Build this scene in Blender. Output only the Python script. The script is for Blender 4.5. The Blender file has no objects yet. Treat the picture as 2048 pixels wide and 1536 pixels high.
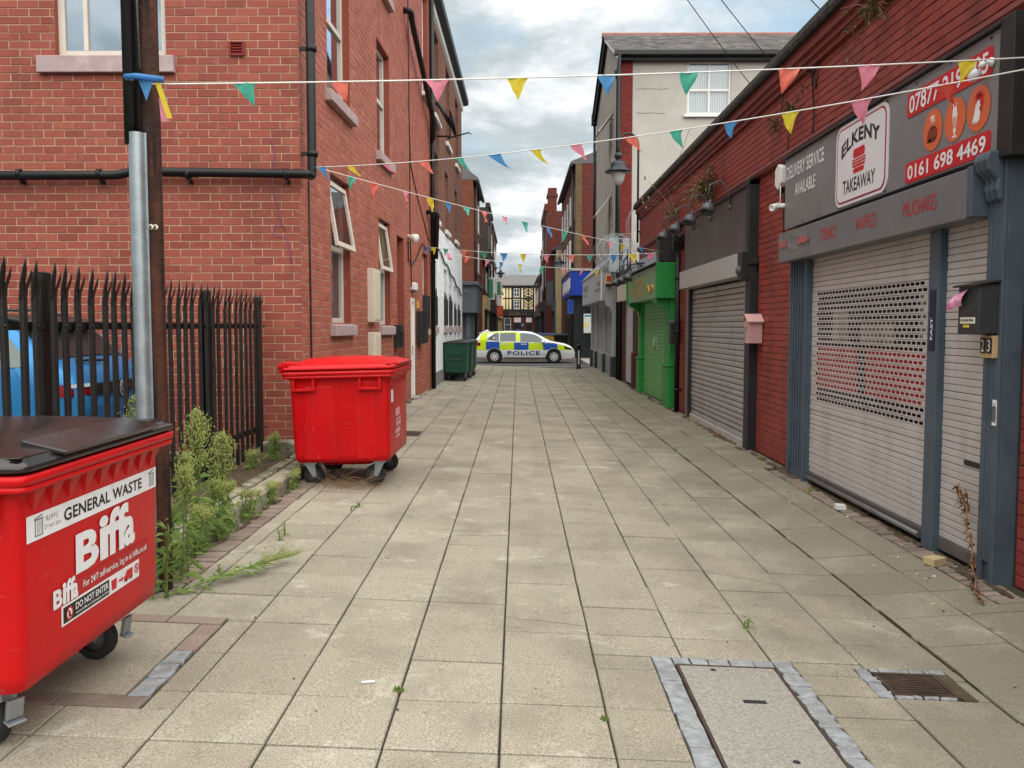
import bpy, bmesh, math, random
from mathutils import Vector, Matrix, Euler
random.seed(11)
R = math.radians
scene = bpy.context.scene
COL = scene.collection

# ------------------------------------------------------------ camera
cam_d = bpy.data.cameras.new('camera'); cam = bpy.data.objects.new('camera', cam_d); COL.objects.link(cam)
cam_d.sensor_width = 36.0; cam_d.lens = 30.9375; cam_d.clip_start = 0.05; cam_d.clip_end = 3000
cam.location = (0, 0, 1.6); cam.rotation_euler = (R(90 - 3.771), 0, R(0.39))
scene.camera = cam
# ------------------------------------------------------------ sun and sky
SUN_AZ, SUN_EL = R(152), R(63)          # azimuth clockwise from +Y
sun_d = bpy.data.lights.new('sun', 'SUN'); sun_d.energy = 2.5; sun_d.angle = R(110); sun_d.color = (1.0, .955, .89)
sun = bpy.data.objects.new('sun', sun_d); COL.objects.link(sun)
sd = Vector((math.sin(SUN_AZ) * math.cos(SUN_EL), math.cos(SUN_AZ) * math.cos(SUN_EL), math.sin(SUN_EL)))
sun.location = sd * 60; sun.rotation_euler = sd.to_track_quat('Z', 'Y').to_euler()
world = bpy.data.worlds.new('World'); scene.world = world; world.use_nodes = True

def nd(nt, t, ins=None, **props):
    n = nt.nodes.new(t)
    for k, v in props.items(): setattr(n, k, v)
    for k, v in (ins or {}).items():
        s = n.inputs[k]
        if isinstance(v, bpy.types.NodeSocket): nt.links.new(v, s)
        else: s.default_value = v
    return n
def ramp(nt, fac, stops, interp='LINEAR'):
    n = nt.nodes.new('ShaderNodeValToRGB'); nt.links.new(fac, n.inputs[0]); cr = n.color_ramp; cr.interpolation = interp
    while len(cr.elements) > 1: cr.elements.remove(cr.elements[-1])
    for i, (p, c) in enumerate(stops):
        e = cr.elements[0] if i == 0 else cr.elements.new(p)
        e.position = p; e.color = (c, c, c, 1) if isinstance(c, (int, float)) else (*c, 1)
    return n.outputs[0]
def mixc(nt, fac, a, b, mode='MIX'):
    n = nt.nodes.new('ShaderNodeMix'); n.data_type = 'RGBA'; n.blend_type = mode
    for s, v in ((n.inputs[0], fac), (n.inputs[6], a), (n.inputs[7], b)):
        if isinstance(v, bpy.types.NodeSocket): nt.links.new(v, s)
        elif isinstance(v, (int, float)): s.default_value = v
        else: s.default_value = (*v, 1) if len(v) == 3 else v
    return n.outputs[2]
def mth(nt, op, a, b=0.0, c=0.0):
    n = nt.nodes.new('ShaderNodeMath'); n.operation = op
    for i, v in enumerate((a, b, c)):
        if isinstance(v, bpy.types.NodeSocket): nt.links.new(v, n.inputs[i])
        else: n.inputs[i].default_value = v
    return n.outputs[0]

wt = world.node_tree; wt.nodes.clear()
wsky = nd(wt, 'ShaderNodeTexSky', sky_type='NISHITA', sun_disc=False, sun_elevation=SUN_EL, sun_rotation=SUN_AZ, air_density=1.0, dust_density=1.6, ozone_density=1.2)
wtc = nd(wt, 'ShaderNodeTexCoord')
wsep = nd(wt, 'ShaderNodeSeparateXYZ', {0: wtc.outputs['Generated']})
wz = mth(wt, 'ADD', mth(wt, 'MAXIMUM', wsep.outputs[2], 0.0), 0.22)
wv = nd(wt, 'ShaderNodeCombineXYZ', {0: mth(wt, 'DIVIDE', wsep.outputs[0], wz), 1: mth(wt, 'DIVIDE', wsep.outputs[1], wz), 2: 4.7})
wn1 = nd(wt, 'ShaderNodeTexNoise', {'Vector': wv.outputs[0], 'Scale': 1.15, 'Detail': 7.0, 'Roughness': .56, 'Distortion': .25})
wn2 = nd(wt, 'ShaderNodeTexNoise', {'Vector': wv.outputs[0], 'Scale': 2.3, 'Detail': 6.0, 'Roughness': .6, 'Distortion': .1})
cover = ramp(wt, wn1.outputs[0], [(.33, 0.0), (.47, 1.0)])
ccol = ramp(wt, wn2.outputs[0], [(.32, (1.8, 2.12, 2.25)), (.47, (2.5, 2.8, 2.92)), (.60, (4.3, 4.4, 4.45))])
skyc = mixc(wt, .55, wsky.outputs[0], (2.0, 2.8, 3.05))
wbg = nd(wt, 'ShaderNodeBackground', {'Color': mixc(wt, cover, skyc, ccol), 'Strength': 0.1})
nd(wt, 'ShaderNodeOutputWorld', {0: wbg.outputs[0]})
# ------------------------------------------------------------ exposure
scene.render.engine = 'CYCLES'
scene.view_settings.view_transform = 'Standard'; scene.view_settings.look = 'None'
scene.view_settings.exposure = 1.28; scene.view_settings.gamma = 1.0; scene.view_settings.use_curve_mapping = False
scene.cycles.use_denoising = True; scene.cycles.max_bounces = 6; scene.cycles.transparent_max_bounces = 12
scene.cycles.caustics_reflective = False; scene.cycles.caustics_refractive = False

# ------------------------------------------------------------ helpers
def gz(x): return -0.038 * x if x <= 2.1 else -0.0798 + 0.065 * (x - 2.1)
ORG = {}
def tag(o, label=None, cat=None, group=None, kind=None):
    for k, v in (('label', label), ('category', cat), ('group', group), ('kind', kind)):
        if v: o[k] = v
    return o
def thing(name, label, cat, loc=(0, 0, 0), rotz=0.0, group=None):
    o = bpy.data.objects.new(name, None); COL.objects.link(o); o.empty_display_size = .1
    o.location = loc; o.rotation_euler = (0, 0, rotz); ORG[o] = Vector(loc) if rotz == 0 else Vector((0, 0, 0))
    return tag(o, label, cat, group)
def org(o):
    while o is not None:
        if o in ORG: return ORG[o]
        o = o.parent
    return Vector((0, 0, 0))
def obj(name, me, parent=None, loc=(0, 0, 0), rot=None):
    o = bpy.data.objects.new(name, me); COL.objects.link(o); o.parent = parent; o.location = loc
    if rot: o.rotation_euler = rot
    return o
_txt = {}
def text_geom(body, bold=0.0, space=1.0):
    k = (body, bold, space)
    if k not in _txt:
        cu = bpy.data.curves.new('lettering', 'FONT'); cu.body = body; cu.offset = bold; cu.space_character = space; cu.resolution_u = 3
        ob = bpy.data.objects.new('lettering', cu); me = bpy.data.meshes.new_from_object(ob)
        vs = [tuple(v.co) for v in me.vertices]; fs = [tuple(p.vertices) for p in me.polygons]
        bpy.data.objects.remove(ob); bpy.data.curves.remove(cu); bpy.data.meshes.remove(me)
        x0, x1 = min(v[0] for v in vs), max(v[0] for v in vs); y0, y1 = min(v[1] for v in vs), max(v[1] for v in vs)
        _txt[k] = ([((v[0] - x0) / (x1 - x0), (v[1] - y0) / (y1 - y0)) for v in vs], fs)
    return _txt[k]
class MB:
    def __init__(s): s.v = []; s.f = []; s.m = []; s.s = []; s.r = []
    def add(s, vs, fs, mi=0, smooth=False, rnd=0.0):
        b = len(s.v); s.v += [tuple(v) for v in vs]; s.r += [rnd] * len(vs)
        for f in fs: s.f.append(tuple(b + i for i in f)); s.m.append(mi); s.s.append(smooth)
        return s
    def box(s, x0, x1, y0, y1, z0, z1, mi=0, rnd=0.0):
        return s.add([(x0, y0, z0), (x1, y0, z0), (x1, y1, z0), (x0, y1, z0), (x0, y0, z1), (x1, y0, z1), (x1, y1, z1), (x0, y1, z1)],
                     [(0, 3, 2, 1), (4, 5, 6, 7), (0, 1, 5, 4), (1, 2, 6, 5), (2, 3, 7, 6), (3, 0, 4, 7)], mi, False, rnd)
    def pbox(s, P, u0, u1, v0, v1, n0, n1, mi=0, rnd=0.0):
        return s.add([P(u, v, n) for n in (n0, n1) for u, v in ((u0, v0), (u1, v0), (u1, v1), (u0, v1))],
                     [(0, 3, 2, 1), (4, 5, 6, 7), (0, 1, 5, 4), (1, 2, 6, 5), (2, 3, 7, 6), (3, 0, 4, 7)], mi, False, rnd)
    def bar(s, p0, p1, w, h, mi=0, upv=(0, 0, 1)):
        p0, p1 = Vector(p0), Vector(p1); d = (p1 - p0).normalized(); a = d.cross(Vector(upv))
        if a.length < 1e-4: a = d.cross(Vector((1, 0, 0)))
        a.normalize(); b = a.cross(d); vs = []
        for p in (p0, p1):
            for i, j in ((-1, -1), (1, -1), (1, 1), (-1, 1)): vs.append(p + a * (w / 2 * i) + b * (h / 2 * j))
        return s.add(vs, [(0, 3, 2, 1), (4, 5, 6, 7), (0, 1, 5, 4), (1, 2, 6, 5), (2, 3, 7, 6), (3, 0, 4, 7)], mi)
    def quad(s, a, b, c, d, mi=0): return s.add([a, b, c, d], [(0, 1, 2, 3)], mi)
    def tube(s, pts, r, n=8, mi=0, cap=True, smooth=True):
        pts = [Vector(p) for p in pts]; rs = r if isinstance(r, (list, tuple)) else [r] * len(pts); b = len(s.v); ref = None; vs = []
        for i, p in enumerate(pts):
            d = (pts[min(i + 1, len(pts) - 1)] - pts[max(i - 1, 0)]).normalized()
            if ref is None: ref = Vector((0, 0, 1)) if abs(d.z) < .9 else Vector((1, 0, 0))
            a = d.cross(ref).normalized(); c = a.cross(d); ref = c if c.length > .1 else ref
            for k in range(n):
                t = 2 * math.pi * k / n; vs.append(p + (a * math.cos(t) + c * math.sin(t)) * rs[i])
        fs = []
        for i in range(len(pts) - 1):
            for k in range(n): fs.append((i * n + k, i * n + (k + 1) % n, (i + 1) * n + (k + 1) % n, (i + 1) * n + k))
        s.add(vs, fs, mi, smooth)
        if cap:
            for o in (0, (len(pts) - 1) * n): s.f.append(tuple(b + o + k for k in range(n))); s.m.append(mi); s.s.append(False)
        return s
    def cyl(s, p0, p1, r, n=12, mi=0, smooth=True): return s.tube([p0, p1], r, n, mi, True, smooth)
    def lathe(s, prof, c, n=16, mi=0, axis=(0, 0, 1), smooth=True):
        c = Vector(c); ax = Vector(axis).normalized(); a = ax.orthogonal().normalized(); b = ax.cross(a); vs = []; fs = []
        for r, h in prof:
            for k in range(n):
                t = 2 * math.pi * k / n; vs.append(c + ax * h + (a * math.cos(t) + b * math.sin(t)) * max(r, 1e-4))
        for i in range(len(prof) - 1):
            for k in range(n): fs.append((i * n + k, i * n + (k + 1) % n, (i + 1) * n + (k + 1) % n, (i + 1) * n + k))
        return s.add(vs, fs, mi, smooth)
    def prism(s, poly, P, n0, n1, mi=0):          # polygon in (u, v) between n0 and n1
        k = len(poly); vs = [P(u, v, n0) for u, v in poly] + [P(u, v, n1) for u, v in poly]
        return s.add(vs, [tuple(range(k))[::-1], tuple(range(k, 2 * k))] + [(i, (i + 1) % k, k + (i + 1) % k, k + i) for i in range(k)], mi)
    def text(s, body, P, u0, u1, v0, v1, n=.003, mi=0, bold=0.0, space=1.0, warp=None, thick=0.0):
        vs, fs = text_geom(body, bold, space)
        q = []
        for a, b in vs:
            if warp: a, b = warp(a, b)
            q.append(P(u0 + (u1 - u0) * a, v0 + (v1 - v0) * b, n))
        return s.add(q, fs, mi)
    def sheet(s, fn, nu, nv, mi=0, smooth=True):
        vs = [fn(i / nu, j / nv) for j in range(nv + 1) for i in range(nu + 1)]; w = nu + 1
        return s.add(vs, [(j * w + i, j * w + i + 1, (j + 1) * w + i + 1, (j + 1) * w + i) for j in range(nv) for i in range(nu)], mi, smooth)
    def mesh(s, name, mats, o=(0, 0, 0), recalc=True):
        me = bpy.data.meshes.new(name); o = Vector(o)
        me.from_pydata([(v[0] - o.x, v[1] - o.y, v[2] - o.z) for v in s.v], [], s.f)
        for m in (mats if isinstance(mats, (list, tuple)) else [mats]): me.materials.append(m)
        me.polygons.foreach_set('material_index', s.m); me.polygons.foreach_set('use_smooth', s.s)
        if any(s.r):
            at = me.attributes.new('rnd', 'FLOAT', 'POINT'); at.data.foreach_set('value', s.r)
        if recalc:
            bm = bmesh.new(); bm.from_mesh(me); bmesh.ops.recalc_face_normals(bm, faces=bm.faces); bm.to_mesh(me); bm.free()
        me.update(); return me
    def build(s, name, mats, parent=None, bevel=0.0, origin=None, recalc=True):
        o = org(parent) if parent is not None else Vector(origin or (0, 0, 0))
        ob = obj(name, s.mesh(name, mats, o, recalc), parent, (0, 0, 0) if parent is not None else o)
        if parent is None: ORG[ob] = Vector(o)
        if bevel:
            b = ob.modifiers.new('bevel', 'BEVEL'); b.width = bevel; b.segments = 2; b.limit_method = 'ANGLE'; b.angle_limit = R(40); b.harden_normals = False
        return ob
def copy_tree(o, loc, label=None, parent=None):
    c = o.copy(); COL.objects.link(c); c.parent = parent
    if loc is not None: c.location = loc
    if label: c['label'] = label
    for ch in [x for x in bpy.data.objects if x.parent == o]: copy_tree(ch, None, None, c)
    return c
PF = lambda Y: (lambda u, v, n: (u, Y - n, v))          # wall facing the camera
PR = lambda X: (lambda u, v, n: (X - n, u, v))          # right-hand wall facing the street (u = Y)
PRT = lambda X: (lambda u, v, n: (X - n, -u, v))        # the same with u running left to right for lettering
PLT = lambda X: (lambda u, v, n: (X + n, u, v))         # left-hand wall facing the street
def proj(p):                                            # picture size of a piece, only to rank which ones show largest
    x, y, z = p[0], max(p[1], .5), p[2] - 1.6
    return 1024 + 1760 * x / y, 652 - 1760 * z / y

# ------------------------------------------------------------ materials
MATS = {}
def mat(name, col, rough=.7, var=.12, scale=6.0, bump=.15, bscale=60.0, metal=0.0, spec=.35, stretch=(1, 1, 1), stain=None, stain_amt=.5, stain_scale=1.5, thr=(.5, .68), coat=0.0, bdist=.01, scratch=None):
    if name in MATS: return MATS[name]
    m = bpy.data.materials.new(name); m.use_nodes = True; nt = m.node_tree; nt.nodes.clear()
    pos = nd(nt, 'ShaderNodeNewGeometry').outputs['Position']
    n1 = nd(nt, 'ShaderNodeTexNoise', {'Vector': pos, 'Scale': scale, 'Detail': 5.0, 'Roughness': .6}).outputs[0]
    f = ramp(nt, n1, [(.28, 0.0), (.72, 1.0)])
    c = mixc(nt, f, [x * (1 - var) for x in col], [min(1, x * (1 + var)) for x in col])
    if stain:
        gv = nd(nt, 'ShaderNodeVectorMath', {0: pos, 1: stretch}, operation='MULTIPLY').outputs[0]
        n3 = nd(nt, 'ShaderNodeTexNoise', {'Vector': gv, 'Scale': stain_scale, 'Detail': 7.0, 'Roughness': .65}).outputs[0]
        c = mixc(nt, mth(nt, 'MULTIPLY', ramp(nt, n3, [(thr[0], 0.0), (thr[1], 1.0)]), stain_amt), c, stain)
    if scratch:                                            # scuffs and scratches
        for sv, sc_, th_ in (((1, 1, 9), 7.0, (.66, .70)), ((5, 5, 1.2), 6.0, (.68, .71))):
            q = nd(nt, 'ShaderNodeVectorMath', {0: pos, 1: sv}, operation='MULTIPLY').outputs[0]
            n8 = nd(nt, 'ShaderNodeTexNoise', {'Vector': q, 'Scale': sc_, 'Detail': 4.0, 'Roughness': .6}).outputs[0]
            c = mixc(nt, mth(nt, 'MULTIPLY', ramp(nt, n8, [(th_[0], 0.0), (th_[1], 1.0)]), .5), c, scratch)
    bs = nd(nt, 'ShaderNodeBsdfPrincipled', {'Base Color': c, 'Metallic': metal, 'Specular IOR Level': spec, 'Coat Weight': coat, 'Coat Roughness': .08})
    nt.links.new(mth(nt, 'ADD', mth(nt, 'MULTIPLY', f, .12), rough - .06), bs.inputs['Roughness'])
    if bump:
        n2 = nd(nt, 'ShaderNodeTexNoise', {'Vector': pos, 'Scale': bscale, 'Detail': 3.0}).outputs[0]
        b = nd(nt, 'ShaderNodeBump', {'Strength': bump, 'Distance': bdist, 'Height': n2}); nt.links.new(b.outputs[0], bs.inputs['Normal'])
    nd(nt, 'ShaderNodeOutputMaterial', {0: bs.outputs[0]}); MATS[name] = m; return m
def s2l(*c): return tuple(((x / 255 + .055) / 1.055) ** 2.4 if x > 10 else x / 255 / 12.92 for x in c)
def piece_mat(name, pal, rough=.8, smear=None, smear_amt=.4, smear_scale=9.0, grime=None, grime_amt=.5, grime_scale=1.0, grain=.12, grain_scale=140.0, bump=.25, bscale=90.0, grime_thr=(.52, .7), spec=.25, channel=None, stretch=(1, 1, 1), spots=None):
    """bricks and slabs: each piece takes its own tone; smears and grime have a shape of their own"""
    m = bpy.data.materials.new(name); m.use_nodes = True; nt = m.node_tree; nt.nodes.clear()
    pos = nd(nt, 'ShaderNodeNewGeometry').outputs['Position']
    rn = mth(nt, 'FRACT', mth(nt, 'ADD', nd(nt, 'ShaderNodeObjectInfo').outputs['Random'], nd(nt, 'ShaderNodeAttribute', attribute_name='rnd').outputs['Fac']))
    c = ramp(nt, rn, [(i / (len(pal) - 1), p) for i, p in enumerate(pal)])
    g = nd(nt, 'ShaderNodeTexNoise', {'Vector': pos, 'Scale': grain_scale, 'Detail': 2.0, 'Roughness': .7}).outputs[0]
    k = ramp(nt, g, [(.3, 1 - grain), (.7, 1 + grain)])
    c = mixc(nt, 1.0, c, k, 'MULTIPLY')
    if smear:
        n3 = nd(nt, 'ShaderNodeTexNoise', {'Vector': pos, 'Scale': smear_scale, 'Detail': 8.0, 'Roughness': .72, 'Distortion': .6}).outputs[0]
        c = mixc(nt, mth(nt, 'MULTIPLY', ramp(nt, n3, [(.58, 0.0), (.72, 1.0)]), smear_amt), c, smear)
    if grime:
        gv = nd(nt, 'ShaderNodeVectorMath', {0: pos, 1: stretch}, operation='MULTIPLY').outputs[0]
        n4 = nd(nt, 'ShaderNodeTexNoise', {'Vector': gv, 'Scale': grime_scale, 'Detail': 7.0, 'Roughness': .62}).outputs[0]
        if channel:                                        # channel silt and algae, with the right side's shade painted in as grime
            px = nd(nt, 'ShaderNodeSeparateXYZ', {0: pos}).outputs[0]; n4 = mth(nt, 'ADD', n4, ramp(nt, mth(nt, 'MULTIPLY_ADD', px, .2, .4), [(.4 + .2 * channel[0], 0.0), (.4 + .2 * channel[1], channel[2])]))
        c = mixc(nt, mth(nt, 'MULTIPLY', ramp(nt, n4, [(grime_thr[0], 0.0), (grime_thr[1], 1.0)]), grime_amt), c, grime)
    if spots:                                              # trodden gum and drips
        vo = nd(nt, 'ShaderNodeTexVoronoi', {'Vector': pos, 'Scale': 3.2, 'Randomness': 1.0}).outputs['Distance']
        c = mixc(nt, mth(nt, 'MULTIPLY', ramp(nt, vo, [(.035, 1.0), (.05, 0.0)]), .55), c, spots)
        n6 = nd(nt, 'ShaderNodeTexNoise', {'Vector': pos, 'Scale': 14.0, 'Detail': 3.0, 'Roughness': .8}).outputs[0]
        c = mixc(nt, mth(nt, 'MULTIPLY', ramp(nt, n6, [(.68, 0.0), (.72, 1.0)]), .35), c, spots)
    n2 = nd(nt, 'ShaderNodeTexNoise', {'Vector': pos, 'Scale': bscale, 'Detail': 4.0}).outputs[0]
    b = nd(nt, 'ShaderNodeBump', {'Strength': bump, 'Distance': .006, 'Height': n2})
    bs = nd(nt, 'ShaderNodeBsdfPrincipled', {'Base Color': c, 'Roughness': rough, 'Specular IOR Level': spec, 'Normal': b.outputs[0]})
    nd(nt, 'ShaderNodeOutputMaterial', {0: bs.outputs[0]}); MATS[name] = m; return m
def brick_tex(name, c1, c2, mortar, bw=.23, rh=.078, face='x', msize=.008, grime=(.05, .045, .04), gamt=.45):
    """far brickwork too small to tell apart: laid by the material"""
    m = bpy.data.materials.new(name); m.use_nodes = True; nt = m.node_tree; nt.nodes.clear()
    pos = nd(nt, 'ShaderNodeNewGeometry').outputs['Position']; sp = nd(nt, 'ShaderNodeSeparateXYZ', {0: pos})
    u = mth(nt, 'ADD', sp.outputs[0], sp.outputs[1])
    v = nd(nt, 'ShaderNodeCombineXYZ', {0: u, 1: sp.outputs[2]})
    b = nd(nt, 'ShaderNodeTexBrick', {'Vector': v.outputs[0], 'Color1': (*c1, 1), 'Color2': (*c2, 1), 'Mortar': (*mortar, 1), 'Scale': 1.0, 'Mortar Size': msize, 'Brick Width': bw, 'Row Height': rh, 'Bias': -.1})
    n = nd(nt, 'ShaderNodeTexNoise', {'Vector': pos, 'Scale': .9, 'Detail': 8.0, 'Roughness': .7}).outputs[0]
    c = mixc(nt, mth(nt, 'MULTIPLY', ramp(nt, n, [(.42, 0.0), (.68, 1.0)]), gamt), b.outputs[0], grime)
    n5 = nd(nt, 'ShaderNodeTexNoise', {'Vector': pos, 'Scale': 7.0, 'Detail': 6.0, 'Roughness': .7}).outputs[0]
    c = mixc(nt, 1.0, c, ramp(nt, n5, [(.3, .75), (.7, 1.2)]), 'MULTIPLY')
    bp = nd(nt, 'ShaderNodeBump', {'Strength': .4, 'Distance': .01, 'Height': mth(nt, 'SUBTRACT', 1.0, b.outputs[1])})
    bs = nd(nt, 'ShaderNodeBsdfPrincipled', {'Base Color': c, 'Roughness': .85, 'Specular IOR Level': .2, 'Normal': bp.outputs[0]})
    nd(nt, 'ShaderNodeOutputMaterial', {0: bs.outputs[0]}); MATS[name] = m; return m
def glass_mat(name, tint=(.8, .88, .95), f0=.12, rough=.02):
    m = bpy.data.materials.new(name); m.use_nodes = True; nt = m.node_tree; nt.nodes.clear()
    lw = nd(nt, 'ShaderNodeLayerWeight', {'Blend': .45}).outputs['Facing']
    pos = nd(nt, 'ShaderNodeNewGeometry').outputs['Position']
    n = nd(nt, 'ShaderNodeTexNoise', {'Vector': pos, 'Scale': 1.3, 'Detail': 1.0}).outputs[0]
    b = nd(nt, 'ShaderNodeBump', {'Strength': .05, 'Distance': .02, 'Height': n})
    fac = mth(nt, 'MINIMUM', mth(nt, 'ADD', mth(nt, 'POWER', lw, 3.0), f0), 1.0)
    g = nd(nt, 'ShaderNodeBsdfGlossy', {'Color': (*tint, 1), 'Roughness': rough, 'Normal': b.outputs[0]})
    t = nd(nt, 'ShaderNodeBsdfTransparent', {'Color': (.75, .8, .8, 1)})
    mx = nd(nt, 'ShaderNodeMixShader', {0: fac, 1: t.outputs[0], 2: g.outputs[0]})
    nd(nt, 'ShaderNodeOutputMaterial', {0: mx.outputs[0]}); MATS[name] = m; return m

M_glass = glass_mat('window_glass', f0=.16)
M_glass_sky = glass_mat('coated_window_glass', (.80, .9, 1.0), f0=.55)
M_brickA = piece_mat('engineering_brick', [s2l(128, 64, 53), s2l(138, 70, 57), s2l(145, 75, 61), s2l(141, 72, 60), s2l(150, 80, 65), s2l(137, 69, 60), s2l(153, 84, 68)], rough=.62, smear=s2l(196, 152, 134), smear_amt=.32, smear_scale=7.0, grime=s2l(104, 58, 50), grime_amt=.55, grime_scale=1.1, stretch=(1.3, 1.3, .35), grain=.09)
M_brickS = piece_mat('lightened_side_brick', [s2l(150, 82, 69), s2l(164, 93, 78), s2l(158, 88, 75), s2l(172, 102, 85), s2l(150, 82, 73)], rough=.62, smear=s2l(214, 178, 160), smear_amt=.42, smear_scale=6.0, grime=s2l(116, 66, 58), grime_amt=.4, grime_scale=1.1, stretch=(1.3, 1.3, .35), grain=.09)  # palette raised to paint brighter light onto the side wall, besides pale smears
M_mortarA = mat('buff_mortar', s2l(176, 147, 121), .9, .2, 9, .3, 80)
M_brickB = piece_mat('red_painted_brick', [s2l(134, 57, 49), s2l(142, 62, 53), s2l(138, 60, 51), s2l(129, 55, 48), s2l(146, 66, 57)], rough=.55, smear=s2l(70, 22, 20), smear_amt=.5, smear_scale=3.0, grime=s2l(84, 46, 42), grime_amt=.6, grime_scale=1.2, stretch=(1.2, 1.2, .3), grain=.1, spec=.3)
M_mortarB = mat('red_painted_joint', s2l(70, 22, 20), .8, .2, 8, .3, 80, stain=s2l(150, 110, 100), stain_amt=.3)
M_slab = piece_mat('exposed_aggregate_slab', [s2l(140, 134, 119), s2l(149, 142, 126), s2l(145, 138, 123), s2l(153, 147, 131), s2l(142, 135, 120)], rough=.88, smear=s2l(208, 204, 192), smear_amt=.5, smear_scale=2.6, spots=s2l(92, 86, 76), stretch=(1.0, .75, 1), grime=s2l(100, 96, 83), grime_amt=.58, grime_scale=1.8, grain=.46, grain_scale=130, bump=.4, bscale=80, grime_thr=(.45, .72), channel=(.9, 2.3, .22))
M_joint = mat('dirt_joint', s2l(64, 57, 48), .95, .3, 20, .3, 60, stain=s2l(58, 66, 34), stain_amt=.7, stain_scale=.9)
M_paver = piece_mat('clay_paver', [s2l(126, 112, 102), s2l(138, 122, 111), s2l(116, 104, 95), s2l(144, 130, 119)], rough=.9, grime=s2l(80, 72, 60), grime_amt=.6, grain=.15)
M_asphalt = mat('asphalt', (.06, .06, .06), .92, .2, 3, .4, 120)
M_concrete = mat('concrete', s2l(150, 146, 138), .9, .12, 5, .4, 70, stain=s2l(96, 92, 84), stain_amt=.6, stain_scale=2.0)
M_kerb = mat('weathered_kerb', s2l(148, 142, 124), .92, .15, 5, .5, 60, stain=s2l(76, 76, 52), stain_amt=.85, stain_scale=3.0, thr=(.45, .6))
M_soil = mat('soil_bed', s2l(82, 70, 54), .97, .35, 12, .8, 30, stain=s2l(54, 60, 30), stain_amt=.6, stain_scale=3, bdist=.04)
M_blackpl = mat('black_plastic', (.007, .0075, .008), .42, .25, 8, .05, 40, spec=.3)
M_black = mat('black_paint', (.016, .017, .018), .5, .3, 6, .15, 40)
M_pale = mat('fence_black_paint', (.014, .014, .013), .42, .3, 9, .2, 50, stain=(.11, .10, .09), stain_amt=.6, stain_scale=22, thr=(.66, .72))
M_white = mat('white_upvc', s2l(222, 222, 218), .45, .05, 4, .04, 30, spec=.45)
M_frame = mat('pale_frame', s2l(206, 198, 186), .5, .06, 4, .05, 30)
M_sill = mat('mauve_painted_sill', s2l(166, 146, 146), .85, .08, 6, .35, 60, stain=s2l(196, 182, 176), stain_amt=.5, stain_scale=5)
M_dark = mat('dark_interior', (.02, .022, .025), .9, .3, 1.5, 0)
M_room = mat('dim_room', s2l(176, 186, 196), .9, .25, .9, 0)
M_red = mat('red_bin_plastic', (.50, .0025, .005), .40, .08, 3, .06, 25, spec=.24, scratch=(.52, .075, .07), stain=(.30, .014, .014), stain_amt=.45, stain_scale=5, stretch=(1.6, 1.6, .5), thr=(.5, .78))
M_galv = mat('galvanised_steel', s2l(150, 158, 162), .42, .14, 10, .1, 40, metal=.75)
M_rubber = mat('black_rubber', (.02, .02, .02), .75, .2, 10, .1, 50)
M_wgrey = mat('wheel_grey', s2l(84, 84, 84), .6, .15, 8, .05, 40)
# ------------------------------------------------------------ rectangles
def rect_sub(r, ops, swap=False):
    if swap: return [(c, d, a, b) for a, b, c, d in rect_sub((r[2], r[3], r[0], r[1]), [(o[2], o[3], o[0], o[1]) for o in ops])]
    out = [r]
    for o in ops:
        nxt = []
        for (a, b, c, d) in out:
            if o[0] >= b or o[1] <= a or o[2] >= d or o[3] <= c: nxt.append((a, b, c, d)); continue
            if o[0] > a: nxt.append((a, o[0], c, d))
            if o[1] < b: nxt.append((o[1], b, c, d))
            m0, m1 = max(a, o[0]), min(b, o[1])
            if o[2] > c: nxt.append((m0, m1, c, o[2]))
            if o[3] < d: nxt.append((m0, m1, o[3], d))
        out = nxt
    return [q for q in out if q[1] - q[0] > .018 and q[3] - q[2] > .014]
def cells(U0, U1, V0, V1, ops):
    return rect_sub((U0, U1, V0, V1), ops)

# ------------------------------------------------------------ pavement of square slabs, falling to a channel by the right-hand wall
tag(MB().box(-900, 900, -300, 1500, -.5, -.35).build('ground', M_asphalt), kind='structure')
pv = MB()
XS = [-9, -4.2, -2.15, 0, 2.1, 3.1, 9]
for a, b in zip(XS[:-1], XS[1:]):
    pv.add([(a, -2, gz(a) - .016), (b, -2, gz(b) - .016), (b, 34.7, gz(b) - .016), (a, 34.7, gz(a) - .016)], [(0, 1, 2, 3)])
pavement = tag(pv.build('pavement', M_joint, recalc=False), kind='structure')
HOLES = [(.66, 1.34, 3.0, 4.25), (1.63, 2.07, 3.86, 4.2), (-3.2, -1.53, 3.46, 4.56)]
PX, PY, X0, Y0 = .44, .4425, -.07, 3.2
rects = []
bedge = (-9, -1.955, 4.95, 9.98)
for i in range(-10, 8):
    for j in range(-8, 72):
        x0, y0 = X0 + i * PX, Y0 + j * PY
        if y0 > 34.6: continue
        r = (x0, x0 + PX, y0, min(y0 + PY, 34.68))
        ops = HOLES + [bedge, (-9, -2.5, 10.1, 40), (2.83, 9, 5.1, 10.1), (3.06, 9, -9, 50), (-9, -2.75, 2, 5.2)]
        rects += rect_sub(r, ops, True)
def vis_area(p, w, h, normal=2):
    x, y = proj(p)
    if not (-40 < x < 2090 and -40 < y < 1580) or p[1] < 1.2: return 0
    return w * h / p[1] ** 2 * ((1.6 - p[2]) / p[1] if normal == 2 else 1)
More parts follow.
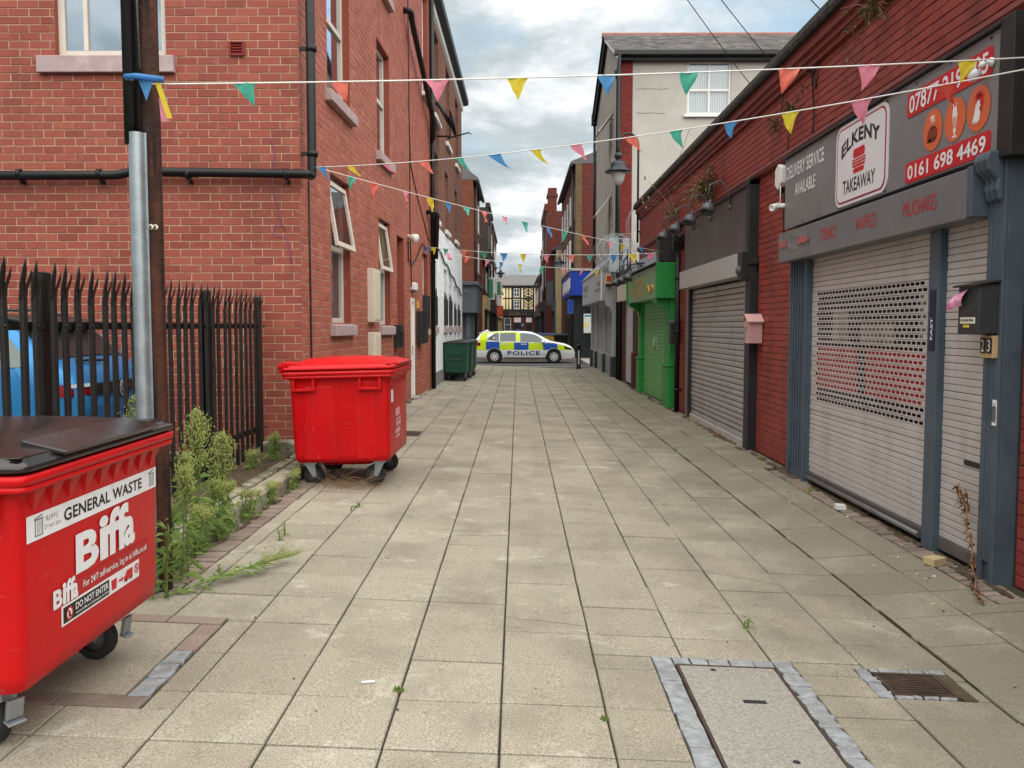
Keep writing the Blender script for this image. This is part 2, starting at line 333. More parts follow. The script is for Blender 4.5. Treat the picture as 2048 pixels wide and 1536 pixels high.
def slab_mesh(w, d):
    m = MB(); e = .0045; a, b = w / 2 - .0042, d / 2 - .0064
    vs = [(-a, -b, -.03), (a, -b, -.03), (a, b, -.03), (-a, b, -.03), (-a, -b, -.005), (a, -b, -.005), (a, b, -.005), (-a, b, -.005), (-a + e, -b + e, 0), (a - e, -b + e, 0), (a - e, b - e, 0), (-a + e, b - e, 0)]
    fs = [(8, 9, 10, 11)] + [(k, (k + 1) % 4, 4 + (k + 1) % 4, 4 + k) for k in range(4)] + [(4 + k, 4 + (k + 1) % 4, 8 + (k + 1) % 4, 8 + k) for k in range(4)]
    return vs, fs
SL = []
for r in rects:
    cx, cy = (r[0] + r[1]) / 2, (r[2] + r[3]) / 2
    SL.append((vis_area((cx, cy, 0), r[1] - r[0], r[3] - r[2]), r, cx, cy))
SL.sort(key=lambda q: -q[0])
def cracked(w, d):
    a, b = w / 2 - .0042, d / 2 - .0064; n = 7; off = random.uniform(-.12, .12); sk = random.uniform(-.25, .25)
    line = [(-a + 2 * a * i / n, max(-b + .03, min(b - .03, off + sk * (i / n - .5) + (random.uniform(-.018, .018) if 0 < i < n else 0)))) for i in range(n + 1)]
    out = []
    for poly in ([(-a, -b), (a, -b)] + [(x, y - .0022) for x, y in line[::-1]], [(a, b), (-a, b)] + [(x, y + .0022) for x, y in line]):
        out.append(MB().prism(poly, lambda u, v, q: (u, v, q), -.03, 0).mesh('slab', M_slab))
    return out
_sm = {}; rest = MB()
for k, (ar, r, cx, cy) in enumerate(SL):
    w, d = round(r[1] - r[0], 3), round(r[3] - r[2], 3)
    sl = math.atan(-.038 if cx <= 2.1 else .065)
    dz = random.uniform(-.003, .003); tx, ty, tz = random.gauss(0, .003), random.gauss(0, .003), random.gauss(0, .0035)
    vs, fs = slab_mesh(w, d)
    if k < 230 and k % 17 == 5 and w > .4 and d > .4:       # a cracked slab: two broken halves
        for half in cracked(w, d): obj('slab', half, pavement, (cx, cy, gz(cx) + dz + random.uniform(-.002, .002)), (tx, -sl + ty, tz))
    elif k < 240 and ar > 0:
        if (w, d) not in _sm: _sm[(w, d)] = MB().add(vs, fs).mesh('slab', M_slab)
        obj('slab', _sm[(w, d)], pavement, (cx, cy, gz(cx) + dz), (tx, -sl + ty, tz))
    else:
        mt = Matrix.Translation((cx, cy, gz(cx) + dz)) @ Euler((tx, -sl + ty, tz)).to_matrix().to_4x4()
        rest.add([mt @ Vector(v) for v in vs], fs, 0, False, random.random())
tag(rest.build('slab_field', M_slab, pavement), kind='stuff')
# bricks on edge along the kerb and along the shop fronts
vs, fs = slab_mesh(.185, .078); em = MB().add(vs, fs).mesh('edging_brick', M_paver)
for j in range(60):
    y = 5.0 + j * .0825
    if y < 9.9: obj('edging_brick', em, pavement, (-2.052, y, gz(-2.05) + random.uniform(-.006, .004)), (random.gauss(0, .01), R(2.2) + random.gauss(0, .01), random.gauss(0, .015)))
for j in range(58):
    y = 5.15 + j * .0825
    if y < 10.05: obj('edging_brick', em, pavement, (2.935, y, gz(2.935) + random.uniform(-.008, .002)), (random.gauss(0, .015), -R(3.6) + random.gauss(0, .015), random.gauss(0, .03)))

# ------------------------------------------------------------ covers and grate
M_slab_grey = piece_mat('grey_aggregate', [s2l(138, 136, 127), s2l(148, 145, 136)], rough=.9, grime=s2l(120, 116, 106), grime_amt=.5, grain=.3, grain_scale=75, bump=.35)
M_bitumen = mat('cracked_mortar', s2l(138, 142, 144), .85, .3, 16, .9, 26, stain=s2l(110, 108, 104), stain_amt=.7, stain_scale=9, thr=(.45, .7), bdist=.02)
M_iron = mat('rusty_cast_iron', s2l(78, 62, 54), .7, .25, 14, .4, 60, metal=.3, stain=s2l(40, 34, 30), stain_amt=.7, stain_scale=6)
def tilt(m, zoff=0.0):
    m.v = [(x, y, z + gz(x) + zoff) for x, y, z in m.v]; return m
def rough_strip(parent, nm, mm, x0, x1, y0, y1, n, amp, z=(-.03, .001)):
    """a strip of patched mortar broken into uneven lumps, each a piece of its own"""
    lx = (x1 - x0) > (y1 - y0); cuts = sorted([0, 1] + [(k + random.uniform(-.3, .3)) / n for k in range(1, n)])
    for a, b in zip(cuts[:-1], cuts[1:]):
        j = lambda: random.uniform(-amp, amp); g = .003
        if lx: p = [(x0 + (x1 - x0) * a + g, y0 + j()), (x0 + (x1 - x0) * (a + b) / 2, y0 + j()), (x0 + (x1 - x0) * b - g, y0 + j()), (x0 + (x1 - x0) * b - g + j(), y1 + j()), (x0 + (x1 - x0) * (a + b) / 2, y1 + j()), (x0 + (x1 - x0) * a + g + j(), y1 + j())]
        else: p = [(x0 + j(), y0 + (y1 - y0) * a + g), (x1 + j(), y0 + (y1 - y0) * a + g + j()), (x1 + j(), y0 + (y1 - y0) * (a + b) / 2), (x1 + j(), y0 + (y1 - y0) * b - g + j()), (x0 + j(), y0 + (y1 - y0) * b - g), (x0 + j(), y0 + (y1 - y0) * (a + b) / 2)]
        dz = random.uniform(-.003, .003); m = MB()
        m.prism(p, lambda u, v, n_: (u, v, n_), z[0], z[1] + dz); tilt(m).build(nm, mm, parent, .004)
mh = thing('manhole_cover', 'large rectangular concrete-filled manhole cover set in a cracked grey mortar surround', 'manhole cover', (1.0, 3.64, gz(1.0)))
tilt(MB().box(.66, 1.34, 3.0, 4.25, -.03, -.012)).build('bed', M_joint, mh)
for q in ((.662, .752, 3.0, 4.245, 4, .006), (1.25, 1.338, 3.0, 4.245, 9, .014), (.757, 1.247, 4.165, 4.245, 5, .007)): rough_strip(mh, 'mortar_lump', M_bitumen, *q)
m = MB(); fr = (.762, 1.244, 2.98, 4.158); t = .012
for b in ((fr[0], fr[0] + t, fr[2], fr[3]), (fr[1] - t, fr[1], fr[2], fr[3]), (fr[0] + t, fr[1] - t, fr[3] - t, fr[3])): m.box(*b, -.02, .0015)
tilt(m).build('frame', M_iron, mh)
tilt(MB().box(fr[0] + .015, fr[1] - .015, fr[2], fr[3] - .016, -.02, .0005)).build('cover', M_slab_grey, mh)
tilt(MB().box(.985, 1.085, 3.735, 3.765, -.01, .003)).build('name_plate', M_black, mh)
for x, y in ((.93, 4.10), (1.05, 3.22)): tilt(MB().lathe([(.0, .0022), (.013, .0022), (.015, .0)], (x, y, .0005), 12)).build('lifting_eye', M_black, mh)
dr = thing('drain_grate', 'square rusty slotted drain grate in broken mortar beside the channel line', 'drain', (1.87, 4.02, gz(1.87)))
tilt(MB().box(1.63, 2.07, 3.86, 4.2, -.2, -.03)).build('pit', M_dark, dr)
for q in ((1.632, 1.70, 3.862, 4.198, 4, .008), (1.70, 2.068, 4.165, 4.198, 6, .006), (1.70, 1.98, 3.862, 3.886, 4, .006)): rough_strip(dr, 'mortar_lump', M_bitumen, *q)
tilt(MB().box(2.012, 2.068, 3.862, 4.162, -.03, -.004)).build('packing', M_soil, dr)
m = MB()
for b in ((1.706, 1.726, 3.89, 4.162), (1.986, 2.008, 3.89, 4.162), (1.726, 1.986, 3.89, 3.908), (1.726, 1.986, 4.144, 4.162)): m.box(*b, -.03, -.002)
tilt(m).build('grate_frame', M_iron, dr)
for k in range(8):
    y = 3.922 + k * .0275; tilt(MB().box(1.727, 1.985, y, y + .014, -.028, -.005)).build('grate_bar', M_iron, dr)
lm = thing('manhole_cover', 'slab-filled manhole cover with a pink brick edge partly under the black-lidded bin', 'manhole cover', (-2.1, 4.0, gz(-2.1)))
tilt(MB().box(-3.2, -1.53, 3.46, 4.56, -.03, -.013)).build('bed', M_joint, lm)
tilt(MB().box(-2.7, -1.645, 3.575, 4.445, -.02, .0)).build('cover', M_slab, lm)
for q in ((-3.19, -1.535, 3.462, 3.565, 5, .004), (-3.19, -1.535, 4.455, 4.558, 5, .004), (-1.635, -1.535, 4.08, 4.45, 2, .004)): rough_strip(lm, 'edging_brick', M_paver, *q)
rough_strip(lm, 'mortar_lump', M_bitumen, -1.635, -1.54, 3.57, 4.075, 3, .008)
g2 = thing('drain_cover', 'small slotted drain cover in the paving beside the far red bin', 'drain', (-1.62, 12.9, gz(-1.62)))
m = MB()
for k in range(6): m.box(-1.95, -1.42, 12.3 + k * .09, 12.36 + k * .09, -.002, .005)
m.box(-1.97, -1.4, 12.27, 12.84, -.02, .0015); tilt(m).build('grille', M_iron, g2)

# ------------------------------------------------------------ kerb, bed, car park, cross street
kb = thing('kerb', 'weathered raised stone kerb edging the weedy bed by the fence', 'kerb', (-2.28, 7.4, .08)); tag(kb, kind='structure')
for k in range(6):
    y0 = 5.02 + k * .82; y1 = min(y0 + .812, 9.86); a = random.uniform(-.012, .012)
    kk = MB().prism([(-2.15, .02), (-2.155, .185), (-2.18, .215), (-2.29, .222), (-2.29, .02)], lambda u, v, n: (u + a, n, v), y0, y1).build('kerb_stone', M_kerb, kb, .012)
    MB().prism([(-2.325, .02), (-2.325, .215), (-2.42, .225), (-2.42, .02)], lambda u, v, n: (u + a * .5, n, v), y0 + .1, y1).build('kerb_stone', M_kerb, kb, .012)
m = MB().sheet(lambda s, t: (-2.44 - .75 * s, 4.6 + 5.5 * t, .17 + .03 * math.sin(9 * s + 17 * t) + random.uniform(-.02, .02)), 14, 60)
m.box(-2.33, -2.28, 5.0, 9.9, .05, .17)
tag(m.build('soil_bed', M_soil, recalc=False), kind='structure')
tag(MB().box(-30, -3.15, -2, 10.05, -.05, .10).build('car_park', M_asphalt), kind='structure')
edge = MB().prism([(-2.45, .1), (-2.45, .24), (-2.6, .3), (-2.9, .29), (-3.0, .1)], lambda u, v, n: (u, n, v), 9.87, 10.085).build('stone_block', M_kerb, None, .02, (-2.6, 9.98, .1))
tag(edge, 'low mossy stone block at the foot of the corner of the red brick building', 'stone block')
tag(MB().box(-120, 120, 34.9, 43.0, -.3, -.10).build('road', M_asphalt), kind='structure')
rk = MB()
for k in range(-4, 8): rk.box(-3.6 + k * .92, -3.6 + k * .92 + .91, 34.7, 34.87, -.25, gz(0) - .006)
tag(rk.build('road_kerb', M_concrete, None, .01), kind='structure')
M_setts = brick_tex('far_pavers', s2l(132, 112, 104), s2l(146, 128, 118), s2l(96, 86, 78), .2, .1)
tag(MB().box(-40, 40, 43.0, 240, -.3, .02).build('far_pavement', M_setts), kind='structure')
tag(MB().box(-60, -2.0, 31.8, 34.7, -.3, -.03).build('side_pavement', M_concrete), kind='structure')
tag(MB().box(3.0, 60, 36.2, 43, -.3, .01).build('side_pavement', M_concrete), kind='structure')

# silt, moss and crumbs gathered along the foot of the walls and in the channel
sl_ = MB(); g9 = random.Random(9)
def silt(x, y, w, l):
    n = 9; pts = [(x + w * math.cos(6.283 * k / n) * g9.uniform(.5, 1), y + l * math.sin(6.283 * k / n) * g9.uniform(.5, 1)) for k in range(n)]
    sl_.prism(pts, lambda u, v, q: (u, v, gz(u) + q), -.004, g9.uniform(.003, .007))
for k in range(150):
    silt(3.0 - abs(g9.gauss(0, .03)), g9.uniform(4.0, 24), g9.uniform(.02, .06), g9.uniform(.05, .25))
for k in range(90): silt(2.13 + g9.gauss(0, .003), g9.uniform(3.2, 22), g9.uniform(.003, .007), g9.uniform(.06, .3))
for k in range(70):
    y = g9.uniform(10.4, 21); silt(-2.43 + .031 * (y - 10.1) + abs(g9.gauss(0, .03)), y, g9.uniform(.02, .06), g9.uniform(.05, .25))
for k in range(60): silt(-2.12 + abs(g9.gauss(0, .02)), g9.uniform(5.1, 9.8), g9.uniform(.01, .03), g9.uniform(.04, .12))
tag(sl_.build('silt', M_soil), 'dark silt and moss gathered along the foot of the walls', 'silt', None, 'stuff')
# ------------------------------------------------------------ brick walls
def brick_wall(parent, specs, limit, brick_m, bl, bh, joint=.009):
    """specs: (P, U0, U1, V0, V1, openings); bricks that show largest become parts, the rest one part"""
    lst = []
    for si, (P, U0, U1, V0, V1, ops) in enumerate(specs):
        v = V0; row = 0
        while v < V1 - .02:
            off = (row % 2) * bl / 2 + (row * 37 % 5) * .004; u = U0 - off
            while u < U1:
                for q in rect_sub((max(u, U0), min(u + bl, U1), v, min(v + bh, V1)), ops):
                    if q[1] - q[0] < .03: continue
                    c = ((q[0] + q[1]) / 2, (q[2] + q[3]) / 2); p = P(c[0], c[1], 0)
                    lst.append((vis_area(p, (P(q[1], 0, 0)[0] - P(q[0], 0, 0)[0]) + (q[1] - q[0]) * .25, q[3] - q[2], 0), si, q, c))
                u += bl
            v += bh; row += 1
    lst.sort(key=lambda t: -t[0]); rest = MB(); meshes = {}; O = org(parent)
    for k, (ar, si, q, c) in enumerate(lst):
        P = specs[si][0]; w, h = q[1] - q[0] - joint, q[3] - q[2] - joint; e = .003
        rel = [(-w / 2, -h / 2, -.016), (w / 2, -h / 2, -.016), (w / 2, h / 2, -.016), (-w / 2, h / 2, -.016), (-w / 2, -h / 2, -e), (w / 2, -h / 2, -e), (w / 2, h / 2, -e), (-w / 2, h / 2, -e), (-w / 2 + e, -h / 2 + e, 0), (w / 2 - e, -h / 2 + e, 0), (w / 2 - e, h / 2 - e, 0), (-w / 2 + e, h / 2 - e, 0)]
        fs = [(8, 9, 10, 11)] + [(i, (i + 1) % 4, 4 + (i + 1) % 4, 4 + i) for i in range(4)] + [(4 + i, 4 + (i + 1) % 4, 8 + (i + 1) % 4, 8 + i) for i in range(4)]
        dn = random.uniform(-.002, .002); c = (c[0] + random.uniform(-.002, .002), c[1] + random.uniform(-.0016, .0016)); pc = Vector(P(c[0], c[1], dn))
        if k < limit and ar > 0:
            key = (si, round(w, 3), round(h, 3))
            if key not in meshes:
                p0 = Vector(P(c[0], c[1], 0)); meshes[key] = MB().add([Vector(P(c[0] + a, c[1] + b, n)) - p0 for a, b, n in rel], fs).mesh('brick', brick_m)
            obj('brick', meshes[key], parent, pc - O)
        else: rest.add([P(c[0] + a, c[1] + b, n + dn) for a, b, n in rel], fs, 0, False, random.random())
    return tag(rest.build('brickwork', brick_m, parent, recalc=False), kind='stuff')
def wall_back(m, P, U0, U1, V0, V1, ops, rec=-.005, depth=.12, mi=0, rmi=1):
    for a, b, c, d in cells(U0, U1, V0, V1, ops): m.quad(P(a, c, rec), P(b, c, rec), P(b, d, rec), P(a, d, rec), mi)
    for a, b, c, d in ops:
        a, b, c, d = max(a, U0), min(b, U1), max(c, V0), min(d, V1)
        for p, q in (((a, c), (a, d)), ((b, c), (b, d)), ((a, c), (b, c)), ((a, d), (b, d))): m.quad(P(*p, -.001), P(*q, -.001), P(*q, -depth), P(*p, -depth), rmi)
def window(parent, P, u0, u1, v0, v1, dep=.09, fw=.055, bars=(), fm=None, gm=None, room=None, sill=None, sill_m=None, back=.45, name='window'):
    """a recessed window: frame, pane, the room behind it and a sill"""
    fm = fm or M_frame; m = MB(); t = .05
    for a, b, c, d in ((u0, u0 + fw, v0, v1), (u1 - fw, u1, v0, v1), (u0 + fw, u1 - fw, v0, v0 + fw), (u0 + fw, u1 - fw, v1 - fw, v1)): m.pbox(P, a, b, c, d, -dep - t, -dep)
    for k, c0, w in bars:
        if k == 'h': m.pbox(P, u0 + fw, u1 - fw, c0 - w / 2, c0 + w / 2, -dep - t, -dep + .004)
        else: m.pbox(P, c0 - w / 2, c0 + w / 2, v0 + fw, v1 - fw, -dep - t, -dep + .003)
    w = m.build(name, fm, parent, .004)
    MB().quad(P(u0 + fw, v0 + fw, -dep - .03), P(u1 - fw, v0 + fw, -dep - .03), P(u1 - fw, v1 - fw, -dep - .03), P(u0 + fw, v1 - fw, -dep - .03)).build('pane', gm or M_glass, w, recalc=False)
    rm = MB(); B = -dep - back
    rm.quad(P(u0, v0, B), P(u1, v0, B), P(u1, v1, B), P(u0, v1, B))
    for p, q in (((u0, v0), (u0, v1)), ((u1, v0), (u1, v1)), ((u0, v0), (u1, v0)), ((u0, v1), (u1, v1))): rm.quad(P(*p, B), P(*q, B), P(*q, -dep - t), P(*p, -dep - t))
    rm.build('room', room or M_dark, w, recalc=False)
    if sill:
        s = MB().prism([(0, v0 - sill[1]), (sill[2], v0 - sill[1]), (sill[2], v0 - .03), (-dep, v0)], lambda a, b, n: P(n, b, a), u0 - sill[0], u1 + sill[0])
        s.build('sill', sill_m or M_sill, w, .006)
    return w
# ------------------------------------------------------------ red brick corner building
K1 = .031
PS = lambda u, v, n: (-2.47 + K1 * (u - 10.1) + n, u, v)
P1 = PF(10.1)
lb = thing('brick_building', 'tall red brick building with mauve window sills behind the palisade fence', 'building', (-2.47, 10.1, .1))
ops_f = [(-5.21, -3.965, 4.64, 6.5)]
GW = [(11.5, 12.62, 1.64, 3.58), (14.8, 15.86, 1.62, 3.42)]
UW = [(11.42, 12.72, 4.62, 6.55), (14.75, 15.92, 4.5, 6.33), (14.75, 15.9, 7.32, 9.0)]
REC = (16.6, 17.42, -.1, 3.3); DOOR = (18.22, 18.66, .12, 2.18); W3 = (20.02, 20.92, 1.55, 3.26); W4 = (20.2, 21.05, 6.9, 9.2)
ops_s = GW + UW + [REC, DOOR, W3, W4]
EX = -2.47 + K1 * 11.35
m = MB()
wall_back(m, P1, -9, -2.471, 0, 10.2, ops_f, depth=.14); wall_back(m, PS, 10.1, 21.45, -.05, 10.2, ops_s, depth=.14)
m.quad((-9, 10.1, 10.2), (-2.47, 10.1, 10.2), (EX, 21.45, 10.2), (-9, 21.45, 10.2)); m.quad((EX, 21.45, 0), (-9, 21.45, 0), (-9, 21.45, 10.2), (EX, 21.45, 10.2)); m.quad((-9, 10.1, 0), (-9, 21.45, 0), (-9, 21.45, 10.2), (-9, 10.1, 10.2))
m.build('wall', [M_mortarA, M_brickA], lb, recalc=False)
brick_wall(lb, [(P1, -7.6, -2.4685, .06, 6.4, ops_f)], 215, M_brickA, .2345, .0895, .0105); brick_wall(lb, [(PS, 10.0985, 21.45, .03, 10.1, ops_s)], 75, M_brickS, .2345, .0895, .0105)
M_blind = mat('pale_blind', s2l(190, 200, 208), .8, .2, 1.2, 0)
window(lb, P1, -5.21, -3.965, 4.64, 6.5, .08, .075, [('v', -4.9, .05)], M_frame, M_glass_sky, M_blind, None)
MB().pbox(P1, -5.4, -3.86, 4.44, 4.625, -.06, .07).build('window_sill', M_sill, lb, .008)
M_bluefurn = mat('blue_partition', s2l(84, 110, 170), .7, .3, 2, 0)
for i, (a, b, c, d) in enumerate(UW):
    window(lb, PS, a, b, c, d, .1, .07, [('h', c + (d - c) * .52, .07)], M_frame, M_glass_sky, M_blind, (.12, .17, .09))
for i, (a, b, c, d) in enumerate(GW):
    tr = c + (d - c) * .52
    w = window(lb, PS, a, b, c, d, .1, .07, [('h', tr, .07)], M_frame, M_glass, M_room, (.1, .17, .08))
    pb = MB(); pb.pbox(PS, a + .1, a + (b - a) * .6, c + .25, tr - .2, -.5, -.45); pb.build('blue_partition', M_bluefurn, w)
    # top-hung sash pushed open over the street
    L = d - tr - .06; ang = R(9 if i == 0 else 8); ca, sa = math.cos(ang), math.sin(ang)
    PO = lambda u, v, n, d=d, ca=ca, sa=sa: PS(u, d - .07 - v * ca - n * sa, -.045 + v * sa - n * ca)
    s = MB(); f = .065
    for q in ((a + .03, a + .03 + f, 0, L), (b - .03 - f, b - .03, 0, L), (a + .03 + f, b - .03 - f, 0, f), (a + .03 + f, b - .03 - f, L - f, L)): s.pbox(PO, *q, 0, .045)
    so = s.build('open_sash', M_frame, w, .004)
    MB().quad(PO(a + .09, f, .02), PO(b - .09, f, .02), PO(b - .09, L - f, .02), PO(a + .09, L - f, .02)).build('sash_pane', glass_mat('sash_glass', (.85, .9, .92), .3) if i == 0 else MATS['sash_glass'], so, recalc=False)
window(lb, PS, *W3, .1, .06, [('h', 2.5, .05)], M_frame, M_glass, M_dark, (.05, .16, .06))
window(lb, PS, *W4, .1, .06, [('h', 8.1, .05)], M_white, M_glass, M_dark, (.05, .12, .08), M_white)
# entrance recess and white door
m = MB(); m.quad(PS(16.6, 0, -.62), PS(17.42, 0, -.62), PS(17.42, 3.3, -.62), PS(16.6, 3.3, -.62))
m.quad(PS(17.419, 0, -.13), PS(17.419, 0, -.62), PS(17.419, 3.3, -.62), PS(17.419, 3.3, -.13)); m.quad(PS(16.6, 3.299, -.13), PS(17.42, 3.299, -.13), PS(17.42, 3.299, -.62), PS(16.6, 3.299, -.62))
m.build('recess', M_brickA, lb, recalc=False)
MB().pbox(PS, 16.605, 16.67, .15, 2.25, -.3, -.02).build('door_post', M_white, lb, .005)
d = MB().pbox(PS, DOOR[0], DOOR[1], DOOR[2], DOOR[3], -.1, -.05).build('door', M_white, lb, .005)
m = MB()
for q in ((DOOR[0], DOOR[0] + .06, .12, 2.18), (DOOR[1] - .06, DOOR[1], .12, 2.18), (DOOR[0] + .06, DOOR[1] - .06, 2.1, 2.18)): m.pbox(PS, *q, -.05, .02)
m.build('door_frame', M_white, d, .004); MB().pbox(PS, DOOR[0] + .08, DOOR[0] + .11, 1.0, 1.2, -.05, .03).build('handle', M_galv, d, .003)
MB().pbox(PS, DOOR[0] - .06, DOOR[1] + .08, .02, .12, -.1, .14).build('door_step', M_concrete, lb, .01)
# pipes
def elbow(pts, r, seg=5):
    pts = [Vector(p) for p in pts]; out = [pts[0]]
    for i in range(1, len(pts) - 1):
        a, b, c = pts[i - 1], pts[i], pts[i + 1]; d0 = (a - b).normalized() * r; d1 = (c - b).normalized() * r
        for k in range(seg + 1):
            t = k / seg; out.append((b + d0) * (1 - t) ** 2 + b * (2 * t * (1 - t)) + (b + d1) * t ** 2)
    out.append(pts[-1]); return out
dp = MB().tube(elbow([(-8.5, 9.98, 3.28), (-4.5, 9.98, 3.29), (-4.3, 9.98, 3.33), (-2.37, 9.98, 3.30), (-2.345, 10.14, 3.30), (-2.335, 10.14, 9.9)], .05), .052, 12)
dpo = dp.build('drainpipe', M_blackpl, lb)
for z in (3.55, 4.72, 6.1, 7.6): c = MB(); c.cyl((-2.335, 10.14, z - .03), (-2.335, 10.14, z + .03), .062, 12); c.box(-2.46, -2.33, 10.12, 10.16, z - .02, z + .02); c.build('pipe_clip', M_blackpl, dpo)
for x in (-2.6, -3.7, -4.7, -5.6): c = MB(); c.cyl((x - .02, 9.98, 3.3), (x + .02, 9.98, 3.3), .06, 12); c.box(x - .01, x + .01, 9.98, 10.1, 3.20, 3.25); c.build('pipe_clip', M_blackpl, dpo)
def ps(u, v, n): return PS(u, v, n)
MB().tube(elbow([ps(21.3, .02, .08), ps(21.3, 9.9, .08)], .05), .055, 10).build('drainpipe', M_blackpl, lb)
MB().tube(elbow([ps(17.62, 7.75, -.02), ps(17.62, 7.75, .14), ps(17.75, 7.6, .14), ps(21.12, 6.4, .14), ps(21.2, 6.0, .1)], .06), .06, 10).build('waste_pipe', M_blackpl, lb)
MB().tube(elbow([ps(20.75, 4.25, -.02), ps(20.75, 4.25, .2), ps(21.2, 4.25, .2), ps(21.2, 3.2, .16)], .06), .055, 10).build('waste_pipe', M_blackpl, lb)
av = thing('air_vent', 'small square red louvred air vent in the red brick wall', 'air vent', (-3.16, 10.1, 4.63))
m = MB()
for q in ((-3.245, -3.225, 4.63, 4.785), (-3.095, -3.075, 4.63, 4.785), (-3.225, -3.095, 4.63, 4.645), (-3.225, -3.095, 4.77, 4.785)): m.pbox(P1, *q, -.005, .03)
m.build('vent_frame', mat('vent_red', s2l(120, 40, 38), .5), av, .002)
for k in range(4): MB().prism([(0, 4.65 + k * .031), (.022, 4.645 + k * .031), (.024, 4.651 + k * .031), (.0, 4.676 + k * .031)], lambda a, b, n: P1(n, b, a), -3.224, -3.096).build('louvre', MATS['vent_red'], av)
# things fixed to the side wall
M_meter = mat('cream_meter_box', s2l(206, 196, 178), .55, .06, 4, .05, 30)
def wall_box(name, label, cat, P, u0, u1, v0, v1, n, mm, bevel=.006, parts=()):
    t = thing(name, label, cat, P((u0 + u1) / 2, v0, .02)); MB().pbox(P, u0, u1, v0, v1, -.01, n).build('body', mm, t, bevel)
    for nm, q, mm2 in parts: MB().pbox(P, *q).build(nm, mm2, t, .003)
    return t
wall_box('meter_box', 'tall cream meter box between the two open windows', 'meter box', PS, 13.82, 14.36, 1.66, 2.5, .1, M_meter, .01, [('door', (13.86, 14.32, 1.70, 2.46, .1, .112), M_meter)])
wall_box('meter_box', 'smaller cream meter box low on the side wall behind the far red bin', 'meter box', PS, 13.82, 14.36, .9, 1.5, .1, M_meter, .01, [('door', (13.86, 14.32, .94, 1.46, .1, .112), M_meter)])
lt = wall_box('letter_boxes', 'black row of letter boxes beside the entrance recess', 'letter box', PS, 16.15, 16.55, 1.2, 1.62, .12, M_black, .006)
for k in range(3): MB().pbox(PS, 16.18 + k * .12, 16.28 + k * .12, 1.25, 1.5, .12, .132).build('letter_flap', M_blackpl, lt, .003)
wall_box('notice_case', 'tall black notice case beside the white door', 'notice case', PS, 19.0, 19.75, 1.22, 1.92, .16, M_black, .006, [('face', (19.04, 19.71, 1.26, 1.88, .16, .166), M_blackpl)])
wall_box('wall_plaque', 'small yellow plaque above the black notice case', 'plaque', PS, 19.1, 19.4, 1.98, 2.14, .02, mat('brass', s2l(200, 160, 70), .5), .003)
wall_box('bulkhead_light', 'small white bulkhead light above the white door', 'light', PS, 18.3, 18.62, 2.34, 2.5, .1, M_white, .02, [('base', (18.28, 18.64, 2.32, 2.36, 0, .06), M_wgrey)])
wall_box('grille_panel', 'black grille over the lower window by the drainpipe', 'grille', PS, 20.05, 20.9, 1.6, 2.3, .05, M_black, .004, [('ledge', (20.0, 20.95, 1.57, 1.6, 0, .07), M_black)])
flo = thing('floodlight', 'white flood light with a cable above the entrance recess', 'light', PS(17.9, 3.34, .02))
MB().lathe([(.02, 0), (.05, .01), (.05, .1), (.075, .12), (.085, .22), (.08, .23), (.0, .23)], PS(17.9, 3.4, .0), 14, 0, (1, -.5, -.25)).build('head', M_white, flo)
cb = thing('wall_cable', 'black cable looping from the flood light to the bunting', 'cable', PS(17.9, 3.3, .02))
MB().tube([PS(17.9, 3.3, .02), PS(17.85, 2.95, .02), PS(18.2, 2.85, .03), PS(18.8, 3.0, .03), PS(19.4, 3.25, .03), PS(19.8, 3.45, .03), PS(20.4, 3.35, .03)], .014, 6).build('cable', M_black, cb)
for lab, pts in (('thin black cable running down the side wall from the roof', [(18.1, 9.5), (18.12, 7), (18.2, 5), (18.15, 3.6), (18.3, 2.4)]), ('loose black cable sagging towards the drainpipe by the white wall', [(18.1, 6.2), (18.3, 4.9), (19.2, 4.4), (20.3, 3.95), (21.1, 3.6)])):
    tag(MB().tube([PS(u, v, .012) for u, v in pts], .011, 5).build('wall_cable', M_black, None, 0, PS(*pts[-1], .012)), lab, 'cable')
tag(MB().tube([PS(10.42, z, .012) for z in (3.3, 2.2, 1.2, .3)], .012, 6).build('wall_cable', M_black, None, 0, PS(10.42, .3, .012)), 'black cable running down the brick corner below the pipe bend', 'cable')
pts = [P1(-2.79 + .03 * math.sin(k * .8) + .004 * k, 3.72 - k * .085, .02) for k in range(11)] + [P1(-2.72 + .07 * math.cos(t), 2.68 + .07 * math.sin(t), .02) for t in [k * .6 for k in range(10)]] + [P1(-2.64, 2.6, .02), P1(-2.6, 2.45, .02), P1(-2.58, 2.3, .02)]
tag(MB().tube(pts, .004, 5).build('loose_wire', mat('purple_wire', s2l(120, 70, 120), .6), None, 0, P1(-2.6, 2.3, .02)), 'thin purple wire hanging in a loop on the brick wall', 'wire')

# ------------------------------------------------------------ white painted building with brown brick upper floors
PW = lambda u, v, n: (-2.1 + .009 * (u - 22) + n, u, v)
M_wbrick = brick_tex('white_painted_brick', s2l(238, 242, 245), s2l(230, 235, 240), s2l(214, 220, 226), .225, .075, grime=s2l(205, 207, 207), gamt=.5)
M_bbrick = brick_tex('brown_brick', s2l(122, 82, 68), s2l(142, 94, 76), s2l(104, 84, 74), .225, .075, grime=s2l(80, 58, 48), gamt=.5)
M_plinth = mat('grey_plinth', s2l(120, 118, 118), .9, .15, 5, .3, 60)
wb = thing('painted_building', 'building with a white painted ground floor and brown brick upper floors', 'building', (-2.1, 21.5, .08))
lo = [(21.72, 22.75, 1.6, 3.25), (24.75, 25.75, 1.6, 3.2), (26.35, 27.3, 1.6, 3.2), (28.2, 28.95, 1.6, 2.85), (29.65, 30.6, 1.6, 2.8)]
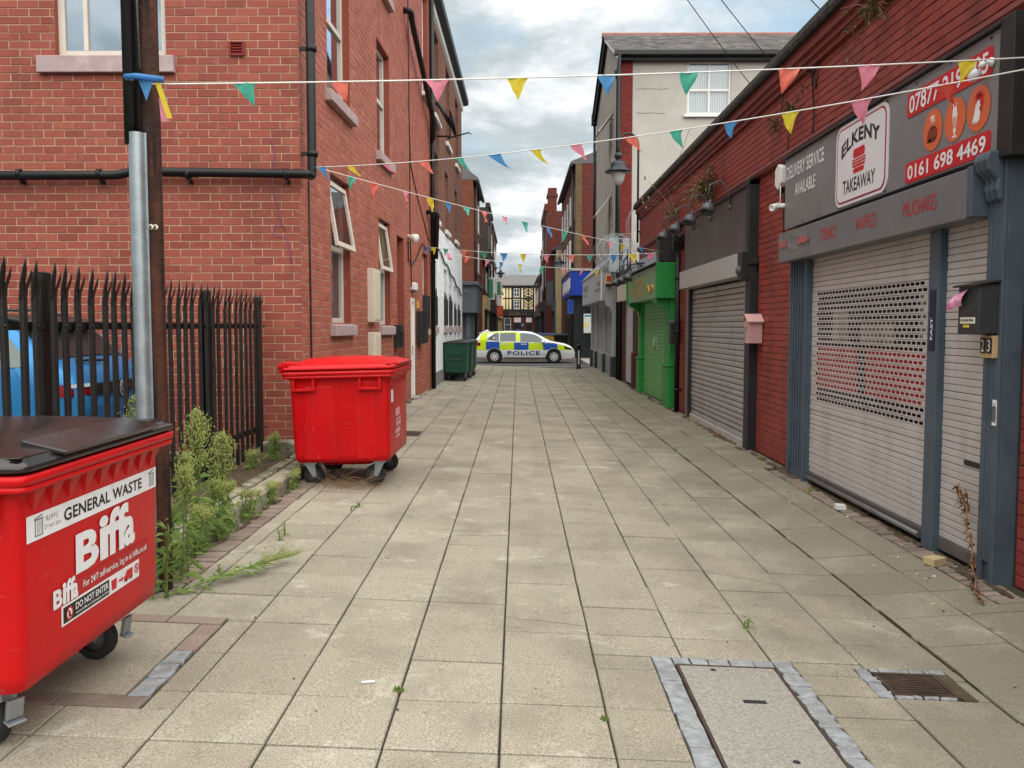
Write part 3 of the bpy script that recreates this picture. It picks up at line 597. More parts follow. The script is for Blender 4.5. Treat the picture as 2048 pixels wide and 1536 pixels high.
hi = [(22.2, 23.5, 6.9, 9.0), (25.6, 26.9, 6.9, 9.0), (22.2, 23.3, 4.35, 6.0), (25.2, 26.3, 4.35, 6.0), (28.6, 29.6, 4.4, 6.0), (29, 30.2, 6.9, 9.0)]
m = MB(); wall_back(m, PW, 21.47, 31.8, .4, 4.18, lo, 0, .22, 0, 0); m.build('ground_floor_wall', M_wbrick, wb, recalc=False)
m = MB(); wall_back(m, PW, 21.47, 31.8, 4.18, 9.45, hi, 0, .18, 0, 0)
x1 = PW(31.8, 0, 0)[0]; m.quad((x1, 31.8, 0), (-9, 31.8, 0), (-9, 31.8, 9.45), (x1, 31.8, 9.45)); m.quad((-2.1, 21.47, 9.45), (-9, 21.47, 9.45), (-9, 31.8, 9.45), (x1, 31.8, 9.45)); m.quad((-2.1, 21.47, 9.0), (-9, 21.47, 9.0), (-9, 21.47, 10.4), (-2.1, 21.47, 9.45))
m.build('upper_wall', M_bbrick, wb, recalc=False)
MB().pbox(PW, 21.47, 31.8, -.02, .42, -.1, .02).build('plinth', M_plinth, wb, .006)
for q in lo: window(wb, PW, *q, .16, .06, [('h', 2.45, .05)], M_frame, M_glass, M_dark, (.04, .2, .06), M_sill)
for q in hi: window(wb, PW, *q, .12, .07, [('h', (q[2] + q[3]) / 2, .06)], M_white, M_glass, M_dark, (.06, .14, .08), M_white)
for i, q in enumerate(lo):
    t = thing('window_grille', ['black metal sheet over the window beside the drainpipe', 'black metal sheet over the second window of the white wall', 'narrow black metal sheet over the third window of the white wall', 'black metal sheet over the fourth window of the white wall', 'black metal sheet over the window at the end of the white wall'][i], 'grille', PW(q[0], q[2], .02))
    MB().pbox(PW, q[0] - .02, q[1] + .02, q[2] + .02, 2.36 if i < 3 else 2.15, -.02, .03).build('sheet', M_black, t, .004)
    f = MB()
    for k in range(24):
        u = q[0] + (q[1] - q[0]) * random.random(); z0 = 2.36 if i < 3 else 2.15; f.pbox(PW, u - .02, u + .02, z0 - .02, z0 + random.uniform(.03, .22), .001, .004)
    f.build('paint_smears', M_black, t)
g = MB().prism([(-.05, 9.45), (.22, 9.5), (.24, 9.66), (.1, 9.7), (-.05, 9.7)], lambda a, b, n: PW(n, b, a), 21.3, 32.2); g.build('gutter', M_black, wb, .01)
MB().prism([(0, 9.2), (.06, 9.25), (.06, 9.45), (0, 9.45)], lambda a, b, n: PW(n, b, a), 21.5, 31.9).build('fascia_board', M_white, wb)
MB().prism([(.1, 9.7), (-3, 12.0), (-6, 9.7)], lambda a, b, n: PW(n, b, a), 21.47, 31.9).build('roof', mat('slate_grey', s2l(92, 94, 98), .8, .2, 3, .4, 20), wb)
tag(MB().tube([PW(u, 3.75 - .11 * (u - 21.5) + .05 * math.sin(u * 3), .03) for u in [21.5 + k * .5 for k in range(20)]], .022, 6).build('wall_cable', M_black, None, 0, PW(21.5, 3.7, .03)), 'thick black cable sloping across the top of the white painted wall', 'cable')
al = thing('satellite_dish', 'dark satellite dish on a bracket high on the brown brick wall', 'satellite dish', PW(22.3, 6.3, .05))
MB().lathe([(0, .0), (.2, .02), (.34, .07), (.36, .075), (.34, .085), (.2, .035), (.0, .015)], PW(22.9, 6.75, .35), 20, 0, (1, .12, .25)).build('dish', M_black, al)
MB().tube([PW(22.9, 6.45, 0), PW(22.9, 6.45, .35), PW(22.9, 6.75, .35)], .025, 6).build('bracket', M_black, al)
MB().tube([PW(22.9, 6.4, .3), PW(22.7, 6.5, .85), PW(22.7, 6.45, .9)], .018, 6).build('arm', M_black, al)
MB().tube([PW(22.9, 6.75, .35), PW(22.9, 7.2, .1), PW(22.9, 7.3, .0)], .05, 8).build('mount', M_black, al)
# ------------------------------------------------------------ palisade fence
FX = -2.9
fe = thing('palisade_fence', 'black steel palisade fence with splayed pointed tops beside the car park', 'fence', (FX, 7.3, .15))
def pale_mesh():
    m = MB(); w = .038
    sec = [(-w, .016), (-.022, .004), (-.01, .02), (.01, .02), (.022, .004), (w, .016), (w, .010), (.022, -.002), (.008, .014), (-.008, .014), (-.022, -.002), (-w, .010)]
    m.prism(sec, lambda u, v, n: (v, u, n), 0, 1.62)
    def tip(u0, u1, path, tipu):
        vs = []
        for (x, z), k in zip(path, (1, 1, .9, 0)):
            c = (u0 + u1) / 2 + (tipu - (u0 + u1) / 2) * (1 - k); h = (u1 - u0) / 2 * k + .0008
            vs += [(x, c - h, z), (x, c + h, z), (x + .005, c + h, z), (x + .005, c - h, z)]
        n = len(path); m.add(vs, [(4 * i + a, 4 * i + (a + 1) % 4, 4 * i + 4 + (a + 1) % 4, 4 * i + 4 + a) for i in range(n - 1) for a in range(4)])
    tip(-.038, -.010, [(.008, 1.6), (.013, 1.68), (.024, 1.74), (.030, 1.79)], -.028)
    tip(-.022, .022, [(.010, 1.6), (.013, 1.70), (.024, 1.78), (.028, 1.84)], 0)
    tip(.010, .038, [(.008, 1.6), (.018, 1.67), (.040, 1.73), (.050, 1.78)], .028)
    return m.mesh('pale', M_pale)
PM = pale_mesh()
for k in range(38):
    y = 4.42 + k * .168
    if y > 9.85: continue
    obj('pale', PM, fe, (.012, y - 7.3, -.0), (random.gauss(0, .004), random.gauss(0, .004), random.gauss(0, .015)))
for y, w, hh in ((5.44, .13, 1.78), (8.3, .13, 1.78), (9.96, .09, 1.78)):
    m = MB(); w2 = w / 2
    m.box(FX - .075, FX - .067, y - w2, y + w2, .05, .15 + hh); m.box(FX - .027, FX - .019, y - w2, y + w2, .05, .15 + hh); m.box(FX - .067, FX - .027, y - .006, y + .006, .05, .15 + hh)
    m.box(FX - .018, FX - .012, y - w2, y + w2, .05, .15 + hh); m.build('post', M_pale, fe, .004)
for z in (.45, 1.6):
    m = MB(); m.box(FX - .012, FX - .004, 4.3, 9.93, z - .025, z + .025); m.box(FX - .045, FX - .012, 4.3, 5.38, z + .017, z + .025); m.box(FX - .045, FX - .012, 5.5, 8.24, z + .017, z + .025); m.box(FX - .045, FX - .012, 8.36, 9.9, z + .017, z + .025)
    m.build('rail', M_pale, fe)
    b = MB()
    for k in range(37):
        y = 4.42 + k * .168; b.cyl((FX + .012, y, z), (FX + .034, y, z), .011, 6)
    tag(b.build('bolt_heads', M_pale, fe), kind='stuff')
# ------------------------------------------------------------ telegraph pole
M_wood = mat('creosoted_wood', s2l(70, 38, 24), .8, .45, 5, .5, 26, stain=s2l(14, 11, 9), stain_amt=.95, stain_scale=9, stretch=(1.6, 1.6, .12), thr=(.40, .56), bdist=.02)
po = thing('telegraph_pole', 'dark wooden telegraph pole with a galvanised cable guard', 'telegraph pole', (-2.05, 5.0, gz(-2.05)))
prof = [(.072, .0), (.07, 2.0), (.066, 5.0), (.062, 8.2), (.02, 8.25)]
m = MB().lathe(prof, (-2.075, 5.0, .05), 20); m.build('pole', M_wood, po)
for k in range(9):                                             # long drying cracks
    t = random.uniform(-2.4, -.2); z = random.uniform(.5, 4); r = .0725
    MB().add([(-2.075 + math.cos(t + .012 * s) * (r - .0018 * zz + .0025), 5.0 + math.sin(t + .012 * s) * (r - .0018 * zz + .0025), .05 + zz) for zz in (z, z + .5, z + 1.1) for s in (-1 + .8 * (zz != z + .5), 1 - .8 * (zz != z + .5))], [(0, 1, 3, 2), (2, 3, 5, 4)]).build('crack', M_black, po, recalc=False)
gd = MB(); gc = (-2.100, 4.905)
gd.add([(gc[0] + .042 * math.cos(t), gc[1] - .04 * math.sin(t), z) for z in (.08, 2.66) for t in [math.pi * k / 10 for k in range(11)]], [(k, k + 1, 12 + k, 11 + k) for k in range(10)], 0, True)
gd.box(gc[0] + .04, gc[0] + .055, gc[1] + .0, gc[1] + .004, .08, 2.66)
gd.build('cable_guard', M_galv, po, recalc=False)
MB().tube([(gc[0] - .032, gc[1], 2.6), (gc[0] - .036, gc[1], 8.0)], .032, 10).build('cable', M_black, po)
MB().tube([(gc[0] + .015, gc[1] + .01, 2.6), (gc[0] + .02, gc[1] + .01, 5), (gc[0] + .01, gc[1] + .02, 8.0)], .014, 8).build('cable', M_black, po)
MB().tube([(gc[0] + .035, gc[1] - .01, 3.0), (gc[0] + .025, gc[1] - .012, 3.5), (gc[0] + .045, gc[1] - .01, 4.2), (gc[0] + .035, gc[1] - .01, 8.0)], .006, 6).build('cable', M_wgrey, po)
M_ivory = mat('ivory_paint', s2l(214, 208, 190), .6)
for k, ch in enumerate('48'):
    x = -2.045 + .02 * k; yy = 5.0 - math.sqrt(.0705 ** 2 - (x + 2.075) ** 2) - .003
    tg = MB().lathe([(0, 0), (.016, 0), (.016, .004), (0, .004)], (x, yy, 2.15), 14, 0, (0, -1, 0)).build('number_disc', M_ivory, po)
    MB().text(ch, lambda u, v, n: (u, yy - n, v), x - .007, x + .007, 2.138, 2.162, .0055, 0, .02).build('lettering', M_black, tg, recalc=False)
MB().box(gc[0] + .015, gc[0] + .055, gc[1] - .03, gc[1] - .02, 3.80, 3.82).build('cable_tag', M_white, po)
MB().cyl((gc[0] - .03, gc[1] - .045, 2.94), (gc[0] + .01, gc[1] - .045, 2.94), .012, 8).build('bracket', M_galv, po)

# ------------------------------------------------------------ wheeled bins
def rr(hx, hy, c, z, n=4):
    pts = []
    for (sx, sy, a0) in ((1, 1, 0), (-1, 1, 90), (-1, -1, 180), (1, -1, 270)):
        for k in range(n + 1):
            t = R(a0 + 90 * k / n); pts.append((sx * (hx - c) + c * math.cos(t), sy * (hy - c) + c * math.sin(t), z))
    return pts
def loft(m, rings, mi=0, cap=(True, True), smooth=True):
    n = len(rings[0]); vs = [p for r in rings for p in r]
    fs = [(i * n + k, i * n + (k + 1) % n, (i + 1) * n + (k + 1) % n, (i + 1) * n + k) for i in range(len(rings) - 1) for k in range(n)]
    m.add(vs, fs, mi, smooth)
    if cap[0]: m.add(rings[0], [tuple(range(n))], mi)
    if cap[1]: m.add(rings[-1], [tuple(range(n))], mi)
def caster(parent, x, y, ang, brake, dz=0.0):
    """castor: fork, tyre with a hub, brake pedal"""
    ca, sa = math.cos(ang), math.sin(ang); T = lambda a, b, z: (x + a * ca - b * sa, y + a * sa + b * ca, z + dz)
    f = MB(); f.add([T(a, b, z) for z in (.215, .235) for a, b in ((-.06, -.05), (.06, -.05), (.06, .05), (-.06, .05))], [(0, 3, 2, 1), (4, 5, 6, 7), (0, 1, 5, 4), (1, 2, 6, 5), (2, 3, 7, 6), (3, 0, 4, 7)])
    for s in (-1, 1):
        f.add([T(a, s * b, z) for b in (.032, .037) for a, z in ((-.045, .215), (.045, .215), (.058, .1), (.025, .085))], [(0, 1, 2, 3), (7, 6, 5, 4), (0, 4, 5, 1), (1, 5, 6, 2), (2, 6, 7, 3), (3, 7, 4, 0)])
    f.cyl(T(.042, -.04, .1), T(.042, .04, .1), .01, 8)
    fo = f.build('caster', M_galv, parent)
    ax = Vector((-sa, ca, 0)); cx, cy, cz = T(.042, 0, .1)
    w = MB().lathe([(.06, -.026), (.092, -.026), (.1, -.016), (.1, .016), (.092, .026), (.06, .026)], (cx, cy, cz), 24, 0, ax); w.build('tyre', M_rubber, fo)
    MB().lathe([(.0, -.02), (.022, -.026), (.03, -.012), (.062, -.014), (.062, .014), (.03, .012), (.022, .026), (.0, .02)], (cx, cy, cz), 18, 0, ax).build('hub', M_wgrey, fo)
    if brake:
        b = MB(); Tt = lambda u, v, n: T(v, u, n)
        b.prism([(-.03, -.05), (.03, -.05), (.03, -.075), (-.03, -.075)], lambda u, v, n: T(v, u, n), .185, .225)
        b.prism([(-.03, .09), (.03, .09), (.03, .096), (-.03, .096)], lambda u, v, n: T(-.085 - (v - .09) * 3 - (n - .09) * .18, u, n), .125, .2)
        b.prism([(-.034, 0), (.034, 0), (.034, .035), (-.034, .035)], lambda u, v, n: T(-.09 - v, u, n - v * .35), .118, .126)
        b.build('brake_pedal', M_galv, fo, .003)
def euro_bin(name, label, loc, rz, lid_m, zs=1.0, lidh=.13):
    t = thing(name, label, 'bin', loc, rz); ORG[t] = Vector((0, 0, 0))
    Z = lambda z: .2 + (z - .2) * zs
    m = MB()
    loft(m, [rr(.43, .555, .05, Z(.245)), rr(.452, .578, .05, Z(.262)), rr(.460, .586, .05, Z(.32)), rr(.471, .598, .05, Z(.93)), rr(.474, .602, .06, Z(.955)), rr(.50, .63, .05, Z(.965)), rr(.525, .655, .045, Z(.968)), rr(.528, .658, .045, Z(.985)), rr(.518, .648, .045, Z(.99)), rr(.53, .66, .045, Z(.995)), rr(.532, .662, .045, Z(1.025)), rr(.50, .63, .04, Z(1.03)), rr(.495, .625, .04, Z(.97))], 0, (True, False))
    body = m.build('body', M_red, t, 0)
    # corner pillars, end ribs and belly between the castors
    p = MB()
    for s in (-1, 1):
        for x in (-.2, .24):
            p.prism([(x - .16, Z(.27)), (x + .16, Z(.27)), (x + .13, Z(.90)), (x - .13, Z(.90))] if x < 0 else [(x - .1, Z(.27)), (x + .1, Z(.27)), (x + .1, Z(.93)), (x - .1, Z(.93))], lambda u, v, n: (u, s * (.586 + (v - .32) * .018 / zs + n), v), -.01, .007)
    loft(p, [rr(.22, .30, .04, .185), rr(.26, .36, .05, .21), rr(.27, .37, .05, .26)], 0, (True, False))
    p.build('ribs', M_red, t, .012)
    # lifting handles under the rim of both ends
    for s in (-1, 1):
        for x in (-.33, .30):
            h = MB()
            for q in ((x - .11, x - .08, .86, .975), (x + .08, x + .11, .86, .975), (x - .08, x + .08, .86, .885)):
                h.box(q[0], q[1], min(s * .59, s * .645), max(s * .59, s * .645), Z(q[2]), Z(q[3]))
            h.build('lifting_handle', M_red, t, .006)
    g = MB()
    for k in range(9):                                       # gussets under the front rim
        y = -.5 + k * .125; g.add([(.470, y - .045, Z(.955)), (.470, y + .045, Z(.955)), (.466, y, Z(.865)), (.50, y - .04, Z(.962)), (.50, y + .04, Z(.962))], [(0, 1, 2), (0, 3, 4, 1), (0, 2, 3), (1, 4, 2), (3, 2, 4)])
    g.build('rim_gusset', M_red, t)
    l = MB(); lz = Z(1.035)
    loft(l, [rr(.52, .65, .05, lz), rr(.535, .665, .05, lz + .006), rr(.53, .66, .05, lz + .028), rr(.505, .635, .06, lz + .034), rr(.50, .63, .06, lz + .05)], 0, (True, False))
    def dome(s_, t_):
        x = -.50 + 1.0 * s_; y = -.63 + 1.26 * t_
        k = (1 - abs((x + .12) / .63) ** 3.2) if x > -.12 else (1 - abs((x + .12) / .40) ** 4)
        return (x, y, lz + .048 + lidh * max(k, 0) * (1 - abs(y / .63) ** 6) + .006 * (abs(y) < .4) * (abs(x) < .3))
    l.sheet(dome, 18, 18)
    lid = l.build('lid', lid_m, t, 0)
    f = MB(); f.prism([(.38, lz + .05), (.545, lz + .03), (.555, lz + .045), (.39, lz + .085)], lambda u, v, n: (u, n, v), -.42, .42); f.build('lid_handle', lid_m, lid, .006)
    hb = MB()
    for y in (-.47, .47):
        hb.prism([(-.56, lz - .02), (-.575, lz + .06), (-.53, lz + .085), (-.34, lz + .065), (-.34, lz + .05), (-.5, lz + .0)], lambda u, v, n: (u, n, v), y - .14, y - .02); hb.prism([(-.56, lz - .02), (-.575, lz + .06), (-.53, lz + .085), (-.34, lz + .065), (-.34, lz + .05), (-.5, lz + .0)], lambda u, v, n: (u, n, v), y + .02, y + .14)
    hb.cyl((-.545, -.63, lz + .045), (-.545, .63, lz + .045), .016, 10); hb.build('hinge', M_red if lid_m is M_red else lid_m, lid, .006)
    return t, Z
M_lid = mat('black_lid_plastic', (.016, .012, .012), .24, .2, 3, .04, 20, spec=.5)
# near bin
nb, Zn = euro_bin('waste_bin', 'red wheeled bin with a black lid and white general waste lettering', (-2.165, 3.52, gz(-2.1) - .005), R(.5), M_lid, 1.0, .04)
for x, y, a, b in ((.27, -.42, R(150), True), (.27, .42, R(175), True), (-.3, -.42, R(30), False), (-.3, .42, R(200), False)): caster(nb, x, y, a, b)
def PB(u, v, n): return (.4605 + (v - .32) * .0185 + n, u, v)     # front panel of a bin
M_vinyl = mat('white_vinyl', s2l(222, 224, 226), .5, .04, 5, .03, 30, stain=s2l(180, 176, 176), stain_amt=.3, stain_scale=9)
M_ink = mat('black_ink', (.012, .012, .014), .5); M_greyink = mat('grey_ink', s2l(110, 112, 116), .6); M_redp = mat('red_print', s2l(190, 30, 38), .5)
M_redold = mat('faded_red_patch', (.40, .012, .016), .5, .1, 5, 0)
st = MB().pbox(PB, -.55, .55, .775, .868, .001, .003).build('banner_sticker', M_vinyl, nb)
MB().text('GENERAL WASTE', PB, -.30, .39, .798, .846, .0045, 0, .02, 1.05).build('lettering', M_ink, st, recalc=False)
for u, s in ((-.475, 1.0), (.497, .95)):
    ic = MB()
    for q in ((-.026, -.022, -.03, .022), (.022, .026, -.03, .022), (-.026, .026, -.034, -.03), (-.03, .03, .022, .027), (-.012, -.010, -.026, .018), (.0, .002, -.026, .018), (.012, .014, -.026, .018)): ic.pbox(PB, u + q[0] * s, u + q[1] * s, .822 + q[2] * s, .822 + q[3] * s, .0035, .0045)
    ic.prism([(u - .03, .852), (u + .022, .862), (u + .024, .858), (u - .028, .848)], PB, .0035, .0045); ic.build('bin_icon', M_greyink, st)
hw = MB(); hw.text('RIPFS', PB, -.425, -.345, .828, .848, .0045, 0, -.01, 1.2); hw.build('handwriting', M_greyink, st, recalc=False); hw = MB(); hw.text('25 wed 3pm', PB, -.44, -.325, .797, .818, .0045, 0, -.012, 1.1); hw.build('handwriting', M_greyink, st, recalc=False)
def logo(u0, u1, v0, v1):
    # B i f f a in fat rounded strokes, each letter its own shape
    for k, (ch, a, b, c, d) in enumerate((('B', 0, .36, 0, .80), ('i', .37, .52, .0, .93), ('f', .505, .72, .0, 1.0), ('f', .665, .88, .0, 1.0), ('a', .795, 1.0, .0, .66))):
        MB().text(ch, PB, u0 + (u1 - u0) * a, u0 + (u1 - u0) * b, v0 + (v1 - v0) * c, v0 + (v1 - v0) * d, .0035 + .0004 * k, 0, .038).build('logo_letter', M_vinyl, nb, recalc=False)
logo(-.215, .31, .572, .765)
pt = MB().pbox(PB, -.40, .46, .492, .552, .0005, .0015).build('old_sticker_patch', M_redold, nb)
MB().text('For 24/7 self-service, log in at biffa.co.uk', PB, -.16, .44, .498, .534, .004, 0, .01, 1.0).build('lettering', M_vinyl, nb, recalc=False)
logo(-.385, -.205, .487, .575)
s2 = MB().pbox(PB, -.325, .355, .405, .482, .001, .003).build('warning_sticker', M_vinyl, nb)
MB().pbox(PB, -.315, .06, .413, .474, .003, .004).build('black_panel', M_ink, s2)
t2 = MB(); t2.text('DO NOT ENTER', PB, -.225, .05, .44, .466, .0055, 0, .02); t2.build('lettering', M_vinyl, s2, recalc=False); t2 = MB(); t2.text('www.biffa.co.uk/people-in-bins', PB, -.225, .05, .42, .433, .0055, 0, .01); t2.build('lettering', M_vinyl, s2, recalc=False)
def ring(m, P, u, v, r0, r1, n=.005, k=20, mi=0, u_s=1.0):
    vs = [P(u + u_s * r * math.cos(2 * math.pi * i / k), v + r * math.sin(2 * math.pi * i / k), n) for r in (r0, r1) for i in range(k)]
    m.add(vs, [(i, (i + 1) % k, k + (i + 1) % k, k + i) for i in range(k)], mi)
def disc(m, P, u, v, r, n=.005, k=24, mi=0, v_s=1.0):
    m.add([P(u + r * math.cos(2 * math.pi * i / k), v + v_s * r * math.sin(2 * math.pi * i / k), n) for i in range(k)], [tuple(range(k))], mi)
w = MB(); disc(w, PB, -.272, .443, .024, .005); w.build('pictogram_disc', M_vinyl, s2, recalc=False)
w = MB(); ring(w, PB, -.272, .443, .019, .026, .006); w.prism([(-.288, .458), (-.284, .462), (-.256, .428), (-.26, .424)], PB, .0055, .0065); w.build('red_pictogram', M_redp, s2)
w = MB(); ring(w, PB, .325, .45, .016, .022, .006); w.prism([(.312, .462), (.316, .466), (.338, .438), (.334, .434)], PB, .0055, .0065); w.build('red_pictogram', M_redp, s2)
w = MB(); w.prism([(.085, .42), (.125, .42), (.13, .462), (.08, .462)], PB, .004, .005); w.build('red_pictogram', M_redp, s2); w = MB(); w.prism([(.15, .438), (.178, .438), (.178, .43), (.192, .442), (.178, .454), (.178, .446), (.15, .446)], PB, .004, .005); w.build('red_pictogram', M_redp, s2); w = MB()
w.prism([(.20, .424), (.285, .424), (.285, .466), (.225, .466), (.215, .448), (.20, .446)], PB, .004, .005); w.build('red_pictogram', M_redp, s2)
w = MB(); disc(w, PB, -.272, .443, .008, .0056); w.pbox(PB, -.28, -.264, .428, .44, .0055, .006); disc(w, PB, .222, .424, .007, .0056); disc(w, PB, .268, .424, .007, .0056); w.build('black_pictograms', M_ink, s2)
# far red bin
PBf = lambda u, v, n: (.4605 + (v - .32) * .0165 + n, u, v)
fb, Zf = euro_bin('waste_bin', 'all red wheeled bin with a red lid standing by the brick corner', (-1.66, 8.9, gz(-1.66) - .012), R(-1.0), M_red, 1.12, .055)
fb.rotation_euler = (0, R(-1.6), R(-1.0))
for x, y, a, b in ((.32, -.40, R(200), False), (.32, .42, R(170), False), (-.36, -.40, R(20), False), (-.36, .42, R(20), False)): caster(fb, x, y, a, b)
MB().pbox(lambda u, v, n: PBf(u, v, n + .001), -.46, -.34, .80, .92, .001, .003).build('white_sticker', M_vinyl, fb)
M_faded = mat('faded_print', s2l(216, 150, 155), .6)
fs_ = MB()
for q in ((-.22, .05, .64, .72), (-.22, .1, .60, .62), (-.2, -.06, .54, .59), (-.04, .1, .54, .59), (-.25, .05, .47, .52), (-.25, .03, .43, .455)): fs_.pbox(PBf, *q, .004, .005)
fs_.build('faded_sticker', M_faded, fb)
# green metal bins
M_green = mat('green_bin_paint', s2l(22, 66, 52), .45, .15, 4, .12, 20, stain=s2l(120, 130, 124), stain_amt=.45, stain_scale=9, thr=(.64, .7))
gbin = thing('metal_bin', 'dark green metal wheeled bin nearest the drainpipe of the white wall', 'bin', (-1.73, 24.95, gz(-1.73)), 0, 'green bins along the white wall'); ORG[gbin] = Vector((0, 0, 0))
m = MB(); loft(m, [rr(.26, .5, .02, .2), rr(.30, .56, .03, .25), rr(.325, .60, .03, 1.0), rr(.345, .62, .03, 1.005), rr(.345, .62, .03, 1.04), rr(.32, .6, .03, 1.045)], 0, (True, True), False); m.build('body', M_green, gbin, .004)
m = MB()
for x in (-.12, .12): m.box(x - .1, x + .1, -.625, -.58, .72, .735)
m.box(-.22, .22, -.60, -.575, .60, .62); m.build('rib', M_green, gbin)
m = MB(); m.cyl((-.12, -.62, .62), (.12, -.62, .62), .012, 8); m.build('handle', M_wgrey, gbin)
m = MB(); loft(m, [rr(.35, .63, .03, 1.045), rr(.355, .635, .03, 1.06), rr(.34, .62, .03, 1.085), rr(.2, .5, .03, 1.12)], 0, (True, True), False); m.build('lid', M_blackpl, gbin, .004)
for x, y, a in ((-.2, -.45, R(100)), (.23, -.42, R(60)), (-.2, .45, R(80)), (.23, .42, R(110))): caster(gbin, x, y, a, False)
for k, lab in ((1, 'green metal wheeled bin in the middle of the row along the white wall'), (2, 'green metal wheeled bin at the road end of the row by the bollard')):
    copy_tree(gbin, (-1.70 + .03 * k, 24.95 + 1.36 * k, gz(-1.7)), lab)
# ------------------------------------------------------------ weeds
M_stem = mat('weed_stem', s2l(96, 112, 52), .8, .25, 20, 0)
M_leaf = mat('weed_leaf', s2l(136, 158, 84), .65, .4, 9, 0, spec=.3)
M_leaf2 = mat('weed_leaf_dark', s2l(112, 140, 74), .65, .4, 9, 0, spec=.3)
M_bud = mat('weed_bud', s2l(140, 152, 84), .8, .3, 30, 0, stain=s2l(150, 96, 56), stain_amt=.6, stain_scale=40)
M_dry = mat('dry_stalk', s2l(128, 100, 72), .85, .3, 20, 0)
def leaf(m, p, d, L, w, droop=.4, mi=0):
    d = Vector(d).normalized(); up = Vector((0, 0, 1)); side = d.cross(up)
    if side.length < .05: side = Vector((1, 0, 0))
    side.normalize(); p = Vector(p)
    mid = p + d * (L * .5) - up * (droop * L * .08); tip = p + d * L - up * (droop * L * .55)
    m.add([p, mid + side * w / 2, tip, mid - side * w / 2], [(0, 1, 2), (0, 2, 3)], mi)
def weed(label, base, H, lean=(0, 0), nl=60, head=.45, spread=.14, nb=70, ll=.11, dark=False, stems=1, group=None, bushy=1.0):
    t = thing('weed', label, 'weed', base, 0, group); st = MB(); lv = MB(); hd = MB(); B = Vector(base)
    for sidx in range(stems):
        off = Vector((random.uniform(-.6, .6), random.uniform(-1.6, 1.6), 0)) * (.06 * (stems > 1)); hh = H * random.uniform(.75, 1.0) if sidx else H
        lx, ly = lean[0] + (random.uniform(-.12, .12) if sidx else 0), lean[1] + (random.uniform(-.12, .12) if sidx else 0)
        ax = lambda s, off=off, lx=lx, ly=ly, hh=hh: B + off + Vector((lx * hh * s ** 1.5, ly * hh * s ** 1.5, hh * s - .02))
        st.tube([ax(k / 8) for k in range(9)], [.006 * (1 - .7 * k / 8) + .0012 for k in range(9)], 5)
        top = 1 - head
        for k in range(int(nl * bushy)):
            s = random.uniform(.03, top + .1); a = random.uniform(0, 6.283); L = ll * random.uniform(.4, 1.45) * (1.15 - .5 * s)
            leaf(lv, ax(s), (math.cos(a), math.sin(a), random.uniform(-.1, 1.1)), L, L * random.uniform(.045, .095) + .002, random.uniform(.2, 1.8), random.random() < .4)
        for k in range(nb if head > 0 else 0):
            s = random.uniform(top, 1.0); q = (s - top) / max(head, .01); a = random.uniform(0, 6.283); prof = math.sin(min(1, q * .8 + .25) * math.pi) ** .7
            L = spread * prof * random.uniform(.5, 1.1) + .02; p0 = ax(s); d = Vector((math.cos(a), math.sin(a), random.uniform(.7, 1.6))).normalized(); p1 = p0 + d * L
            st.tube([p0, p1], [.0014, .0008], 3, 0, False)
            for j in range(9):
                c = p0 + (p1 - p0) * random.uniform(.35, 1.05) + Vector((random.gauss(0, .012), random.gauss(0, .012), random.gauss(0.006, .012))); r = random.uniform(.0028, .0052)
                hd.add([c + Vector((0, 0, r * 1.7)), c + Vector((r, 0, -r)), c + Vector((-r * .5, r * .86, -r)), c + Vector((-r * .5, -r * .86, -r))], [(0, 1, 2), (0, 2, 3), (0, 3, 1)])
                if random.random() < .35: leaf(lv, p0 + (p1 - p0) * random.random(), (math.cos(a + 1), math.sin(a), .6), .03, .004, .5, 0)
    st.build('stem', M_stem, t, recalc=False)
    if lv.v: lv.build('leaves', [M_leaf2, M_leaf] if dark else [M_leaf, M_leaf2], t, recalc=False)
    if hd.v: hd.build('seed_heads', M_bud, t, recalc=False)
    return t
weed('tall feathery weed with a reddish seed head in front of the fence', (-2.21, 5.98, .12), .92, (.02, -.02), 90, .5, .15, 150, .12)
weed('bushy pale green weed beside the taller seed-headed one', (-2.19, 6.42, .16), .66, (.02, 0), 70, .55, .14, 130, .1)
weed('pale yellow-green weed growing behind the cable guard of the pole', (-2.62, 6.05, .18), .95, (0, 0), 30, .4, .15, 120, .1)
weed('leafy dark weed at the foot of the telegraph pole', (-2.0, 4.84, .08), .42, (.06, -.02), 34, 0, 0, 0, .10, True, 3)
weed('leafy weed with long drooping leaves beside the wooden pole', (-2.02, 5.15, .08), .75, (-.03, .05), 60, .25, .07, 50, .11, False, 2)
weed('dense clump of weeds between the kerb and the pole', (-2.18, 5.45, .1), .42, (.05, 0), 46, .2, .06, 30, .09, False, 5)
weed('thick green weed clump spilling over the kerb end', (-2.15, 5.75, .08), .32, (.08, -.02), 38, .15, .05, 20, .085, False, 5)
weed('weed clump with narrow leaves below the bushy pale weed', (-2.16, 6.15, .1), .42, (.1, 0), 48, .2, .06, 30, .1, False, 4)
weed('weed tuft at the middle of the kerb face', (-2.12, 6.8, .08), .24, (.15, 0), 20, .1, .04, 8, .085, False, 5)
weed('small sprawling weed at the kerb foot', (-2.13, 7.45, .08), .17, (.2, 0), 14, .1, .04, 8, .08, False, 5)
weed('short weed beside the far red bin under the kerb', (-2.12, 8.15, .08), .18, (.2, 0), 14, .2, .04, 10, .08, False, 4)
weed('low weed on the soil by the last fence post', (-2.62, 9.4, .2), .24, (0, 0), 15, .2, .06, 14, .09, False, 6)
weed('low weed on the soil below the middle fence post', (-2.6, 8.6, .2), .16, (0, 0), 13, .2, .06, 10, .09, False, 6)
weed('tiny green weed sprouting from a slab joint', (-1.73, 6.25, .065), .13, (0, 0), 22, 0, 0, 0, .045, True, 2)
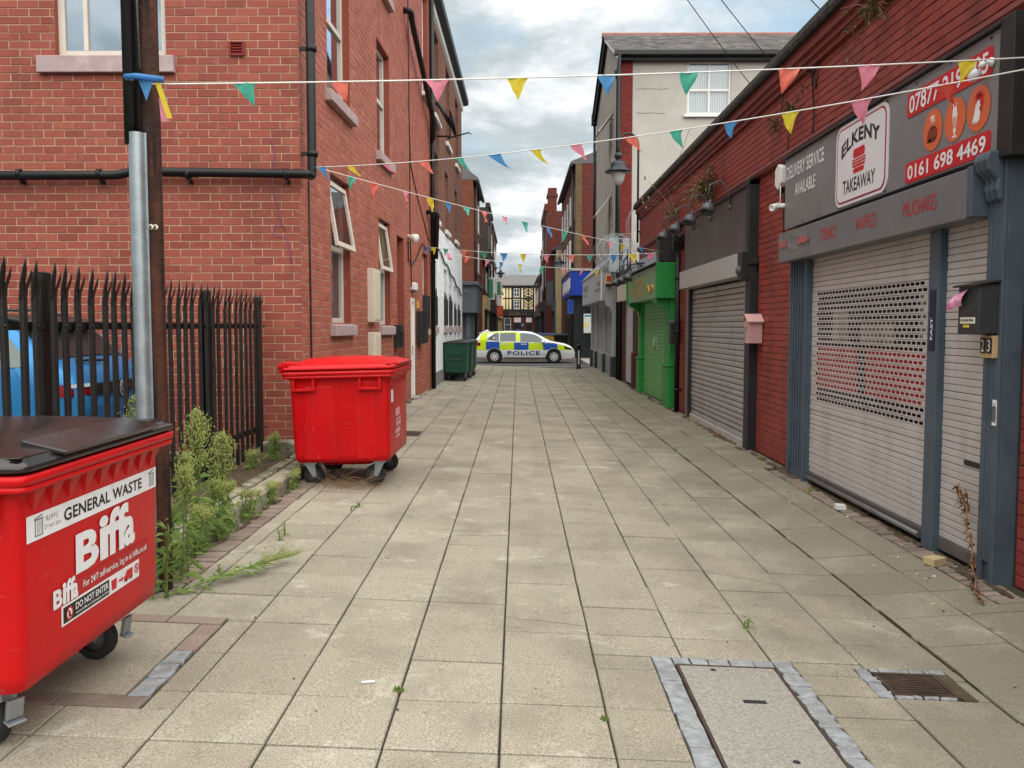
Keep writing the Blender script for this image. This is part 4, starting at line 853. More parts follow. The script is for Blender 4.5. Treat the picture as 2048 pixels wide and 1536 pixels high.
for lab, x, y in (('wisp of grass in a slab joint in front of the far red bin', -1.39, 7.4), ('wisp of grass in the joint left of the drain grate', 1.25, 4.75), ('wisp of grass in the channel before the ribbed shutter', 2.1, 11.8), ('wisp of grass in the joint near the end of the kerb', -1.83, 5.3), ('wisp of grass against the sill of the takeaway shutter', 2.9, 8.6), ('wisp of grass at the foot of the red brick pier', 2.95, 10.6)):
    weed(lab, (x, y, gz(x)), .07, (0, 0), 7, 0, 0, 0, .05, False, 3)
# broken weed lying across the slabs
t = thing('fallen_weed', 'long broken weed lying across the slabs from the bin to the open paving', 'weed', (-1.62, 5.35, .07)); st = MB(); lv = MB(); hd = MB()
A, Bp = Vector((-1.98, 4.83, .085)), Vector((-1.52, 5.62, .10)); ax = lambda s: A.lerp(Bp, s) + Vector((.05 * math.sin(s * 3), 0, .03 * math.sin(s * 3.1)))
st.tube([ax(k / 10) for k in range(11)], [.006 - .0045 * k / 10 for k in range(11)], 5); dd = (Bp - A).normalized()
for k in range(90):
    s = random.uniform(.05, .72); a = random.uniform(-1.3, 1.3); d = Matrix.Rotation(a, 3, 'Z') @ dd; leaf(lv, ax(s), (d.x, d.y, random.uniform(-.1, .45)), random.uniform(.05, .13), .011, .5, random.random() < .5)
for k in range(80):
    s = random.uniform(.62, 1.0); a = random.uniform(-.9, .9); d = Matrix.Rotation(a, 3, 'Z') @ dd; p0 = ax(s); p1 = p0 + Vector((d.x, d.y, random.uniform(.0, .35))) * random.uniform(.05, .2); st.tube([p0, p1], [.0013, .0008], 3, 0, False)
    for j in range(6):
        c = p0.lerp(p1, random.uniform(.4, 1.05)) + Vector((random.gauss(0, .01), random.gauss(0, .01), abs(random.gauss(0, .008)))); r = .0032
        hd.add([c + Vector((0, 0, r * 1.7)), c + Vector((r, 0, -r)), c + Vector((-r * .5, r * .86, -r)), c + Vector((-r * .5, -r * .86, -r))], [(0, 1, 2), (0, 2, 3), (0, 3, 1)])
st.build('stem', M_stem, t, recalc=False); lv.build('leaves', [M_leaf, M_leaf2], t, recalc=False); hd.build('seed_heads', M_bud, t, recalc=False)
# dry twigs under the far bin
t = thing('dry_twigs', 'tangle of dry brown stalks in front of the wheels of the far red bin', 'twigs', (-1.62, 8.22, .07)); m = MB()
for k in range(60):
    p = Vector((random.gauss(-1.62, .17), 8.22 + random.gauss(0, .07), .075)); a = random.uniform(0, 6.28); e = random.uniform(.0, .9); L = random.uniform(.1, .34); d = Vector((math.cos(a), .35 * math.sin(a), e)).normalized(); q = p + d * L * .5 + Vector((0, 0, .03 * random.random())); m.tube([p, q, q + (d + Vector((random.gauss(0, .4), random.gauss(0, .3), -.5 * random.random()))).normalized() * L * .4], [.0022, .0018, .001], 4, 0, False)
m.build('stalks', M_dry, t, recalc=False)
# moss tufts in the joints, litter
M_moss = mat('moss', s2l(94, 108, 50), .95, .4, 40, .8, 90)
for x, y, r, lab in ((-.515, 3.72, .024, 'small round moss tuft in the joint up the middle of the paving'), (-.54, 2.93, .028, 'small round moss tuft in the joint at the near end of the paving'), (.355, 3.52, .018, 'little moss tuft in the joint left of the large manhole cover')):
    m = MB()
    for k in range(40):
        a = random.uniform(0, 6.28); rr_ = r * math.sqrt(random.random()); c = Vector((x + rr_ * math.cos(a), y + rr_ * math.sin(a), gz(x))); h = random.uniform(.5, 1) * r * .8; m.tube([c, c + Vector((random.gauss(0, .004), random.gauss(0, .004), h))], [.004, .001], 4, 0, False)
    tag(m.build('moss_tuft', M_moss, None, 0, (x, y, gz(x))), lab, 'moss')
M_card = mat('cardboard', s2l(178, 160, 120), .9, .1, 8, .1, 40)
def litter(name, lab, x, y, pts, h, mm, cat='litter', rz=0):
    m = MB(); z = gz(x) + .002; ca, sa = math.cos(rz), math.sin(rz)
    m.prism([(x + a * ca - b * sa, y + a * sa + b * ca) for a, b in pts], lambda u, v, n: (u, v, z + n + .006 * math.sin(u * 90 + v * 70)), 0, h); tag(m.build(name, mm, None, .002, (x, y, z)), lab, cat)
litter('crushed_carton', 'crushed pale carton against the takeaway door sill', 2.85, 5.95, [(-.06, -.04), (.06, -.05), (.07, .03), (-.05, .05)], .05, M_card, rz=.5)
litter('paper_scrap', 'crumpled white paper by the middle of the takeaway shutter', 2.86, 7.75, [(-.05, -.03), (.03, -.05), (.06, .03), (-.02, .05)], .045, M_white, rz=.3)
litter('paper_cup', 'brown leaf scrap in front of the ribbed grey shutter', 2.93, 12.9, [(-.06, -.03), (.05, -.04), (.06, .03), (-.03, .05)], .05, M_dry, rz=.2)
litter('cigarette_end', 'white cigarette end lying on a slab', -.66, 3.78, [(-.03, -.004), (.03, -.004), (.03, .004), (-.03, .004)], .007, M_white, rz=.2)
gm = MB(); M_grit = [M_soil, M_card, M_dry, M_white]
for k in range(90):
    near = k % 2; x = random.uniform(2.45, 2.92) if near else random.uniform(-1.6, 2.7); y = random.uniform(3.2, 11); sz = random.uniform(.006, .018) if near else random.uniform(.003, .009); a = random.uniform(0, 3)
    q = [(x + sz * math.cos(a + t) * random.uniform(.6, 1), y + sz * math.sin(a + t) * random.uniform(.6, 1)) for t in (0, 1.5, 3, 4.6)]
    gm.prism(q, lambda u, v, n: (u, v, gz(u) + n), .0, .005, random.choice((0, 0, 1, 2, 3)) if near else 0)
tag(gm.build('grit', M_grit), 'fine grit and scraps scattered over the slabs', 'grit', None, 'stuff')
dv = thing('dead_creeper', 'dead brown creeper hanging on the corner of the takeaway pilaster', 'creeper', (2.9, 5.55, 0)); m = MB(); l2 = MB()
for (x, y, z, x2, y2, z2) in ((2.95, 5.85, .55, 2.93, 5.7, .42), (2.93, 5.7, .42, 2.90, 5.55, .2), (2.90, 5.55, .2, 2.86, 5.42, .02), (2.86, 5.42, .02, 2.72, 5.1, .0), (2.96, 5.78, .52, 2.95, 5.72, .40)):
    m.tube([(x, y, z), ((x + x2) / 2 - .02, (y + y2) / 2, (z + z2) / 2 - .01), (x2, y2, z2)], .006, 5, 0, False)
    for k in range(16):
        s = random.random(); p = Vector((x + (x2 - x) * s, y + (y2 - y) * s, z + (z2 - z) * s)); leaf(l2, p, (random.uniform(-1, .2), random.uniform(-1, 1), random.uniform(-1, .3)), random.uniform(.03, .07), .022, .6)
m.build('stem', M_dry, dv, recalc=False); l2.build('leaves', mat('dead_leaf', s2l(92, 62, 42), .85, .4, 14, 0), dv, recalc=False)

# ------------------------------------------------------------ bunting
FCOL = {'teal': (84, 190, 164), 'coral': (240, 128, 108), 'pink': (238, 148, 170), 'yellow': (234, 216, 64), 'blue': (84, 154, 212), 'red': (222, 84, 70), 'green': (60, 160, 118)}
def flag_mat(name, c):
    m = bpy.data.materials.new('bunting_' + name); m.use_nodes = True; nt = m.node_tree; nt.nodes.clear()
    n = nd(nt, 'ShaderNodeTexNoise', {'Vector': nd(nt, 'ShaderNodeNewGeometry').outputs['Position'], 'Scale': 30.0, 'Detail': 3.0}).outputs[0]
    col = mixc(nt, ramp(nt, n, [(.3, 0.0), (.7, 1.0)]), [x * .9 for x in c], [min(1, x * 1.08) for x in c])
    d = nd(nt, 'ShaderNodeBsdfPrincipled', {'Base Color': col, 'Roughness': .6}); tr = nd(nt, 'ShaderNodeBsdfTranslucent', {'Color': col})
    nd(nt, 'ShaderNodeOutputMaterial', {0: nd(nt, 'ShaderNodeMixShader', {0: .5, 1: d.outputs[0], 2: tr.outputs[0]}).outputs[0]}); return m
FM = {k: flag_mat(k, s2l(*v)) for k, v in FCOL.items()}
M_cord = mat('white_cord', s2l(216, 216, 212), .8, .05, 10, 0)
def bunting(label, a, b, sag, flags, size=.19, r=.0045, start=.0):
    base = size
    a, b = Vector(a), Vector(b); t = thing('bunting', label, 'bunting', a, 0, None)
    P = lambda s: a.lerp(b, s) + Vector((0, 0, -sag * 4 * s * (1 - s)))
    MB().tube([P(k / 24) for k in range(25)], r, 5).build('cord', M_cord, t)
    d = (b - a).normalized()
    for s, c, *k in flags:
        size = base * random.uniform(.78, 1.04); p = P(s); sw, tw, lift = (k + [random.uniform(-.5, .5), random.uniform(-.5, .5), random.uniform(-.15, .25)])[:3] if k else (random.uniform(-.55, .55), random.uniform(-.6, .6), random.uniform(-.1, .35))
        dn = Vector((math.sin(sw) * .5, -math.sin(sw) * .6, -1)).normalized(); side = Vector((d.x, d.y, d.z)); fl = random.uniform(-.4, .4)
        def fn(u, v):
            w = (1 - v) * (1 - .1 * math.sin(v * 7 + 5 * fl)); x = (u - .5) * w * size + v * size * lift
            bend = tw * size * .6 * v * v + fl * size * .5 * math.sin(3 * v + 4 * u) * v + size * .07 * math.sin(8 * u + 6 * v + 9 * fl)
            nrm = side.cross(dn)
            return p + side * x + dn * (size * 1.0 * v * (1 - .15 * v * abs(tw))) + nrm * bend
        MB().sheet(fn, 5, 7).build('flag', FM[c], t, recalc=False)
    return t
A0, A1 = (-2.05, 4.9, 2.92), (3.1, 5.25, 3.165)
bunting('white bunting cord from the telegraph pole straight across to the takeaway sign', A0, A1, .03,
        [(0.1045, 'teal', .2, .9, .3), (0.205, 'coral', .2, .3, .25), (0.3102, 'pink', .1, .1, .0), (0.3969, 'yellow', .1, .1, .0), (0.4943, 'blue', .3, .4, .0), (0.5856, 'teal', .2, .6, -.1), (0.6989, 'coral', .3, .5, -.35), (0.7898, 'pink', .2, .9, -.2), (0.9033, 'yellow', .1, .3, -.3)], .138)
t = thing('bunting', 'knotted end of bunting wrapped round the telegraph pole with a blue and a yellow flag', 'bunting', (-2.05, 4.88, 2.9))
m = MB().tube([(-2.13, 4.86, 2.95), (-2.06, 4.83, 2.945), (-1.93, 4.88, 2.94)], .016, 8); m.build('rolled_flag', FM['blue'], t)
MB().sheet(lambda u, v: (-2.02 + (u - .5) * .08 * (1 - v), 4.86, 2.93 - .11 * v), 3, 3).build('flag', FM['blue'], t, recalc=False)
MB().sheet(lambda u, v: (-1.96 + .06 * v + (u - .5) * .03, 4.87, 2.92 - .19 * v), 3, 4).build('flag', FM['yellow'], t, recalc=False)
MB().sheet(lambda u, v: (-1.965 + .035 * v + (u - .5) * .05 * v, 4.89, 2.85 - .13 * v), 3, 4).build('flag', FM['pink'], t, recalc=False)
B0, B1 = (-2.3, 10.12, 3.40), (3.12, 4.95, 3.07)
bunting('long bunting cord slanting from the brick corner to the takeaway sign', B0, B1, .12,
        [(0.0161, 'blue', .3, 1, .1), (0.0904, 'yellow', .3, 1.2, .2), (0.1718, 'pink', .3, 1.2, .5), (0.2525, 'coral', .3, .4, .5), (0.3215, 'teal', .3, .6, .5), (0.3852, 'blue', .3, 1.3, .4), (0.4521, 'yellow', .2, .7, .5), (0.5136, 'pink', .2, .6, .4), (0.589, 'coral', .2, .9, .3), (0.6443, 'teal', .2, .6, .1), (0.7064, 'blue', .3, .5, -.3), (0.7675, 'yellow', .2, .2, -.15), (0.8328, 'pink', .2, .4, -.1), (0.9, 'red', .2, .4, .3), (0.9653, 'green', .2, .2, .3)], .152)
C0, C1 = (-2.3, 10.12, 3.40), (2.78, 17.1, 3.02)
cols = ['teal', 'coral', 'pink', 'yellow', 'blue', 'teal', 'coral', 'pink', 'teal', 'blue', 'teal', 'coral', 'pink', 'yellow', 'blue', 'green']
shares = [0.063, 0.1075, 0.1696, 0.2252, 0.2677, 0.3112, 0.3568, 0.4149, 0.4738, 0.5463, 0.6, 0.6677, 0.7638, 0.8216, 0.8959, 0.9705]
bunting('bunting cord sloping down from the brick corner to the green shop front', C0, C1, .05, list(zip(shares, cols)), .17)
D0, D1 = (-2.1, 20.4, 3.42), (2.75, 17.3, 3.02)
shares = [0.0005, 0.0335, 0.0962, 0.182, 0.2726, 0.3698, 0.4575, 0.5555, 0.6567, 0.7325, 0.8318, 0.8993, 0.9708, 1.0041]
cols = ['blue', 'yellow', 'teal', 'coral', 'green', 'blue', 'yellow', 'pink', 'coral', 'teal', 'blue', 'yellow', 'pink', 'red']
bunting('level bunting cord between the drainpipe and the green sign', D0, D1, .1, list(zip(shares, cols)), .19, .006)
E0, E1 = (-2.08, 21.0, 3.4), (2.75, 27.6, 3.35)
shares = [0.0742, 0.1656, 0.2673, 0.3404, 0.4419, 0.5675, 0.7053, 0.8224, 0.9321, 1.048]
cols = ['pink', 'coral', 'pink', 'blue', 'yellow', 'teal', 'coral', 'pink', 'yellow', 'blue']
bunting('lowest bunting cord from the white wall across to the grey shop sign', E0, E1, .12, list(zip(shares, cols)), .22, .006)
# overhead wires from the pole head
for lab, q in (('overhead wire from the pole to the middle of the red parapet', (3.2, 12.1, 4.75)), ('overhead wire from the pole to the parapet above the ribbed shutter', (3.2, 11.1, 4.75)), ('overhead wire from the pole to the parapet above the takeaway', (3.2, 9.3, 4.75))):
    a = Vector((-2.05, 5.0, 8.0)); b = Vector(q); w = MB().tube([a.lerp(b, k / 12) + Vector((0, 0, -.25 * 4 * (k / 12) * (1 - k / 12))) for k in range(13)], .0055, 5)
    tag(w.build('overhead_wire', M_black, None, 0, q), lab, 'wire')
# ------------------------------------------------------------ red painted terrace
RX = 3.1; PRW = PR(RX)
rb = thing('red_brick_terrace', 'long single-storey red painted brick terrace with a dark parapet coping', 'building', (RX, 13.0, 0))
ops_r = [(5.42, 9.72, -.2, 2.72), (11.42, 16.0, -.2, 2.5), (17.2, 22.3, -.2, 2.75)]
m = MB(); wall_back(m, PRW, 1.5, 5.29, -.15, 4.62, [], -.004, .3, 2, 1); wall_back(m, PRW, 5.29, 22.7, -.15, 4.62, ops_r, -.007, .3, 0, 1)
m.quad((RX, 22.7, -.1), (12, 22.7, -.1), (12, 22.7, 4.6), (RX, 22.7, 4.6)); m.quad((RX, 1.5, 4.62), (12, 1.5, 4.62), (12, 22.7, 4.62), (RX, 22.7, 4.62)); m.quad((RX, 1.5, -.1), (12, 1.5, -.1), (12, 1.5, 4.6), (RX, 1.5, 4.6))
m.build('wall', [M_mortarB, M_brickB, mat('pale_pointing', s2l(128, 92, 86), .9, .2, 10, .3, 60)], rb, recalc=False)
brick_wall(rb, [(PRW, 3.4, 22.7, -.02, 4.3, ops_r + [(1, 23, 3.48, 3.60)])], 290, M_brickB, .226, .076, .007)
M_redpaint = mat('red_gloss_moulding', s2l(112, 40, 36), .5, .15, 5, .2, 40, stain=s2l(60, 24, 22), stain_amt=.6, stain_scale=4)
MB().prism([(0, 3.48), (.05, 3.5), (.07, 3.54), (.06, 3.58), (.02, 3.6), (0, 3.6)], lambda a, b, n: PRW(n, b, a), 1.5, 22.75).build('string_course', M_redpaint, rb)
MB().prism([(0, 4.3), (.04, 4.31), (.04, 4.37), (.07, 4.38), (.07, 4.44), (.1, 4.45), (.1, 4.56), (0, 4.56)], lambda a, b, n: PRW(n, b, a), 1.5, 22.75).build('cornice', M_redpaint, rb)
M_coping = mat('sooty_coping', s2l(46, 44, 40), .95, .35, 12, .9, 30, stain=s2l(84, 84, 66), stain_amt=.5, stain_scale=10, bdist=.03)
for k in range(24):
    y = 1.5 + k * .89; MB().prism([(-.3, 4.56), (.15, 4.56), (.16, 4.62), (.13, 4.72), (0, 4.76), (-.3, 4.76)], lambda a, b, n: PRW(n, b, a), y, min(y + .884, 22.8)).build('coping_stone', M_coping, rb, .015)
# ------------------------------------------------------------ takeaway front
M_bgrey = mat('blue_grey_paint', s2l(72, 84, 94), .5, .12, 4, .1, 40, stain=s2l(50, 58, 66), stain_amt=.5, stain_scale=3)
M_sign = mat('grey_sign_panel', s2l(112, 112, 115), .36, .1, 1.2, .04, 10, spec=.5, stain=s2l(140, 140, 142), stain_amt=.4, stain_scale=1.1)
M_sign2 = mat('dull_grey_fascia', s2l(104, 105, 107), .5, .1, 2, .1, 20, stain=s2l(120, 118, 112), stain_amt=.4, stain_scale=3)
M_shut = mat('pinkish_grey_shutter', s2l(182, 175, 172), .5, .06, 3, .06, 40, stain=s2l(140, 126, 114), stain_amt=.6, stain_scale=2.2, stretch=(1, 1, .3), thr=(.50, .78))
tk = thing('takeaway_shopfront', 'takeaway shop front with a grey sign board and a perforated roller shutter', 'shopfront', (3.0, 7.6, 0))
# pilasters with fluting and a scroll bracket
def pilaster(y0, y1, zt, xf=2.975, nm='pilaster', mm=None, flute=True):
    m = MB(); m.box(xf + .02, 3.14, y0, y1, -.1, zt)
    if flute:
        n = 4; w = (y1 - y0) * .62 / n
        for k in range(n + 1): m.box(xf, xf + .02, y0 + .19 * (y1 - y0) + k * w - .012, y0 + .19 * (y1 - y0) + k * w + .012, .1, zt)
        m.box(xf - .004, xf + .02, y0, y0 + .05, -.1, zt); m.box(xf - .004, xf + .02, y1 - .05, y1, -.1, zt)
    return m.build(nm, mm or M_bgrey, tk, .004)
pilaster(9.14, 9.7, 2.3); pilaster(5.45, 5.64, 2.62)
m = MB()
for k in range(3):
    y = 5.465 + k * .058; m.prism([(0, 2.36), (.03, 2.38), (.05, 2.44), (.04, 2.5), (.1, 2.56), (.12, 2.62), (.1, 2.67), (0, 2.67)], lambda a, b, n: (2.975 - a, n, b), y, y + .046)
m.build('scroll_bracket', M_bgrey, tk, .012)
sg = MB().pbox(PR(2.95), 5.50, 9.86, 2.66, 3.42, -.15, 0).build('sign_board', M_sign, tk, .004)
MB().prism([(5.34, 2.62), (5.498, 2.62), (5.498, 3.46), (5.34, 3.46)], PR(2.95), -.16, .02).build('sign_end_post', M_black, tk, .006)
MB().prism([(-.15, 3.42), (.03, 3.425), (.03, 3.45), (-.15, 3.50)], lambda a, b, n: (2.95 - a, n, b), 5.49, 9.9).build('lead_flashing', M_black, tk, .004)
SG = PRT(2.95)                                           # lettering runs from far to near: u = -Y
def T(b, y0, y1, z0, z1, **k): m = MB(); m.text(b, SG, -y0, -y1, z0, z1, k.pop('n', .004), 0, k.pop('bold', .02), k.pop('space', 1.0), k.pop('warp', None)); return m
T('DELIVERY SERVICE', 9.80, 8.62, 3.19, 3.33, bold=.015).build('lettering', M_vinyl, sg, recalc=False); dl = MB(); dl.text('AVAILABLE', SG, -9.50, -8.86, 2.98, 3.11, .004, 0, .015); dl.build('lettering', M_vinyl, sg, recalc=False)
def rrect(m, P, u0, u1, v0, v1, r, n0, n1, mi=0, k=6):
    pts = []
    for cx, cy, a0 in ((u1 - r, v1 - r, 0), (u0 + r, v1 - r, 90), (u0 + r, v0 + r, 180), (u1 - r, v0 + r, 270)):
        for i in range(k + 1): t = R(a0 + 90 * i / k); pts.append((cx + r * math.cos(t), cy + r * math.sin(t)))
    m.prism(pts, P, n0, n1, mi)
M_crim = mat('crimson_print', s2l(150, 24, 48), .5, .05, 4, 0)
lg = MB(); rrect(lg, SG, -8.28, -7.13, 2.68, 3.40, .12, 0, .008); lgo = lg.build('logo_panel', mat('white_print', s2l(214, 212, 216), .45, .04, 3, 0), sg)
b = MB(); rrect(b, SG, -8.245, -7.165, 2.705, 3.375, .10, .008, .010); bo = b.build('red_border', M_crim, lgo)
b = MB(); rrect(b, SG, -8.225, -7.185, 2.72, 3.36, .09, .010, .012); b.build('logo_field', MATS['white_print'], lgo)
b = MB(); b.text('ELKENY', SG, -8.13, -7.28, 3.13, 3.25, .0135, 0, .035, 1.05, lambda a, q: (a, q + .75 * (1 - (2 * a - 1) ** 2) - .25)); b.build('lettering', M_ink, lgo, recalc=False); b = MB(); b.text('TAKEAWAY', SG, -8.08, -7.36, 2.78, 2.90, .0135, 0, .015); b.build('lettering', M_ink, lgo, recalc=False)
b = MB()                                                   # plain stacked-bun emblem
for z0, z1, w in ((3.06, 3.14, .13), (3.035, 3.05, .15), (3.01, 3.028, .15), (2.98, 3.003, .14), (2.93, 2.972, .12)): rrect(b, SG, -7.72 - w, -7.72 + w, z0, z1, min(.03, (z1 - z0) / 2 - .001), .0125, .0135)
b.build('bun_emblem', M_redp, lgo)
for txt, z0, z1 in (('07877 219 105', 3.165, 3.34), ('0161 698 4469', 2.675, 2.825)):
    b = MB(); rrect(b, SG, -6.80, -5.60, z0, z1, .025, 0, .006); bo = b.build('number_panel', M_redp, sg); MB().text(txt, SG, -6.76, -5.645, z0 + .022, z1 - .022, .008, 0, .018).build('lettering', M_vinyl, bo, recalc=False)
M_orange = mat('orange_print', s2l(206, 98, 58), .5, .04, 4, 0); M_brownp = mat('brown_print', s2l(70, 30, 26), .5)
for i, y in enumerate((6.38, 6.06, 5.755)):
    b = MB(); disc(b, SG, -y, 2.99, .145, .004, 36); do = b.build('food_disc', M_orange, sg, recalc=False); u = -y; w = MB(); d2 = MB()
    if i == 0:
        disc(d2, SG, u, 2.96, .075, .006, 24, 0, .75)
        d2.pbox(SG, u - .075, u - .02, 2.91, 2.95, .005, .006)
        for k in range(-3, 4): w.prism([(u + k * .02 - .022, 2.93), (u + k * .02 - .017, 2.93), (u + k * .02 + .022, 2.995), (u + k * .02 + .017, 2.995)], SG, .0065, .0072)
        w.build('grill_marks', M_orange, do); s = MB()
        for k in (-1, 0, 1): s.tube([SG(u + k * .02, 3.03, .006), SG(u + k * .02 + .008, 3.05, .006), SG(u + k * .02 - .004, 3.07, .006), SG(u + k * .02 + .004, 3.09, .006)], .003, 4)
        s.build('steam', M_vinyl, do); d2.build('steak_icon', M_brownp, do, recalc=False)
    elif i == 1:
        w.prism([(u - .035, 3.03), (u + .035, 3.03), (u + .018, 2.92), (u + .01, 2.90), (u - .01, 2.90), (u - .018, 2.92)], SG, .005, .006); w.pbox(SG, u - .006, u + .006, 2.88, 2.90, .005, .006); w.prism([(u - .03, 2.87), (u + .03, 2.87), (u + .02, 2.885), (u - .02, 2.885)], SG, .005, .006); disc(w, SG, u, 3.045, .03, .0062); w.prism([(u - .03, 3.10), (u - .024, 3.10), (u - .008, 3.06), (u - .014, 3.06)], SG, .005, .006); w.prism([(u + .03, 3.10), (u + .024, 3.10), (u + .008, 3.06), (u + .014, 3.06)], SG, .005, .006); w.build('milkshake_icon', M_vinyl, do)
        for k in (-1, 0, 1): d2.pbox(SG, u + k * .017 - .004, u + k * .017 + .004, 2.93, 3.01, .0066, .007)
        d2.build('glass_flutes', M_orange, do)
    else:
        w.prism([(u - .075, 2.90), (u - .05, 2.92), (u - .045, 2.895), (u - .02, 2.915), (u - .01, 2.895), (u + .015, 2.92), (u + .03, 2.98), (u + .028, 3.02), (u + .0, 3.045), (u - .03, 3.02), (u - .05, 2.96)], SG, .005, .006); w.build('hen_icon', M_vinyl, do)
        for a, c, r in ((-.02, 3.065, .022), (.01, 3.075, .024), (.035, 3.06, .02), (.04, 3.02, .02), (.03, 2.985, .016)): disc(d2, SG, u + a, c, r, .0068, 14)
        d2.build('comb_icon', M_redp, do, recalc=False)
sc = MB()
for z in (3.39, 2.685):
    for k in range(9): disc(sc, SG, -9.75 + k * .515, z, .012, .003, 10)
sc.build('screw_heads', M_black, sg, recalc=False)
bx = MB().prism([(2.86, 2.285), (2.86, 2.60), (3.09, 2.62), (3.09, 2.285)], lambda u, v, n: (u, n, v), 5.70, 9.76).build('shutter_box', M_sign2, tk, .006)
MB().pbox(PR(2.86), 5.635, 5.70, 2.29, 2.61, -.2, .0).build('box_end_plate', M_bgrey, tk, .004)
BX = PRT(2.86)
for txt, y0, y1 in (('STEAKS', 8.42, 8.02), ('WAFFLES', 7.55, 7.12), ('MILKSHAKES', 6.62, 6.10)): b = MB(); b.text(txt, BX, -y0, -y1, 2.40, 2.51, .003, 0, -.005); b.build('lettering', M_redp, bx, recalc=False)
for y0, y1, zz in ((9.66, 9.45, 2.44), (9.05, 8.78, 2.43)):                    # peeling letters on wrinkled vinyl
    b = MB(); b.sheet(lambda s, t: BX(-y0 + (y0 - y1) * s, zz + .07 * t, .0115 + .004 * math.sin(s * 14 + t * 5)), 12, 4); b.build('peeling_lettering', mat('faded_red_vinyl', s2l(160, 84, 86), .5, .35, 30, 0), bx, recalc=False)
b = MB(); b.sheet(lambda s, t: BX(-9.74 + 1.0 * s, 2.30 + .29 * t, .002 + .006 * math.sin(s * 9 + t * 11) * math.sin(t * 3.1) * (t > .3)), 40, 16); b.build('wrinkled_vinyl', M_sign2, bx, recalc=False)
# shutters
PIT = .0502
def slat_mesh(L, holes=0, off=0.0, span=(0, 0), th=.010, pit=PIT):
    if holes: th = .0025
    """one flat slat along Y; optional row of punched slots"""
    m = MB(); h = pit - .0035
    def bar(y0, y1, z0, z1): m.box(0, th, y0, y1, z0, z1)
    if not holes:
        m.prism([(0.004, 0), (0, .004), (0, h - .004), (.004, h), (th, h), (th, 0)], lambda a, b, n: (a, n, b), 0, L); return m
    z0, z1 = .012, .037; bar(0, L, 0, z0); bar(0, L, z1, h); p = (span[1] - span[0]) / holes; y = span[0] + off; bar(0, y, z0, z1)
    for k in range(holes):
        e = y + p; bar(y + p * .81, min(e, L) if k < holes - 1 else L, z0, z1); y = e
    return m
def shutter(parent, nm, X, y0, y1, z0, z1, mm, holes_rows=(), pit=PIT, curved=False):
    sh = MB().box(X + .012, X + .02, y0, y1, z0, z0 + .03).build(nm, mm, parent)
    L = y1 - y0; n = int((z1 - z0) / pit); O = org(parent); cache = {}
    for k in range(n):
        z = z0 + k * pit; hz = z + .02
        key = 'plain'
        if holes_rows and holes_rows[0] < hz < holes_rows[1]: key = k % 2
        if key not in cache:
            if curved:
                mm_ = MB(); a = [(math.cos(R(t)) * .5, math.sin(R(t))) for t in range(-80, 81, 20)]
                mm_.prism([(.03 - .026 * c * 2 * .5, pit * .5 + s * pit * .44) for c, s in a] + [(.034, pit * .96), (.034, pit * .04)], lambda u, v, n_: (u, n_, v), 0, L); cache[key] = mm_.mesh('slat', mm)
            elif key == 'plain': cache[key] = slat_mesh(L, pit=pit).mesh('slat', mm)
            else: cache[key] = slat_mesh(L, 28, .0 if key else .042, (.13, L - .13 - .06)).mesh('slat', mm)
        obj('slat', cache[key], sh, (X - O.x + random.uniform(-.0015, .0015), y0 - O.y, z - O.z + random.uniform(-.0006, .0006)), (random.gauss(0, .0003), random.gauss(0, .022), random.gauss(0, .0006)))
    return sh
SX = 3.04
ms = shutter(tk, 'main_shutter', SX, 6.46, 9.15, .09, 2.30, M_shut, (.84, 1.945))
MB().box(SX - .012, SX + .015, 6.46, 9.15, .0, .088).build('bottom_rail', mat('shutter_bottom_bar', s2l(104, 102, 102), .45, .15, 6, .1, 30, metal=.4), ms, .004)
MB().tube([(SX - .05, 6.5, .045), (SX - .05, 9.05, .045)], .022, 10).build('locking_bar', MATS['shutter_bottom_bar'], ms)
ds = shutter(tk, 'door_shutter', SX, 5.63, 6.29, .09, 2.30, M_shut)
MB().box(SX - .012, SX + .015, 5.63, 6.29, .0, .088).build('bottom_rail', MATS['shutter_bottom_bar'], ds, .004)
MB().box(SX - .006, SX + .01, 5.74, 5.96, .66, .695).build('letter_slot', M_black, ds)
MB().box(2.985, 3.12, 6.295, 6.455, -.08, 2.32).build('centre_post', M_bgrey, tk, .006)
# the shop seen through the slots
inn = MB(); inn.quad((3.42, 5.5, -.1), (3.42, 9.7, -.1), (3.42, 9.7, 2.6), (3.42, 5.5, 2.6)); inn.quad((3.42, 9.7, -.1), (3.1, 9.7, -.1), (3.1, 9.7, 2.6), (3.42, 9.7, 2.6)); inn.quad((3.42, 5.5, 2.6), (3.42, 9.7, 2.6), (3.1, 9.7, 2.6), (3.1, 5.5, 2.6)); inn.quad((3.42, 5.43, -.1), (3.1, 5.43, -.1), (3.1, 5.43, 2.6), (3.42, 5.43, 2.6)); inn.build('shop_interior', M_dark, tk, recalc=False)
M_redpost = mat('red_poster', (.52, .008, .02), .5, .1, 2, 0)
for y0, y1 in ((7.95, 9.0), (6.62, 7.75)): MB().box(3.056, 3.06, y0, y1, .98, 1.41).build('red_poster', M_redpost, tk)
for y0, y1, z0, z1 in ((8.2, 8.6, 1.45, 1.75), (7.2, 7.9, 1.45, 1.62), (6.55, 6.75, 1.5, 1.85)): MB().box(3.06, 3.065, y0, y1, z0, z1).build('shop_goods', mat('dim_goods', s2l(150, 145, 128), .7, .5, 6, 0), tk)
